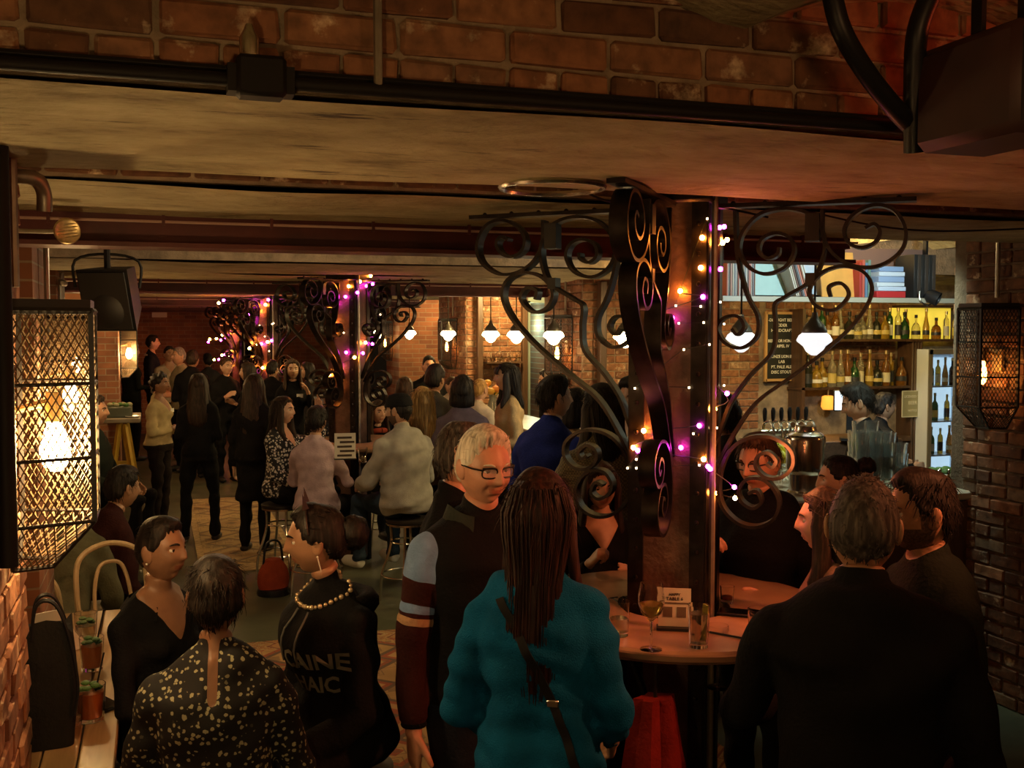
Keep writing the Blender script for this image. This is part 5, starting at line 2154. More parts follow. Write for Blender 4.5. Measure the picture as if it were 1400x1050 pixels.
# ------------------------------------------------------------------ cage lanterns
def diamond(mb, q, cw=.019, ch=.034, w=.0034, t=.0015):
    """expanded metal over the quad q (4 corners, bottom left, bottom right, top right, top left)"""
    a, b, c, d = [Vector(p) for p in q]
    Wd = ((b - a).length + (c - d).length) / 2
    Hd = (d - a).length
    nn = (b - a).cross(d - a).normalized()

    def at(u, v):
        return (a * (1 - u) + b * u) * (1 - v) + (d * (1 - u) + c * u) * v
    sl = ch / cw
    for sgn in (1, -1):
        k0 = -int(Hd / ch) - 2
        for k in range(k0, int(Wd / cw) + int(Hd / ch) + 3):
            # line x = k*cw + sgn*y/sl
            pts = []
            for y in np.linspace(0, Hd, 13):
                x = k * cw + sgn * y / sl if sgn > 0 else k * cw - y / sl
                pts.append((x, y))
            seg = [(x, y) for x, y in pts if -1e-6 <= x <= Wd + 1e-6]
            # clip ends
            x0 = k * cw
            xs = []
            for (x, y) in ((0, 0), (Wd, 0)):
                yy = (x - x0) * sl * sgn
                if 0 <= yy <= Hd:
                    xs.append((x, yy))
            for y in (0, Hd):
                x = x0 + sgn * y / sl
                if 0 <= x <= Wd:
                    xs.append((x, y))
            if len(xs) < 2:
                continue
            xs.sort(key=lambda p: p[1])
            p, r = xs[0], xs[-1]
            if abs(p[1] - r[1]) < .006:
                continue
            P0, P1 = at(p[0] / Wd, p[1] / Hd), at(r[0] / Wd, r[1] / Hd)
            mb.bar([P0, P1], nn, t, w)


def make_lantern(label, loc, rz, glow, conduit_top):
    """local frame: wall at x=0, +x into the room, z=0 at the cage top"""
    t = thing('cage_lantern', label, 'lantern', loc, rz, 'caged wall lanterns')
    o0 = .02
    top = [(o0, -.15), (o0 + .19, -.085), (o0 + .19, .085), (o0, .15)]
    z0, z1, z2 = -.02, -.545, -.66
    low = [(o0, -.08), (o0 + .09, -.05), (o0 + .09, .05), (o0, .08)]
    fr = MB()
    for x, y in top:
        fr.box((x, y, (z0 + z1) / 2), (.012, .012, z0 - z1))
    for (a, b) in zip(top, low):
        fr.tube([(a[0], a[1], z1), (b[0], b[1], z2)], .006, 6)
    for z in (z0, -.2, -.385, z1):
        for i in range(3):
            fr.tube([(*top[i], z), (*top[i + 1], z)], .005 if z != z0 else .009, 6)
    for i in range(3):
        fr.tube([(*low[i], z2), (*low[i + 1], z2)], .006, 6)
    fr.obj('frame', BLACK, t)
    for i in range(3):
        a, b = top[i], top[i + 1]
        mb = MB()
        diamond(mb, [(*a, z1), (*b, z1), (*b, z0), (*a, z0)])
        al, bl = low[i], low[i + 1]
        diamond(mb, [(*al, z2), (*bl, z2), (*b, z1), (*a, z1)])
        mb.obj('mesh_panel', mat('mesh_lit_tone', (.16, .12, .07), .5, .3) if glow is BULB else mat('mesh_dim_tone', (.018, .014, .01), .5, .3), t, smooth=False)  # mesh paler at bright bulbs, darker at dim ones: light put into the colour
    cp = MB()
    cp.add([(*p, .008) for p in top] + [(*p, z0) for p in top], [(3, 2, 1, 0), (4, 5, 6, 7), (0, 1, 5, 4), (1, 2, 6, 5), (2, 3, 7, 6), (3, 0, 4, 7)])
    cp.obj('top_cap', BLACK, t, smooth=False)
    MB().box((.012, 0, -.3), (.02, .07, .12)).tube([(.02, 0, -.27), (.10, 0, -.25)], .009, 8).lathe([(.02, 0), (.022, -.03), (.02, -.075)], 14, (.115, 0, -.225)).obj('socket', BRASS, t)
    bp = [(.0165, 0), (.02, -.018), (.03, -.045), (.037, -.075), (.036, -.098), (.027, -.118), (.012, -.13), (.002, -.133)]
    MB().lathe([(r_ * (1 if glow is BULB else .6), z_) for r_, z_ in bp[::-1]], 12, (.115, 0, -.295)).obj('bulb', glow, [c for c in t.children if c.name.startswith('socket')][0])
    MB().tube(catmull([(.03, 0, .04), (.03, 0, .12), (.03, 0, conduit_top)], 4), .012, 8).obj('conduit', CONDUIT, t)
    return t


LT = [('unseen caged lantern added on the left pier beside the camera', -.36, .55, 0, BULB, .5),  # out of view, carries the row on to light the near beam
      ('caged wall lantern with bright bulb on the near left brick pier', -.36, 2.92, 0, BULB, .5),
      ('second caged lantern along the left wall past the first pier', -.47, 5.02, 0, BULB, .5),
      ('third caged lantern along the left wall before the yellow trestle', -.74, 9.5, 0, BULB, .5),
      ('small far lantern on the last left pier near the far wall', -.42, 13.95, 0, BULB, .5)]
for lb, x, y, rz, g, ct in LT:
    make_lantern(lb, (x, y, 2.115), math.radians(rz), g, ct)
RT = [('caged lantern with dim amber bulb on the right brick wall beside the bar', XR, 4.60),
      ('caged lantern with amber bulb on the brick pier left of the kitchen doorway', XW, 9.6),
      ('caged lantern with amber bulb on the next pier down the bar', XW, 13.7),
      ('farthest caged amber lantern on the bar side', XW, 17.7)]
for lb, x, y in RT:
    make_lantern(lb, (x - .013, y, 2.18), math.pi, BULB_AMBER, .42)
# elbow of the conduit over the right lantern
pipe('elbow_conduit', [(4.27, 4.55, 2.6), (4.27, 4.60, 2.63), (4.27, 4.75, 2.645), (4.27, 5.3, 2.645)], .014, CONDUIT, 'grey conduit bending at the top of the right wall', 'pipe', 10, 5)
# pipes on the left wall
pipe('corner_pipe', [(-.33, 2.68, 1.5), (-.33, 2.68, 2.5)], .022, DARKPIPE, 'dark upright pipe on the near left pier', 'pipe', 10)
e = thing('pipe_elbow', 'short dark metal elbow joint at the head of the near left pier', 'pipe', (-.36, 3.0, 2.44))
MB().tube(catmull([(0, 0, 0), (.07, .02, .0), (.09, .05, -.03), (.09, .06, -.08)], 4), .02, 10).obj('elbow', CONDUIT, e)
MB().lathe([(.028, 0), (.028, .02)], 12, (.0, 0, 0), axis=(1, 0, 0)).obj('flange', CONDUIT, e)
for yy, xx, lb in ((4.9, -.50, 'pair of upright conduits with a bracket on the second left pier'), (9.3, -.71, 'pair of upright conduits on the third left pier')):
    e = thing('wall_conduit', lb, 'pipe', (xx, yy, 1.9))
    MB().tube([(0, -.1, 0), (0, -.1, .55)], .016, 8).obj('pipe', CONDUIT, e)
    MB().tube([(.0, .06, .2), (0, .06, .6)], .011, 8).obj('pipe', CONDUIT, e)
    MB().bevbox((.02, -.04, .52), (.05, .22, .05), .012).obj('bracket', CONDUIT, e)
g = PP(92, 316, 3.9)
e = thing('round_plate', 'round ribbed metal plate on a short arm by the left wall', 'plate', tuple(g))
MB().lathe([(.044, -.006), (.048, 0), (.044, .008), (.036, .004), (.002, .006)], 28, axis=(.25, -.95, -.1)).obj('disc', BRASS, e)
for k in range(5):
    MB().tube([(-.034, -.012, -.03 + k * .012), (.034, -.001, -.018 + k * .012)], .0022, 6).obj('rib', BRASS, e)
MB().tube([(0, .01, 0), (-.08, .04, 0), (-.62, .06, -.0)], .008, 8).obj('arm', CONDUIT, e)
# hanging loudspeaker
g = PP(147, 405, 6.0)
e = thing('hanging_speaker', 'black loudspeaker hung from the ceiling near the left wall', 'speaker', tuple(g))
R_ = Matrix.Rotation(math.radians(-25), 3, 'Z') @ Matrix.Rotation(math.radians(18), 3, 'X')
mb = MB()
fr_ = [(-.15, -.02, -.2), (.15, -.02, -.2), (.15, -.02, .16), (-.15, -.02, .16)]
bk_ = [(-.09, .2, -.13), (.09, .2, -.13), (.09, .2, .12), (-.09, .2, .12)]
mb.add([R_ @ Vector(p) for p in fr_ + bk_], [(0, 1, 2, 3), (7, 6, 5, 4), (0, 4, 5, 1), (1, 5, 6, 2), (2, 6, 7, 3), (3, 7, 4, 0)])
mb.obj('cabinet', BLACKPL, e, smooth=False)
MB().box(R_ @ Vector((0, -.03, -.02)), (.27, .012, .33), rot=R_).obj('grille', BLACK, e, smooth=False)
MB().lathe([(.10, 0), (.07, .012), (.02, .02)], 20, R_ @ Vector((0, -.036, -.08)), axis=R_ @ Vector((0, -1, 0))).obj('cone', mat('cone_grey', (.012, .012, .012), .5), e)
MB().tube([(0, .05, .12), (0, .05, 2.92 - g.z)], .018, 8).obj('hanger', DARKPIPE, e)
MB().tube(catmull([(-.17, .05, .05), (-.17, .05, .2), (0, .05, .24), (.17, .05, .2), (.17, .05, .05)], 4), .009, 6).obj('yoke', DARKPIPE, e)

# ------------------------------------------------------------------ pendants along the bar
def ceil_z(y):
    m = (y - 2.08) % PERIOD
    if m < 1.07 or 1.59 < m < 2.38:
        return 2.53
    if m <= 1.59:
        return 2.8
    if m < 2.6:
        return 2.66
    return 2.95


def make_pendant(x, y, label, glow, z=1.985, ceil=2.7, s=1.0):
    t = thing('pendant_lamp', label, 'lamp', (x, y, z), 0, 'pendant lamps over the bar')
    MB().lathe([(.008, -.082), (.02, -.079), (.045, -.06), (.062, -.03), (.095, -.004), (.098, .004), (.085, .03), (.066, .045)], 24).obj('shade', glow, t)
    MB().lathe([(.068, .044), (.07, .055), (.055, .085), (.03, .115), (.018, .135), (.014, .16)], 20).obj('fitter', mat('fitter_grey', (.12, .11, .10), .4, .6), t)
    MB().tube([(0, 0, .15), (0, 0, ceil_z(y) - z)], .006, 6).obj('cord', DARKPIPE, t)
    t.scale = (s, s, s)
    return t


PEND = [(1113, 'opal pendant lamp hanging over the bar between chalkboard and bottles', OPAL_COOL), (1013, 'opal pendant lamp behind the right scroll bracket beside the chalkboard', OPAL_COOL),
        (855, 'glowing pendant lamp just left of the near column', OPAL), (757, 'glowing pendant lamp beside the cage lantern at the kitchen doorway', OPAL), (706, 'glowing pendant lamp in front of the kitchen doorway', OPAL),
        (671, 'glowing pendant lamp above the smiling woman in beige', OPAL), (613, 'glowing pendant lamp half behind the cage lantern of the next pier', OPAL), (560, 'glowing pendant lamp far down the bar', OPAL), (519, 'farthest glowing pendant lamp by the second column', OPAL)]
for px_, lb, gl in PEND:
    th = math.atan2(px_ - 700, FPX) + YAW
    yy = 3.5 / math.tan(th)
    make_pendant(3.5, yy, lb, gl)
# small lamp right of the pendant by the column
# ------------------------------------------------------------------ fairy lights
def fairy(name, label, y, big, small, wire_y):
    t = thing('fairy_light_string', label, 'string lights', (0, 0, 0), 0, 'fairy lights on the columns')
    cx_, cy_ = COLS[{True: 0}.get(y < 5, 1 if y < 12 else (2 if y < 17 else 3))]

    def on(px_, py_):
        """where the line of sight meets the column shaft, else the plane of the brackets"""
        p1 = PY(px_, py_, 3.0)
        dr = np.array([p1.x, p1.y, p1.z - H])
        R2 = rot_z(CROT)
        o_ = R2 @ np.array([-cx_, -cy_, 0])
        d_ = R2 @ dr
        best = None
        h_ = .125 + r_ * 1.2 + .012
        t0, t1 = -1e9, 1e9
        for k in range(2):
            if abs(d_[k]) < 1e-9:
                continue
            a, b_ = (-h_ - o_[k]) / d_[k], (h_ - o_[k]) / d_[k]
            t0, t1 = max(t0, min(a, b_)), min(t1, max(a, b_))
        if t0 < t1 and t0 > 0:
            q = dr * t0
            return Vector((q[0], q[1], H + q[2]))
        return PY(px_, py_, y)
    r_ = .0085 if y < 5 else (.014 if y < 12 else .02)
    r = .0085 if y < 5 else (.014 if y < 12 else .02)
    allp = []
    for px_, py_, kind in big:
        p = on(px_, py_)
        allp.append((py_, p))
        MB().sphere(p, r, 8, 6).obj('bulb', {'o': FAIRY_O, 'p': FAIRY_P}[kind], t)
    for px_, py_ in small:
        p = on(px_, py_)
        MB().sphere(p, r * .5, 6, 4).obj('bulb', FAIRY_W, t)
    allp.sort(key=lambda q: q[0])
    pts = [q[1] + Vector((0, .012, 0)) for q in allp]
    MB().tube(catmull(pts, 4), .0018 if y < 5 else .003, 5).obj('wire', WIRE, t)
    if small:
        rows = sorted(small, key=lambda q: (round(q[1] / 22), q[0]))
        pts = [on(a, b_) + Vector((0, .008, 0)) for a, b_ in rows]
        MB().tube(pts, .0012 if y < 5 else .002, 4).obj('wire', WIRE, t)


C1B = [(990, 310, 'p'), (984, 311, 'p'), (994, 328, 'o'), (988, 332, 'o'), (960, 325, 'o'), (958, 366, 'o'), (985, 368, 'p'), (930, 398, 'o'), (961, 406, 'p'), (919, 435, 'p'), (888, 432, 'o'), (892, 450, 'p'),
       (977, 559, 'o'), (956, 582, 'p'), (880, 589, 'o'), (897, 597, 'p'), (866, 612, 'o'), (872, 616, 'p'), (931, 612, 'p'), (962, 628, 'o'), (968, 638, 'p'), (971, 641, 'p'), (981, 674, 'o'), (1004, 666, 'p'), (1005, 681, 'o'), (994, 538, 'p')]
C1S = [(967, 299), (924, 418), (958, 419), (985, 413), (928, 442), (962, 441), (990, 443), (935, 478), (970, 471), (942, 530), (880, 528), (868, 531), (990, 527), (976, 530), (948, 593), (980, 585), (884, 606), (870, 628), (870, 640), (858, 640), (956, 636), (985, 630)]
fairy('a', 'orange and purple fairy lights wound round the near column', 3.165, C1B, C1S, 0)


def c8(l):
    return [(260 + a / 5.25, 360 + b_ / 5.25, k) for a, b_, k in l]


fairy('b', 'orange and purple fairy lights wound round the second column', 9.12, c8([(1138, 165, 'o'), (1218, 130, 'o'), (1295, 90, 'o'), (1258, 570, 'o'), (1180, 675, 'o'), (1003, 425, 'o'), (1000, 800, 'o'), (1042, 755, 'o'), (1200, 210, 'p'), (1290, 155, 'p'), (1265, 162, 'p'), (1310, 148, 'p'), (1040, 290, 'p'), (1115, 240, 'p'), (1120, 640, 'p'), (1240, 645, 'p'), (1055, 735, 'p'), (1308, 578, 'p')]), [(520, 430), (515, 470), (500, 500), (470, 455)], 0)
fairy('c', 'dense orange and purple fairy lights on the third column', 15.0, c8([(560, 218, 'o'), (540, 298, 'o'), (482, 340, 'o'), (425, 610, 'o'), (475, 590, 'o'), (555, 565, 'o'), (520, 750, 'o'), (612, 748, 'o'), (572, 740, 'o'), (485, 285, 'p'), (612, 220, 'p'), (415, 368, 'p'), (512, 578, 'p'), (585, 555, 'p'), (565, 778, 'p'), (560, 262, 'p'), (240, 265, 'p'), (205, 285, 'o')]), [(355, 445), (362, 460), (372, 443), (345, 470), (368, 480), (350, 500), (374, 442)], 0)
fairy('d', 'far cluster of orange fairy lights on the last column', 19.4, c8([(230, 515, 'o'), (275, 500, 'o'), (140, 545, 'o'), (188, 540, 'o'), (228, 660, 'o'), (285, 665, 'o'), (172, 692, 'o'), (130, 565, 'p'), (220, 552, 'p'), (255, 535, 'p'), (205, 690, 'p'), (250, 655, 'p')]), [], 0)

# ------------------------------------------------------------------ round tables on the columns
def ring_table(x, y, z, r, label):
    t = thing('bar_table', label, 'table', (x, y, 0), 0)
    MB().lathe([(.195, z - .04), (r - .01, z - .04), (r, z - .03), (r, z - .008), (r - .008, z), (.195, z), (.195, z - .04)], 64, caps=False).obj('table_top', STONE, t)
    MB().lathe([(r + .001, z - .032), (r + .006, z - .028), (r + .006, z - .012), (r + .001, z - .008)], 64, caps=False).obj('edge_band', mat('edge_bronze', (.30, .2, .12), .35, .5), t)
    for k in range(4):
        a = math.pi / 4 + k * math.pi / 2
        d = Vector((math.cos(a), math.sin(a), 0))
        MB().tube([d * .2 + Vector((0, 0, z - .35)), d * (r * .8) + Vector((0, 0, z - .05))], .012, 6).obj('support_arm', IRON, t)
    return t


T1 = ring_table(*COLS[0], 1.08, .56, 'round stone bar table fixed round the near column')
T2 = ring_table(*COLS[1], 1.06, .62, 'round bar table fixed round the second column')

# ------------------------------------------------------------------ drinking glasses and small things
def tumbler(loc, label, r=.038, h=.10, drink=None, level=.6, group='glasses on the near table', garnish=None, straw=False, name='tumbler'):
    t = thing(name, label, 'glass', tuple(loc), 0, group)
    MB().lathe([(.001, .0), (r * .84, .0), (r, h), (r - .0025, h), (r * .84 - .003, .012), (.001, .012)], 20, caps=False).obj('glass', GLASS, t)
    if drink:
        MB().lathe([(.001, .0135), (r * .84 - .0045, .0135), (r * (.84 + .16 * level) - .0045, h * level), (.001, h * level)], 18, caps=False).obj('drink', drink, t)
    if garnish:
        mg = MB()
        for k in range(6):
            a = k * 1.1
            mg.sphere((math.cos(a) * r * .5, math.sin(a) * r * .5, h * level + .012 + .006 * (k % 3)), .016, 8, 5, sc=(1, 1, .5))
        mg.obj('mint_garnish', garnish, t)
    if straw:
        MB().tube([(0, 0, .02), (.045, .01, h + .10)], .003, 6).obj('straw', BLACKPL, t)
    return t


def wine_glass(loc, label, wine, level=.5, group='wine glasses'):
    t = thing('wine_glass', label, 'glass', tuple(loc), 0, group)
    MB().lathe([(.001, 0), (.034, 0), (.034, .002), (.006, .006), (.0038, .012), (.0038, .085), (.010, .092), (.030, .112), (.040, .14), (.040, .165), (.033, .205), (.032, .205), (.0385, .165), (.0385, .14), (.028, .115), (.001, .096)], 24, caps=False).obj('glass', GLASS, t)
    zt = .10 + .08 * level
    MB().lathe([(.001, .099), (.012, .101), (.027, .1165), (.0365, .139), (.0372, zt), (.001, zt)], 20, caps=False).obj('wine', wine, t)
    return t


WINE = mat('white_wine', (.75, .55, .12), .05, trans=.7)
COLA = mat('amber_drink', (.45, .12, .02), .1, trans=.4)
ORANGE_D = mat('orange_drink', (.42, .10, .02), .2)
WATER = mat('pale_drink', (.75, .68, .5), .05, trans=.85)
MINT = mat('mint_leaf', (.06, .16, .03), .6, var=.3)
LIME = mat('cucumber_slice', (.42, .48, .06), .4, var=.15)
p = PZ(890, 888, 1.0815)
wine_glass(p, 'wine glass of pale wine in front of the table card', WINE)
p = PZ(955, 884, 1.0815)
t = tumbler(p, 'tall glass with a long cucumber slice on the near table', .034, .13, WATER, .8)
MB().bar([(.012, .0, .02), (.02, 0, .07), (.024, 0, .128)], (0, 1, 0), .03, .004).obj('cucumber_slice', LIME, t)
p = PZ(1040, 876, 1.0815)
tumbler(p, 'wide tumbler beside the phone on the near table', .042, .10, WATER, .35)
p = PZ(994, 824, 1.0815)
tumbler(p, 'small shot glass behind the phone', .026, .06, COLA, .4)
p = PZ(846, 868, 1.0815)
tumbler(p, 'tumbler at the elbow of the woman in teal', .036, .11, WATER, .5)
# card holder
p = PZ(922, 860, 1.0815)
t = thing('table_card', 'folded printed card in a stand on the near table', 'card', tuple(p), -YAW - .14)
MB().box((0, 0, .004), (.115, .05, .008)).obj('stand_base', BLACK, t, smooth=False)
MB().box((0, .004, .07), (.105, .003, .125)).obj('card', PAPER, t, smooth=False)
for k, (tx, zz, sz) in enumerate((('HAPPY', .112, .012), ('TABLE 6', .098, .015))):
    me = text_mesh(tx, sz, .0003, extr=.0004)
    me.materials.append(INK)
    o = bpy.data.objects.new('lettering', me)
    COL.objects.link(o)
    o.parent = t
    o.location = (0, .0015, zz)
    o.rotation_euler = (math.pi / 2, 0, 0)
MB().box((0, .0015, .084), (.085, .001, .005)).box((-.022, .0015, .055), (.03, .001, .034)).box((.022, .0015, .055), (.03, .001, .034)).obj('printed_panels', mat('card_print', (.16, .10, .06), .7), t, smooth=False)
p = PZ(1012, 840, 1.0815)
t = thing('phone', 'black phone lying on the near table', 'phone', tuple(p), .9)
MB().bevbox((0, 0, .005), (.075, .15, .009), .003).obj('body', BLACKPL, t)
MB().box((0, 0, .0102), (.068, .14, .001)).obj('screen', mat('screen_black', (.004, .004, .005), .08), t, smooth=False)
tag(MB().tube([PZ(970, 864, 1.0845), PZ(1024, 874, 1.0845)], .0035, 6).obj('straw', BLACKPL), 'black straw lying on the near table', 'straw')
t = thing('coaster', 'dark folded sunglasses on the near table by the column', 'sunglasses', tuple(PZ(862, 826, 1.0815)))
t.name = 'sunglasses'
for sx in (-1, 1):
    MB().lathe([(.022, 0), (.024, .003), (.022, .006)], 16, (sx * .028, 0, .006), axis=(0, -1, .3)).obj('lens', mat('lens_black', (.004, .004, .004), .08), t)
    MB().tube([(sx * .05, .0, .012), (sx * .052, .07, .008), (sx * .01, .09, .004)], .0028, 6).obj('temple', BLACKPL, t)
# wine glass held by the woman in profile
sp_ = [s for s in PEOPLE if 'holding a wine glass' in s['label']][0]
o_ = sp_['obj']
pw = Vector(sp_['palmpos'][1])
pw = Matrix.Rotation(o_.rotation_euler.z, 4, 'Z') @ pw + o_.location
wine_glass(pw + Vector((0, 0, -.13)), 'wine glass held by the young woman in profile', mat('rose_wine', (.8, .35, .15), .05, trans=.7))
# red coat hung under the near table
rc = PZ(905, 905, 1.0)
mb = MB()
rings = []
for i in range(12):
    tt = i / 11
    z = .93 - tt * .9
    ring = []
    for j in range(28):
        a = 2 * math.pi * j / 28
        rr = (.05 + .055 * min(1, tt * 2.2)) * (1 + .16 * math.sin(a * 5 + tt * 2) + .1 * math.sin(a * 9 + tt * 3))
        ring.append(Vector((rr * 1.15 * math.cos(a), rr * .75 * math.sin(a), z)))
    rings.append(ring[::-1])
mb.loft(rings)
rl = G(893, 3.18, 0)
t = thing('hanging_coat', 'dark red coat hanging under the near table edge', 'coat', (rl.x, rl.y, 0))
mb.obj('coat_body', cloth('coat_red', (.20, .016, .012)), t)
MB().tube([(0, 0, .92), (0, 0, 1.04)], .006, 6).obj('hanging_loop', BLACK, t)

# second table: card and bottles
p = PZ(472, 628, 1.0615)
t = thing('table_card', 'white printed menu card on the second table', 'card', tuple(p), -.1)
MB().box((0, 0, .10), (.16, .004, .20)).obj('card', mat('card_white', (.7, .66, .55), .7), t, smooth=False)
mp_ = MB()
for k in range(5):
    mp_.box((-.005 + .02 * (k % 2), -.003, .03 + k * .034), (.11, .001, .016))
mp_.obj('print', INK, t, smooth=False)
MB().box((0, .0, .004), (.17, .06, .008)).obj('stand_base', BLACK, t, smooth=False)
for px_, py_, lb in ((455, 624, 'glass beside the menu card on the second table'), (496, 632, 'tumbler near the grey sweater on the second table')):
    tumbler(PZ(px_, py_, 1.0615), lb, .036, .11, WATER, .4, 'glasses on the second table')

# ------------------------------------------------------------------ table by the left wall
t = thing('wall_table', 'oak plank table along the left wall under the near lantern', 'table', (0, 0, 0))
for k, (x0, x1, y0, y1) in enumerate(((-.345, -.245, 2.4, 5.2), (-.24, -.135, 2.4, 5.2), (-.50, -.35, 3.22, 5.2))):
    MB().bevbox(((x0 + x1) / 2, (y0 + y1) / 2, .73), (x1 - x0, y1 - y0, .04), .005).obj('plank', WOOD_TABLE, t)
for yy in (2.6, 5.0):
    MB().box((-.27, yy, .355), (.06, .06, .71)).obj('leg', WOOD_DARK, t, smooth=False)
MB().box((-.27, 3.8, .68), (.05, 2.4, .06)).obj('rail', WOOD_DARK, t, smooth=False)
p = PZ(66, 962, .752)
p = Vector((-.335, 3.55, .752))
t = thing('tote_bag', 'black tote bag standing on the plank table', 'bag', tuple(p), .1)
t.scale = (.86, .9, 1.22)
mb = MB()
rings = []
for i in range(9):
    tt = i / 8
    w, d = .085 + .012 * math.sin(tt * 3) + .004 * tt, .055 - .012 * tt
    ring = []
    for j in range(24):
        a = 2 * math.pi * j / 24
        cx, sy = math.cos(a), math.sin(a)
        k = 1 + .05 * math.sin(a * 4 + tt * 5) * tt
        ring.append(Vector((w * math.copysign(abs(cx) ** .5, cx) * k, d * math.copysign(abs(sy) ** .5, sy) * k, tt * .31 + .02 * math.sin(a * 3) * (i == 8))))
    rings.append(ring)
mb.loft(rings)
mb.obj('bag_body', cloth('bagblack', (.012, .011, .010)), t)
for yy in (-.04, .04):
    MB().tube(catmull([(-.05, yy, .28), (-.03, yy, .37), (.03, yy * 1.2, .37), (.075, yy * 1.3, .28), (.10, yy * 1.4, .16), (.085, yy * 1.4, .08)], 5), .006, 6).obj('handle', BLACKPL, t)
tumbler(PZ(96, 990, .752), 'empty short tumbler next to the tote bag', .046, .10, WATER, .35, 'drinks on the plank table')
tumbler(PZ(124, 984, .752), 'orange cocktail with mint and straw on the plank table', .05, .12, ORANGE_D, .8, 'drinks on the plank table', MINT, True)
tumbler(PZ(126, 915, .752), 'cocktail with mint and black straw farther along the plank table', .046, .125, ORANGE_D, .75, 'drinks on the plank table', MINT, True)
tumbler(PZ(118, 880, .752), 'green topped drink behind the cocktails on the plank table', .046, .13, WATER, .6, 'drinks on the plank table', MINT)
t = thing('orange_fruit', 'small orange at the wall end of the plank table', 'orange', tuple(PZ(44, 1022, .752)))
MB().sphere((0, 0, .03), .03, 16, 10).obj('fruit', mat('orange_peel', (.75, .25, .04), .45, bump=.2, bscale=200), t)
MB().sphere((0, 0, .059), .004, 8, 4).obj('stem_end', MINT, t)
t = thing('phone', 'dark phone beside the straw on the plank table', 'phone', tuple(PZ(150, 962, .752)), .5)
MB().bevbox((-.02, 0, .005), (.07, .14, .009), .003).obj('body', BLACKPL, t)
MB().box((-.02, 0, .0102), (.062, .13, .001)).obj('screen', mat('screen_black', (.004, .004, .005), .08), t, smooth=False)
t = thing('glass_jug', 'clear glass carafe behind the tote bag', 'jug', (-.45, 3.9, .752))
MB().lathe([(.001, 0), (.04, 0), (.045, .05), (.04, .12), (.022, .17), (.026, .20), (.024, .20), (.02, .17), (.037, .12), (.042, .05), (.001, .006)], 20, caps=False).obj('glass', GLASS, t)

# ------------------------------------------------------------------ seats under the seated people
def stool(loc, h, rz, label):
    t = thing('bar_stool', label, 'stool', loc, rz, 'metal stools')
    MB().lathe([(.001, h - .04), (.15, h - .04), (.165, h - .025), (.165, h - .008), (.15, h), (.001, h)], 28, caps=False).obj('seat', mat('stool_seat', (.02, .015, .012), .4), t)
    st_ = [c for c in t.children if c.name.startswith('seat')][0]
    MB().lathe([(.155, h - .05), (.162, h - .05), (.162, h - .035), (.155, h - .035), (.155, h - .05)], 28, caps=False).obj('seat_ring', CHROME, st_)
    for k in range(4):
        a = math.pi / 4 + k * math.pi / 2
        d = Vector((math.cos(a), math.sin(a), 0))
        z = Vector((0, 0, 1))
        MB().tube(catmull([d * .13 + z * (h - .045), d * .125 + z * h * .72, d * .155 + z * h * .52, d * .20 + z * h * .3, d * .215 + z * .0], 5), .011, 8).obj('leg', CHROME, t)
    for zz, rr in ((h * .33, .197), (h * .72, .124)):
        MB().tube([(rr * math.cos(a), rr * math.sin(a), zz) for a in np.linspace(0, 2 * np.pi, 33)], .007, 6).obj('foot_ring', CHROME, t)
    return t


def bentwood(loc, h, rz, label, m=None):
    m = m or WOOD_PALE
    t = thing('wooden_chair', label, 'chair', loc, rz, 'wooden chairs')
    MB().lathe([(.001, h - .03), (.19, h - .03), (.205, h - .02), (.205, h - .006), (.19, h), (.001, h)], 28, caps=False).obj('seat', m, t)
    for sx in (-1, 1):
        MB().tube(catmull([(sx * .16, .15, 0), (sx * .15, .14, h * .5), (sx * .14, .13, h - .02)], 4), .015, 8).obj('leg', m, t)
        MB().tube(catmull([(sx * .18, -.24, 0), (sx * .165, -.19, h * .6), (sx * .16, -.18, h)], 4), .015, 8).obj('leg', m, t)
    MB().tube(catmull([(-.16, -.18, h), (-.175, -.22, h + .22), (-.15, -.25, h + .40), (0, -.27, h + .46), (.15, -.25, h + .40), (.175, -.22, h + .22), (.16, -.18, h)], 6), .014, 8).obj('back_bow', m, t)
    MB().tube(catmull([(-.085, -.18, h), (-.09, -.22, h + .2), (-.06, -.245, h + .34), (0, -.25, h + .37), (.06, -.245, h + .34), (.09, -.22, h + .2), (.085, -.18, h)], 6), .010, 8).obj('inner_bow', m, t)
    return t


for s in PEOPLE:
    if s.get('pose') != 'sit':
        continue
    o = s['obj']
    h = max(.35, s['seat'] - .035)
    lb = s['label']
    kind = 'stool' if ('stool' in lb or 'scarf' in lb or 'lilac' in lb) else 'chair'
    nm_ = {'slick': 'low metal stool of the woman in the open black shirt', 'blossoms': 'low metal stool under the blossom print blouse', 'hoodie': 'low metal stool under the printed hoodie', 'hunched': 'bentwood chair of the hunched man in olive', 'maroon': 'bentwood chair under the maroon top', 'green coat': 'bentwood chair under the dark green coat', 'red scarf': 'low metal stool under the woman with the red scarf', 'leaf print': 'metal stool under the leaf print blouse', 'lilac': 'metal stool under the lilac blazer', 'grey sweater': 'metal stool under the man in grey sweater'}
    lab = [v for k, v in nm_.items() if k in lb][0]
    if kind == 'stool' or 'blossoms' in lb or 'hoodie' in lb or 'slick' in lb:
        stool((o.location.x, o.location.y, 0), h, o.rotation_euler.z, lab)
    else:
        bentwood((o.location.x, o.location.y, 0), h, o.rotation_euler.z, lab)
cp_ = G(178, 5.15, 0)
bentwood((cp_.x, cp_.y, 0), .5, math.radians(200), 'empty pale bentwood chair behind the woman in the open black shirt')
mp0 = Vector((-.37, 4.55, .752))
t = thing('menu_card', 'white folded menu standing on the far end of the plank table', 'menu', tuple(mp0), .5)
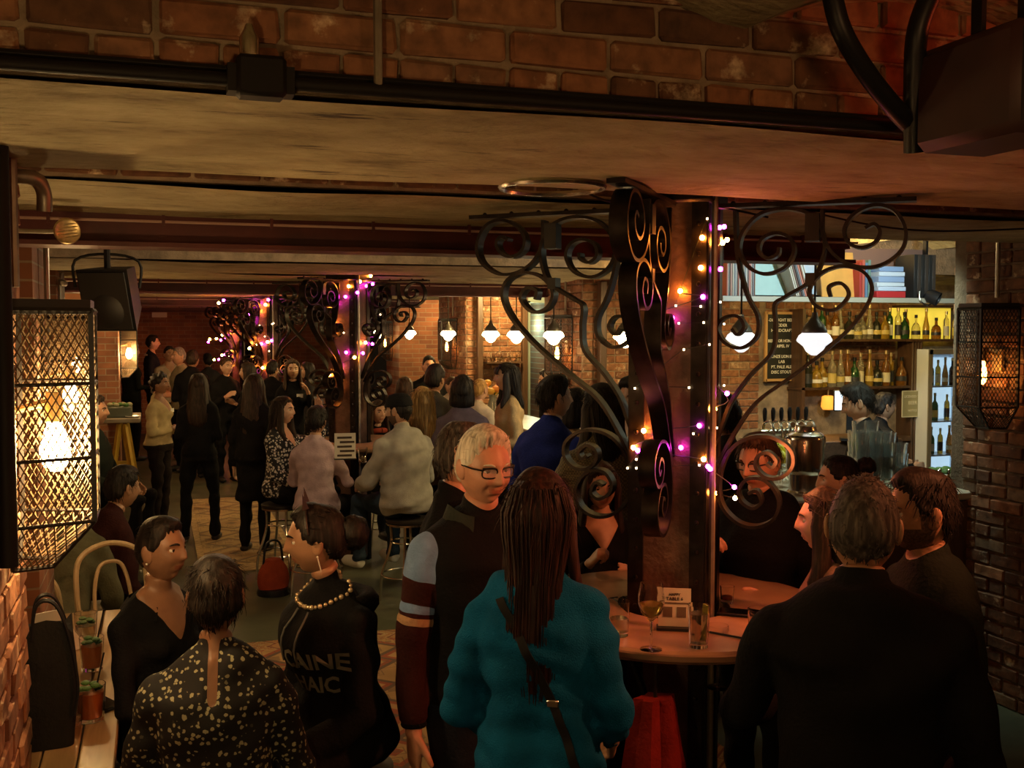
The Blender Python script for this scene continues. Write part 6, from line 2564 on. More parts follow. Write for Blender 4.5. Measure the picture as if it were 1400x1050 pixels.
MB().add([(-.1, 0, 0), (.1, 0, 0), (.0, .03, .17), (-.1, .03, .17), (-.1, .004, 0), (.1, .004, 0), (.0, .034, .17), (-.1, .034, .17)], [(0, 1, 2, 3), (7, 6, 5, 4), (0, 4, 5, 1), (1, 5, 6, 2), (2, 6, 7, 3), (3, 7, 4, 0)]).obj('front_leaf', mat('menu_white', (.75, .7, .6), .6), t, smooth=False)
MB().add([(-.1, .075, 0), (.1, .075, 0), (.0, .036, .17), (-.1, .036, .17), (-.1, .079, 0), (.1, .079, 0), (.0, .040, .17), (-.1, .040, .17)], [(0, 1, 2, 3), (7, 6, 5, 4), (0, 4, 5, 1), (1, 5, 6, 2), (2, 6, 7, 3), (3, 7, 4, 0)]).obj('back_leaf', mat('menu_white', (.75, .7, .6), .6), t, smooth=False)
# backpack on the floor between the stools
p = PZ(374, 812, 0)
t = thing('backpack', 'dark red handbag on the floor beside the stool legs', 'bag', (p.x, p.y, 0), .3)
mb = MB()
rings = []
for i in range(9):
    tt = i / 8
    w = .13 * math.sin(math.pi * (.22 + .70 * tt)) ** .6
    rings.append([Vector((w * math.cos(a), .075 * math.sin(a) * (1 - .3 * tt), .015 + tt * .26)) for a in [2 * math.pi * j / 22 for j in range(22)]])
mb.loft(rings)
mb.obj('bag_body', cloth('bag_red', (.3, .05, .02)), t)
MB().tube(catmull([(-.08, 0, .24), (-.05, 0, .40), (.05, 0, .40), (.08, 0, .24)], 5), .009, 6).obj('handle', BLACKPL, t)
MB().lathe([(.125, 0), (.128, .02), (.12, .05)], 22).obj('base_trim', BLACKPL, t)

# ------------------------------------------------------------------ rugs
def rug(name, quad, m, mb_, label):
    """quad of floor points; pile field plus border frame"""
    t = thing(name, label, 'rug', (0, 0, 0))
    q = [Vector((p.x, p.y, 0)) for p in quad]
    c = sum(q, Vector()) / 4
    inner = [c + (p - c) * .86 for p in q]
    up = Vector((0, 0, .012))
    MB().add([p + Vector((0, 0, .001)) for p in q] + [p + up for p in q], [(3, 2, 1, 0), (4, 5, 6, 7), (0, 1, 5, 4), (1, 2, 6, 5), (2, 3, 7, 6), (3, 0, 4, 7)]).obj('border', mb_, t, smooth=False)
    MB().add([p + up for p in inner] + [p + Vector((0, 0, .015)) for p in inner], [(3, 2, 1, 0), (4, 5, 6, 7), (0, 1, 5, 4), (1, 2, 6, 5), (2, 3, 7, 6), (3, 0, 4, 7)]).obj('field', m, t, smooth=False)
    return t


RUGA = mat_rug('rug_kilim', (.46, .27, .11), (.34, .085, .04), (.15, .09, .06), .9)
RUGAB = mat_rug('rug_kilim_border', (.4, .2, .08), (.42, .28, .13), (.2, .06, .035), 2.2)
RUGB = mat_rug('rug_tan', (.4, .27, .12), (.33, .2, .09), (.17, .11, .06), .8)
RUGBB = mat_rug('rug_tan_border', (.48, .34, .16), (.4, .27, .12), (.26, .17, .08), 2.5)
rug('patterned_rug', [Vector((.25, 4.0, 0)), Vector((2.6, 4.0, 0)), Vector((2.6, 7.0, 0)), Vector((.25, 7.0, 0))], RUGA, RUGAB, 'red and gold patterned rug on the floor by the white haired man')
p = PZ(268, 758, 0)
rug('patterned_rug', [Vector((.33, 9.15, 0)), Vector((1.2, 9.15, 0)), Vector((1.2, 13.2, 0)), Vector((.33, 13.2, 0))], RUGB, RUGBB, 'tan patterned rug under the standing group in the aisle')

# ------------------------------------------------------------------ trestle table in the aisle
p = G(170, 12.3, 0)
t = thing('trestle_table', 'side table on yellow trestle legs against the left wall', 'table', (p.x, p.y, 0))
MB().bevbox((0, 0, 1.02), (.40, .9, .05), .008).obj('table_top', mat('grey_board', (.22, .19, .13), .6, var=.2), t)
YEL = mat('yellow_paint', (.48, .30, .03), .5, var=.15)
for sy in (-.36, .36):
    for sx in (-1, 1):
        MB().tube([(sx * .03, sy, .98), (sx * .17, sy, 0.0)], .028, 4).obj('leg', YEL, t, smooth=False)
    MB().box((0, sy, .45), (.2, .03, .05)).obj('cross_bar', YEL, t, smooth=False)
MB().tube([(0.1, -.36, .3), (-.02, .36, .9)], .02, 4).obj('brace', YEL, t, smooth=False)
c = Vector((p.x - .03, p.y - .15, 1.046))
t = thing('planter_box', 'glass box of greens on the trestle table', 'planter', tuple(c))
MB().bevbox((0, 0, .06), (.28, .3, .12), .01).obj('box', mat('planter_green', (.06, .075, .05), .35), t)
for k in range(7):
    MB().sphere((-.1 + .035 * k, .08 * math.sin(k * 2.1), .14), .035, 8, 6, sc=(1, 1, .7)).obj('leaf_clump', MINT if k % 2 else mat('pale_leaf', (.3, .3, .16), .6), t)
t = thing('plate', 'white plate on the trestle table', 'plate', (p.x + .12, p.y - .3, 1.046))
MB().lathe([(.001, .0), (.05, 0), (.085, .014), (.083, .018), (.048, .006), (.001, .006)], 24, caps=False).obj('dish', mat('china', (.75, .72, .66), .25), t)
# paper and exit sign
p = PY(218, 428, 21.86)
tag(MB().box((0, 0, 0), (.28, .012, .17)).obj('paper_notice', mat('paper_white', (.62, .56, .45), .8), loc=p, smooth=False), 'white paper notice on the far brick wall', 'notice')
p = PP(399, 408, 16.4)
t = thing('exit_sign', 'red lit exit sign hanging before the far wall', 'sign', tuple(p))
MB().bevbox((0, 0, 0), (.30, .06, .2), .01).obj('housing', mat('sign_housing', (.05, .01, .01), .4), t)
me = text_mesh('EXIT', .13, .003)
me.materials.append(mat('exit_red', (1, .05, .03), .4, emit=5, ecol=(1, .04, .02)))
o = bpy.data.objects.new('lettering', me)
COL.objects.link(o)
o.parent = t
o.location = (0, -.034, 0)
o.rotation_euler = (math.pi / 2, 0, 0)
MB().tube([(0, 0, .1), (0, 0, .35)], .01, 6).obj('hanger', DARKPIPE, t)

# ------------------------------------------------------------------ bar counter
t = thing('bar_counter', 'long bar counter with pale top and dark wood front', 'counter', (0, 0, 0))
MB().bevbox((3.46, 9.45, 1.115), (.56, 9.3, .05), .012).obj('counter_top', BARTOP, t)
MB().bevbox((4.85, 5.05, 1.115), (2.2, .5, .05), .012).obj('counter_top', BARTOP, t)
for k in range(15):
    MB().bevbox((3.26, 4.87 + k * .6 + .3, .55), (.04, .58, 1.06), .008).obj('front_panel', WOOD_DARKZ, t)
MB().box((3.55, 4.84, .55), (.6, .04, 1.06)).obj('end_panel', WOOD_DARKZ, t, smooth=False)
MB().box((4.85, 4.84, .55), (2.0, .04, 1.06)).obj('end_panel', WOOD_DARKZ, t, smooth=False)
MB().tube([(3.2, 4.9, .2), (3.2, 13.9, .2)], .02, 8).obj('foot_rail', BRASS, t)
ZB = 1.1405
# steel dispenser
t = thing('steel_dispenser', 'big stainless steel drink dispenser on the bar corner', 'dispenser', (3.40, 5.02, ZB))
MB().lathe([(.001, .0), (.095, 0), (.095, .012), (.085, .02), (.085, .11), (.10, .125), (.104, .14), (.104, .30), (.098, .318), (.09, .325)], 32).obj('tank', CHROME, t)
MB().lathe([(.098, .318), (.1, .326), (.08, .34), (.06, .345), (.055, .37), (.05, .378), (.001, .38)], 28, caps=False).obj('lid', CHROME, t)
for sx in (-1, 1):
    MB().tube(catmull([(sx * .1, 0, .25), (sx * .125, 0, .26), (sx * .125, 0, .31), (sx * .1, 0, .315)], 4), .006, 6).obj('handle', CHROME, t)
MB().tube([(0, -.1, .14), (0, -.15, .14), (0, -.155, .11)], .010, 8).obj('tap', BLACKPL, t)
# stacked pint glasses
gm = MB().lathe([(.001, 0), (.029, 0), (.041, .14), (.039, .14), (.0275, .008), (.001, .008)], 16, caps=False).mesh('pint_glass', PINT)
cnt = 0
for (cx, cy, nst) in ((3.74, 4.97, 4), (3.83, 4.97, 4), (3.92, 4.97, 4), (4.01, 4.98, 3), (3.78, 5.06, 5), (3.87, 5.06, 5), (3.96, 5.06, 4), (3.82, 5.15, 4), (3.91, 5.15, 4)):
    for k in range(nst):
        o = bpy.data.objects.new('pint_glass', gm)
        COL.objects.link(o)
        # nested upside up: each glass sits a little higher in the one below
        o.location = (cx + .002 * math.sin(k * 3 + cx * 9), cy, ZB + k * .062)
        tag(o, 'clear pint glass %s its nested stack on the bar corner' % ('at the foot of' if k == 0 else ('on top of' if k == nst - 1 else 'midway up')), 'glass', 'nested pint glasses on the bar')
# tap tower with lemons
t = thing('tap_tower', 'chrome cluster of curved beer taps behind the dispenser', 'taps', (3.52, 5.42, ZB))
MB().lathe([(.06, 0), (.06, .02), (.03, .04), (.028, .30)], 16).obj('post', CHROME, t)
MB().tube([(-.16, 0, .3), (.16, 0, .3)], .026, 10).obj('rail', CHROME, t)
for k in range(6):
    x = -.14 + k * .056
    sp_o = MB().tube(catmull([(x, 0, .31), (x, -.02, .36), (x, -.08, .37), (x, -.115, .33), (x, -.12, .28)], 4), .008, 8).obj('spout', CHROME, t)
    MB().lathe([(.006, 0), (.012, .03), (.014, .07), (.008, .09)], 8, (x, -.02, .36)).obj('tap_handle', BLACKPL, sp_o)
LEM = mat('lemon_skin', (.78, .72, .06), .4, bump=.15, bscale=150)
bw = Vector((3.40, 5.26, ZB))
t = thing('fruit_bowl', 'glass stand for the lemons on the bar', 'bowl', tuple(bw))
MB().lathe([(.05, 0), (.012, .01), (.01, .09), (.085, .13), (.09, .15), (.082, .135), (.008, .10)], 20, caps=False).obj('bowl', GLASS, t)
for dx, dy, dz in ((0, 0, .165), (.05, .02, .165), (-.05, .01, .165), (.02, -.05, .165), (0, .01, .225), (-.03, -.04, .19)):
    lo = MB().sphere((0, 0, 0), .032, 14, 10, sc=(1.25, 1, 1)).sphere((.04, 0, 0), .008, 8, 6).obj('lemon', LEM)
    lo.location = bw + Vector((dx, dy, dz))
    lo.rotation_euler = (0, .3, dx * 30)
    tag(lo, 'yellow lemon heaped on the bar stand by the beer taps', 'lemon', 'lemons on the bar')
# garnish trays and bits at the right end of the bar
t = thing('garnish_tray', 'steel garnish tray with green herbs on the bar near the right wall', 'tray', (4.42, 5.08, ZB))
MB().bevbox((0, 0, .035), (.26, .2, .07), .012).obj('tray', CHROME, t)
for k in range(10):
    MB().sphere((-.1 + .022 * k, .05 * math.sin(k * 2.3), .08), .028, 8, 6, sc=(1, 1, .6)).obj('herb_clump', MINT, t)
for k in range(5):
    a = Vector((4.16 + .035 * k, 4.93 + .03 * (k % 2), ZB))
    t = thing('bitters_bottle', 'small bitters bottle beside the garnish tray', 'bottle', tuple(a), 0, 'bitters bottles on the bar')
    MB().lathe([(.001, 0), (.014, 0), (.015, .05), (.006, .07), (.006, .09)], 10).obj('glass', mat('bitters_brown', (.12, .05, .015), .1, trans=.3), t)
    MB().lathe([(.008, .088), (.008, .105), (.003, .11)], 10).obj('cap', CHROME, t)
for k, (x, y) in enumerate(((3.34, 5.7), (3.42, 5.85), (3.5, 5.75), (3.45, 6.05), (3.35, 6.2), (3.52, 6.3))):
    tumbler((x, y, ZB), 'empty glass in the row along the bar past the lemons', .034, .12, None, .5, 'empty glasses along the bar', name='glass')
for k in range(9):
    x, y = 3.32 + .09 * (k % 3), 10.2 + .1 * (k // 3)
    tumbler((x, y, ZB), 'tall glass in the cluster on the bar before the far bartender', .035, .16, WATER if k % 2 else None, .6, 'glasses before the far bartender', name='glass')
bw = Vector((3.45, 10.9, ZB))
t = thing('flower_vase', 'vase of yellow and orange flowers on the bar', 'vase', tuple(bw))
MB().lathe([(.001, 0), (.05, 0), (.06, .08), (.04, .16), (.045, .2)], 16).obj('vase', mat('vase_glass', (.3, .32, .25), .2), t)
for k in range(9):
    a = k * 2.4
    r = .05 + .012 * k
    MB().sphere((r * math.cos(a), r * math.sin(a), .28 + .05 * math.sin(k * 1.7)), .045, 10, 8, sc=(1, 1, .8)).obj('blossom', mat('blossom_yellow', (.8, .45, .05), .6) if k % 2 else mat('blossom_orange', (.75, .28, .04), .6), t)
    MB().tube([(0, 0, .15), (r * math.cos(a) * .9, r * math.sin(a) * .9, .26)], .004, 5).obj('stem', MINT, t)

# ------------------------------------------------------------------ back bar
YB = 9.28
BOT_COL = [mat('bottle_amber', (.30, .12, .02), .08, trans=.55), mat('bottle_green', (.03, .10, .03), .08, trans=.4), mat('bottle_clear', (.75, .7, .5), .05, trans=.85), mat('bottle_dark', (.02, .02, .012), .1), mat('bottle_gold', (.5, .3, .04), .08, trans=.6)]
LABELS = [mat('label_cream', (.62, .56, .38), .6), mat('label_gold', (.55, .42, .12), .5), mat('label_white', (.7, .68, .6), .6), mat('label_black', (.03, .03, .03), .5)]
PROF = [
    [(.001, 0), (.036, 0), (.038, .01), (.038, .17), (.032, .20), (.014, .23), (.013, .28), (.015, .30)],
    [(.001, 0), (.045, 0), (.048, .02), (.046, .12), (.03, .16), (.013, .18), (.013, .23), (.016, .24)],
    [(.001, 0), (.034, 0), (.036, .02), (.036, .13), (.022, .20), (.013, .25), (.013, .30), (.015, .31)],
    [(.001, 0), (.05, 0), (.052, .015), (.052, .10), (.04, .135), (.016, .155), (.014, .20), (.017, .21)],
    [(.001, 0), (.03, 0), (.031, .01), (.031, .19), (.026, .215), (.012, .235), (.012, .27), (.014, .28)],
]
BM = [MB().lathe(p, 16).mesh('bottle_glass', m) for p in PROF for m in BOT_COL]
LM = [MB().lathe([(p[2][0] + .0012, p[2][1] + .025), (p[2][0] + .0012, p[3][1] * .72)], 16, caps=False).mesh('bottle_label', m) for p in PROF for m in LABELS]
CM = [MB().lathe([(p[-1][0] + .001, p[-1][1] - .012), (p[-1][0] + .001, p[-1][1] + .022), (.001, p[-1][1] + .024)], 12).mesh('bottle_cap', BLACKPL if i % 2 else BRASS) for i, p in enumerate(PROF)]
rb = random.Random(4)


def bottle(loc, label, group, shape=None, colr=None, s=1.0):
    sh = rb.randrange(5) if shape is None else shape
    cl = rb.randrange(5) if colr is None else colr
    lbl = rb.randrange(4)
    label = '%s %s bottle with %s label %s' % (('straight', 'round shouldered', 'long necked', 'squat', 'slender')[sh], ('amber', 'green', 'clear', 'black', 'gold')[cl], ('cream', 'gold', 'white', 'black')[lbl], label)
    t = thing('bottle', label, 'bottle', loc, rb.uniform(0, 6), group)
    t.scale = (s, s, s)
    par = t
    for nm_, me in (('glass', BM[sh * 5 + cl]), ('label', LM[sh * 4 + lbl]), ('cap', CM[sh])):
        o = bpy.data.objects.new('bottle_' + nm_, me)
        COL.objects.link(o)
        o.parent = par
        if nm_ == 'glass':
            par = o
    return t


def sx_at(px_, y):
    return y * math.tan(math.atan2(px_ - 700, FPX) + YAW)


t = thing('bottle_shelf', 'dark wooden back bar shelving for spirits', 'shelf', (0, 0, 0))
xs0, xs1 = sx_at(1088, 9.1), sx_at(1238, 9.1)
for zz in (1.47, 1.95):
    MB().box(((xs0 + xs1) / 2, 9.13, zz - .012), (xs1 - xs0, .24, .024)).obj('shelf_board', WOOD_DARK, t, smooth=False)
MB().box((sx_at(1092, 9.1), 9.13, 1.6), (.035, .24, 1.3)).obj('upright', WOOD_DARKZ, t, smooth=False)
MB().box(((xs0 + xs1) / 2, 9.13, .93), (xs1 - xs0, .3, .05)).obj('back_counter', WOOD_DARK, t, smooth=False)
xs2 = sx_at(1262, 9.0)
for k in range(4):
    w = (xs2 - xs1) / 4
    MB().bevbox((xs1 + w * (k + .5), 9.12, 1.0), (w - .008, .24, 1.9), .006).obj('wood_board', WOOD_DARKZ, t)
for k in range(13):
    x = xs0 + .12 + (xs1 - xs0 - .2) * k / 12
    bottle((x, 9.08 + rb.uniform(-.03, .03), 1.4705), 'on the lower back bar shelf', 'bottles on the lower back bar shelf', s=1.12)
for k in range(15):
    x = xs0 + .1 + (xs1 - xs0 - .15) * k / 14
    bottle((x, 9.08 + rb.uniform(-.03, .03), 1.9505), 'on the upper back bar shelf', 'bottles on the upper back bar shelf', s=1.05)
# yellow lit niche at the right end of the upper shelf
NICHE = mat('niche_glow', (1, .85, .2), .5, emit=.7, ecol=(1.0, .72, .06))
x2, x3 = sx_at(1238, 9.0), sx_at(1318, 9.0)
t = thing('lit_niche', 'yellow lit niche with bottles above the fridge', 'shelf', (0, 0, 0))
MB().box(((x2 + x3) / 2, 9.22, 2.1), (x3 - x2, .02, .34)).obj('glow_panel', NICHE, t, smooth=False)
MB().box(((x2 + x3) / 2, 9.10, 1.935), (x3 - x2, .24, .025)).obj('shelf_board', WOOD_DARK, t, smooth=False)
MB().box(((x2 + x3) / 2, 9.10, 2.285), (x3 - x2, .24, .025)).obj('shelf_board', WOOD_DARK, t, smooth=False)
for k in range(6):
    bottle((x2 + .06 + (x3 - x2 - .1) * k / 5, 9.08, 1.949), 'in the yellow lit niche', 'bottles in the lit niche', shape=k % 5, colr=(0, 2, 4)[k % 3], s=.95)
# fridge
f0, f1 = sx_at(1263, 8.9), sx_at(1330, 8.9)
t = thing('bottle_fridge', 'tall glass door fridge with cold blue light', 'fridge', (0, 0, 0))
fx = (f0 + f1) / 2
fw = f1 - f0
MB().box((fx, 9.2, .95), (fw, .03, 1.78)).box((f0 + .015, 9.02, .95), (.03, .38, 1.78)).box((f1 - .015, 9.02, .95), (.03, .38, 1.78)).box((fx, 9.02, 1.83), (fw, .38, .03)).box((fx, 9.02, .06), (fw, .38, .1)).obj('cabinet', mat('fridge_white', (.75, .8, .85), .4), t, smooth=False)
MB().box((fx, 9.17, .95), (fw - .08, .01, 1.6)).obj('light_panel', mat('fridge_light', (.8, .9, 1), .4, emit=.75, ecol=(.55, .8, 1.0)), t, smooth=False)
for zz in (.75, 1.1, 1.46):
    MB().box((fx, 9.03, zz), (fw - .07, .28, .012)).obj('shelf', mat('fridge_shelf', (.25, .28, .3), .3), t, smooth=False)
d_ = MB()
for x in (f0 + .02, f1 - .02):
    d_.box((x, 8.82, .95), (.04, .02, 1.78))
d_.box((fx, 8.82, 1.82), (fw, .02, .05)).box((fx, 8.82, .08), (fw, .02, .06))
d_.obj('door_frame', mat('fridge_frame', (.3, .27, .2), .35, .5), t, smooth=False)
MB().box((fx, 8.822, .95), (fw - .08, .006, 1.7)).obj('door_glass', GLASS, t, smooth=False)
for zz, n in ((1.467, 6), (1.107, 4), (.757, 5)):
    for k in range(n):
        bottle((f0 + .08 + (fw - .16) * k / max(1, n - 1), 9.0, zz), 'standing on a fridge shelf', 'bottles in the fridge', shape=(2, 0, 4)[k % 3], colr=(3, 1, 4, 0)[k % 4], s=.88)
# chalkboard
c0, c1 = PY(1048, 428, 9.2), PY(1090, 519, 9.2)
cx, cz = (c0.x + c1.x) / 2, (c0.z + c1.z) / 2
cw_, chh = abs(c1.x - c0.x), abs(c1.z - c0.z)
t = thing('chalkboard', 'narrow chalkboard beer list in a pale wood frame', 'chalkboard', (cx, 9.215, cz))
MB().box((0, 0, 0), (cw_, .02, chh)).obj('slate', SLATE, t, smooth=False)
for x_, z_, a_, b_ in ((-cw_ / 2, 0, .025, chh + .03), (cw_ / 2, 0, .03, chh + .03), (0, chh / 2, cw_, .025), (0, -chh / 2, cw_, .025)):
    MB().box((x_, -.006, z_), (a_, .03, b_)).obj('frame_rail', mat('frame_pine', (.5, .3, .12), .5), t, smooth=False)
LN = ['-DRAUGHT BEER-', 'CIDER', 'HANDCRAFT', '', 'BERRY OR HONEST', 'TRIPEL IV', '', 'BRONZE LION INN', 'LAB', 'PT. PALE ALE', 'DISC STOUT']
for k, tx in enumerate(LN):
    if not tx:
        continue
    me = text_mesh(tx, .042, .0006, extr=.0005)
    w_ = max(v.co.x for v in me.vertices) - min(v.co.x for v in me.vertices)
    sc_ = min(1, cw_ * .86 / w_)
    me.materials.append(CHALK)
    o = bpy.data.objects.new('lettering', me)
    COL.objects.link(o)
    o.parent = t
    o.location = (0, -.0115, chh / 2 - .07 - k * .052)
    o.rotation_euler = (math.pi / 2, 0, 0)
    o.scale = (sc_, 1, 1)
# till screen, amber lamp, plaque
p = PP(1163, 548, 8.4)
t = thing('till_screen', 'bright till screen behind the bartender', 'screen', tuple(p), -.5)
MB().bevbox((0, .02, 0), (.26, .03, .17), .006).obj('housing', BLACKPL, t)
MB().box((0, .003, 0), (.24, .004, .15)).obj('display', mat('till_display', (.8, .9, 1), .3, emit=1.6, ecol=(.7, .85, 1.0)), t, smooth=False)
MB().box((0, .04, -.16), (.05, .03, .2)).box((0, .04, -.31 + .0), (.14, .12, .02)).obj('stand', BLACKPL, t, smooth=False)
tb = thing('till_counter', 'low dark work counter under the till', 'counter', (p.x, p.y, 0))
MB().bevbox((.1, .3, (p.z - .32) / 2), (.9, .5, p.z - .325), .01).obj('cabinet', WOOD_DARK, tb)
p = PY(1132, 545, 9.06)
t = thing('amber_lamp', 'small glowing amber lamp hanging under the bottle shelf', 'lamp', (p.x, 9.06, p.z - .17))
MB().tube([(0, 0, .19), (0, 0, 1.446 - p.z + .17)], .008, 8).obj('stem', BRASS, t)
MB().lathe([(.05, .06), (.07, .09), (.06, .19), (.04, .2)], 16).obj('shade', mat('amber_shade', (1, .5, .1), .4, emit=1.1, ecol=(1, .36, .04)), t)
p = PY(1247, 552, 8.98)
t = thing('plaque', 'pale metal plaque with raised lettering on the wooden boards', 'plaque', tuple(p), .0)
MB().bevbox((0, 0, 0), (.26, .012, .27), .006).obj('plate', mat('plaque_plate', (.36, .34, .2), .4, .3), t)
pr = MB()
for (x_, z_, a_, b_) in ((0, .132, .26, .008), (0, -.132, .26, .008), (-.128, 0, .008, .27), (.128, 0, .008, .27)):
    pr.box((x_, -.008, z_), (a_, .008, b_))
pr.obj('rim', mat('plaque_rim', (.7, .68, .52), .4), t, smooth=False)
for tx, zz, sz in (('LICENSED TO', .075, .034), ('BEER', .01, .05), ('NOTICE', -.07, .03)):
    me = text_mesh(tx, sz, .0006, extr=.001)
    me.materials.append(mat('plaque_rim', (.7, .68, .52), .4))
    o = bpy.data.objects.new('lettering', me)
    COL.objects.link(o)
    o.parent = t
    o.location = (0, -.008, zz)
    o.rotation_euler = (math.pi / 2, 0, 0)

# ------------------------------------------------------------------ record shelf over the bar
YS = 6.62
s0, s1 = sx_at(985, YS), sx_at(1302, YS)
t = thing('record_shelf', 'long hanging shelf above the bar holding records and books', 'shelf', (0, 0, 0))
ZSH = 2.285
MB().box(((s0 + s1) / 2, YS + .16, ZSH - .015), (s1 - s0, .36, .03)).obj('shelf_board', WOOD_DARK, t, smooth=False)
MB().box(((s0 + s1) / 2, YS - .02, ZSH - .02), (s1 - s0, .012, .035)).obj('edge_strip', mat('edge_pale', (.4, .36, .26), .4), t, smooth=False)
MB().box(((s0 + s1) / 2, YS + .34, ZSH + .19), (s1 - s0, .02, .4)).obj('back_board', mat('shelf_back', (.25, .13, .09), .7), t, smooth=False)
for x in (s0 + .02, (s0 + s1) / 2, s1 - .02):
    MB().box((x, YS + .3, ZSH + .32), (.02, .04, .66)).obj('hanger', DARKPIPE, t, smooth=False)
BOOKC = [(.5, .16, .1), (.55, .5, .42), (.08, .07, .07), (.3, .12, .06), (.45, .4, .3), (.2, .22, .24), (.6, .58, .5), (.12, .05, .03)]


def record(x, w, h, dpt, m, label, group, tilt=0.0, y=None, cat='record', pages=True):
    o = MB().bevbox((0, 0, h / 2), (w, dpt, h), .002).obj('record_sleeve' if cat == 'record' else 'book', m)
    o.location = (x, (YS + .16) if y is None else y, ZSH + .0005 + (abs(math.sin(tilt)) * w / 2))
    o.rotation_euler = (0, tilt, 0)
    tag(o, label, cat, group)
    return o


rr_ = random.Random(8)
x = s0 + .05
k = 0
while x < sx_at(1032, YS):
    w = rr_.uniform(.006, .016)
    record(x + w / 2, w, rr_.uniform(.29, .315), .3, mat('sleeve_%d' % (k % 8), BOOKC[k % 8], .5), ['brick red', 'stone', 'black', 'rust', 'buff', 'slate grey', 'ivory', 'dark brown'][k % 8] + ' spined record upright in the left row of the hanging shelf', 'upright records at the left end of the shelf')
    x += w + .002
    k += 1
# big teal sleeve facing out
xa, xb = sx_at(1034, YS), sx_at(1086, YS)
o = MB().bevbox((0, 0, .15), (xb - xa, .008, .28), .002).obj('record_sleeve', mat('sleeve_teal', (.42, .62, .58), .35, var=.15, scale=4))
o.location = ((xa + xb) / 2, YS + .12, ZSH + .001)
o.rotation_euler = (-.18, 0, 0)
tag(o, 'large pale teal record sleeve shown face out on the hanging shelf', 'record')
x = sx_at(1090, YS)
for k in range(9):
    w = rr_.uniform(.008, .014)
    record(x, w, .30, .3, mat('sleeve_%d' % ((k * 3 + 1) % 8), BOOKC[(k * 3 + 1) % 8], .5), ['brick red', 'stone', 'black', 'rust', 'buff', 'slate grey', 'ivory', 'dark brown'][(k * 3 + 1) % 8] + ' record sleeve leaning beside the pale teal cover', 'leaning records on the shelf', tilt=-.32)
    x += w + .004
o = MB().bevbox((0, 0, .155), (.30, .008, .31), .002).obj('record_sleeve', mat('sleeve_ice', (.5, .6, .7), .4))
o.location = (sx_at(1118, YS), YS + .14, ZSH + .03)
o.rotation_euler = (-.1, .1, .3)
tag(o, 'ice blue record sleeve leaning behind the iron scroll', 'record')
o = MB().bevbox((0, 0, .17), (.32, .012, .34), .002).obj('record_sleeve', mat('sleeve_orange', (.75, .36, .08), .4, var=.2, scale=5))
o.location = (sx_at(1158, YS), YS + .11, ZSH + .001)
o.rotation_euler = (-.12, 0, .1)
tag(o, 'large orange record sleeve shown face out on the hanging shelf', 'record')
x = sx_at(1182, YS)
for k, c in enumerate(((.4, .04, .03), (.5, .1, .06), (.12, .2, .3), (.15, .25, .2))):
    record(x, .022, .26 + .02 * (k % 2), .2, mat('spine_%d' % k, c, .5), ['dark red', 'light red', 'blue', 'green'][k] + ' book standing upright right of the orange sleeve', 'upright coloured books', cat='book')
    x += .026
xc = sx_at(1222, YS)
zz = ZSH + .0005
for k, (c, hh) in enumerate((((.5, .03, .03), .05), ((.55, .62, .75), .035), ((.65, .7, .75), .03), ((.3, .4, .6), .045), ((.6, .66, .75), .035), ((.25, .35, .55), .04))):
    o = MB().bevbox((0, 0, hh / 2), (.26 - .008 * k, .2, hh - .002), .003).obj('book', mat('flat_book_%d' % k, c, .45))
    o.location = (xc + .006 * math.sin(k * 2), YS + .14, zz)
    o.rotation_euler = (0, 0, .05 * math.sin(k * 3))
    zz += hh
    tag(o, ['red book at the bottom of the flat pile', 'pale blue book second from the bottom of the flat pile', 'whitish book in the middle of the flat pile', 'mid blue book above the whitish one in the flat pile', 'pale grey blue book near the top of the flat pile', 'dark blue book on top of the flat pile'][k], 'book', 'flat pile of books')
x = sx_at(1256, YS)
for k in range(6):
    record(x, .03, .33, .22, mat('ledger_%d' % (k % 2), ((.02, .018, .016), (.05, .035, .025))[k % 2], .5), ('black', 'dark brown')[k % 2] + ' tall ledger at the right end of the hanging shelf', 'dark ledgers', cat='book')
    x += .034
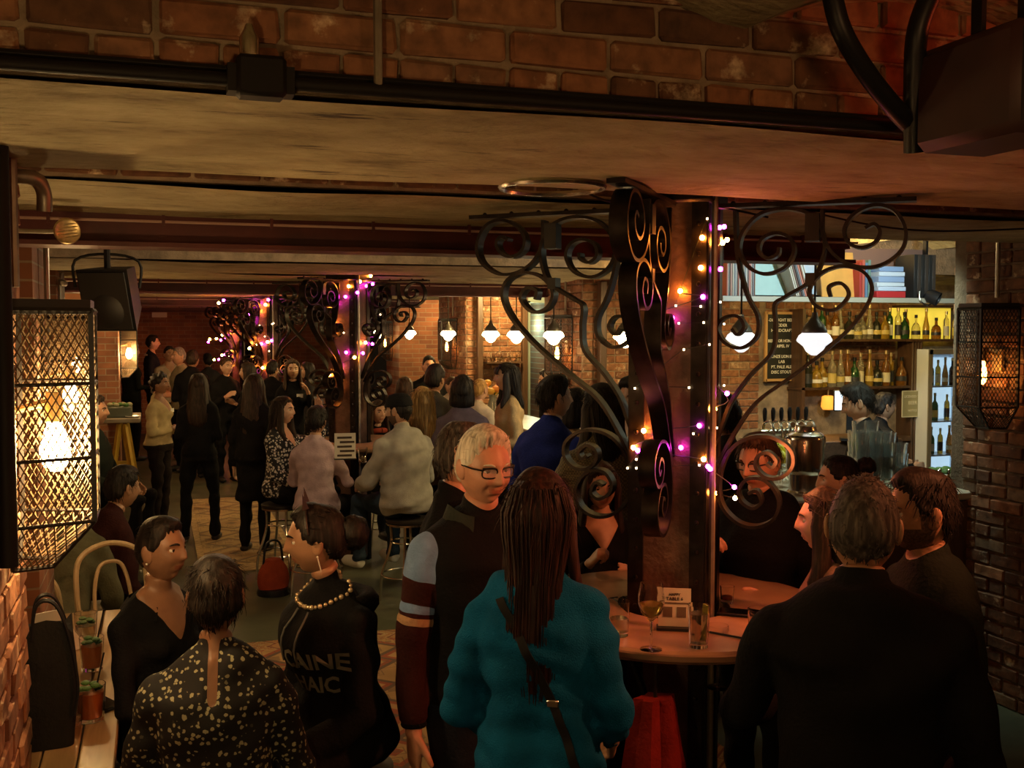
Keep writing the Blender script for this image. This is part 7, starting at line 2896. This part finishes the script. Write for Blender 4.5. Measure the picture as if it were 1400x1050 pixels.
# spotlight under the shelf
p = PY(1266, 402, YS - .03)
t = thing('clip_spotlight', 'black clip spotlight under the right end of the hanging shelf', 'lamp', tuple(p))
MB().lathe([(.03, 0), (.05, .03), (.055, .1), (.05, .1), (.045, .03)], 18, axis=(.4, -.5, -.3)).obj('can', BLACKPL, t)
MB().tube([(0, 0, 0), (0, .05, 2.27 - p.z)], .01, 8).obj('stem', BLACKPL, t)
MB().tube(catmull([(-.06, 0, .02), (-.06, -.01, -.05), (0, -.02, -.085), (.06, -.01, -.05), (.06, 0, .02)], 4), .006, 6).obj('yoke', CHROME, t)
# ------------------------------------------------------------------ shelf of the second bay
t = thing('crate_shelf', 'high shelf with boxes above the far bar', 'shelf', (0, 0, 0))
MB().box((4.6, 11.6, 2.46), (1.9, .35, .03)).obj('shelf_board', WOOD_DARK, t, smooth=False)
for x in (3.7, 5.5):
    MB().box((x, 11.6, 2.7), (.02, .04, .5)).obj('hanger', DARKPIPE, t, smooth=False)
for k in range(7):
    c = [(.5, .4, .25), (.1, .1, .1), (.6, .55, .45), (.25, .3, .3), (.15, .09, .05), (.55, .5, .4), (.3, .2, .12)][k]
    hh = (.2, .14, .22, .16, .2, .12, .18)[k]
    o = MB().bevbox((0, 0, hh / 2), (.17, .2, hh), .004).obj('storage_box', mat('box_%d' % k, c, .6))
    o.location = (3.85 + k * .24, 11.6, 2.4755)
    tag(o, ['tan', 'black', 'cream', 'grey green', 'brown', 'ivory', 'chestnut'][k] + ' storage box on the high shelf of the far bar', 'box')
# dark posts at the cross walls
for (x, y, lb) in ((3.99, 9.2, 'dark wooden post on the lit brick wall left of the near column'), (3.97, 13.1, 'dark wooden post on the lit brick wall above the bar crowd'), (4.58, 13.1, 'dark wooden post beside the kitchen doorway')):
    t = thing('wall_post', lb, 'post', (x, y, 0))
    MB().bevbox((0, 0, 1.25), (.07, .08, 2.5), .006).obj('post', WOOD_DARKZ, t)
    MB().box((0, 0, .05), (.09, .1, .1)).obj('foot_block', WOOD_DARK, t, smooth=False)
# glass shelf on the second lit wall
t = thing('glass_shelf', 'small shelf of stemware on the far lit brick wall', 'shelf', (4.28, 13.08, 1.62))
MB().box((0, 0, 0), (.5, .2, .02)).obj('shelf_board', WOOD_DARK, t, smooth=False)
for k in range(5):
    tumbler((4.08 + .1 * k, 13.08, 1.6305), 'upturned glass on the far brick wall shelf', .036, .14, None, .5, 'glasses on the far wall shelf', name='glass')
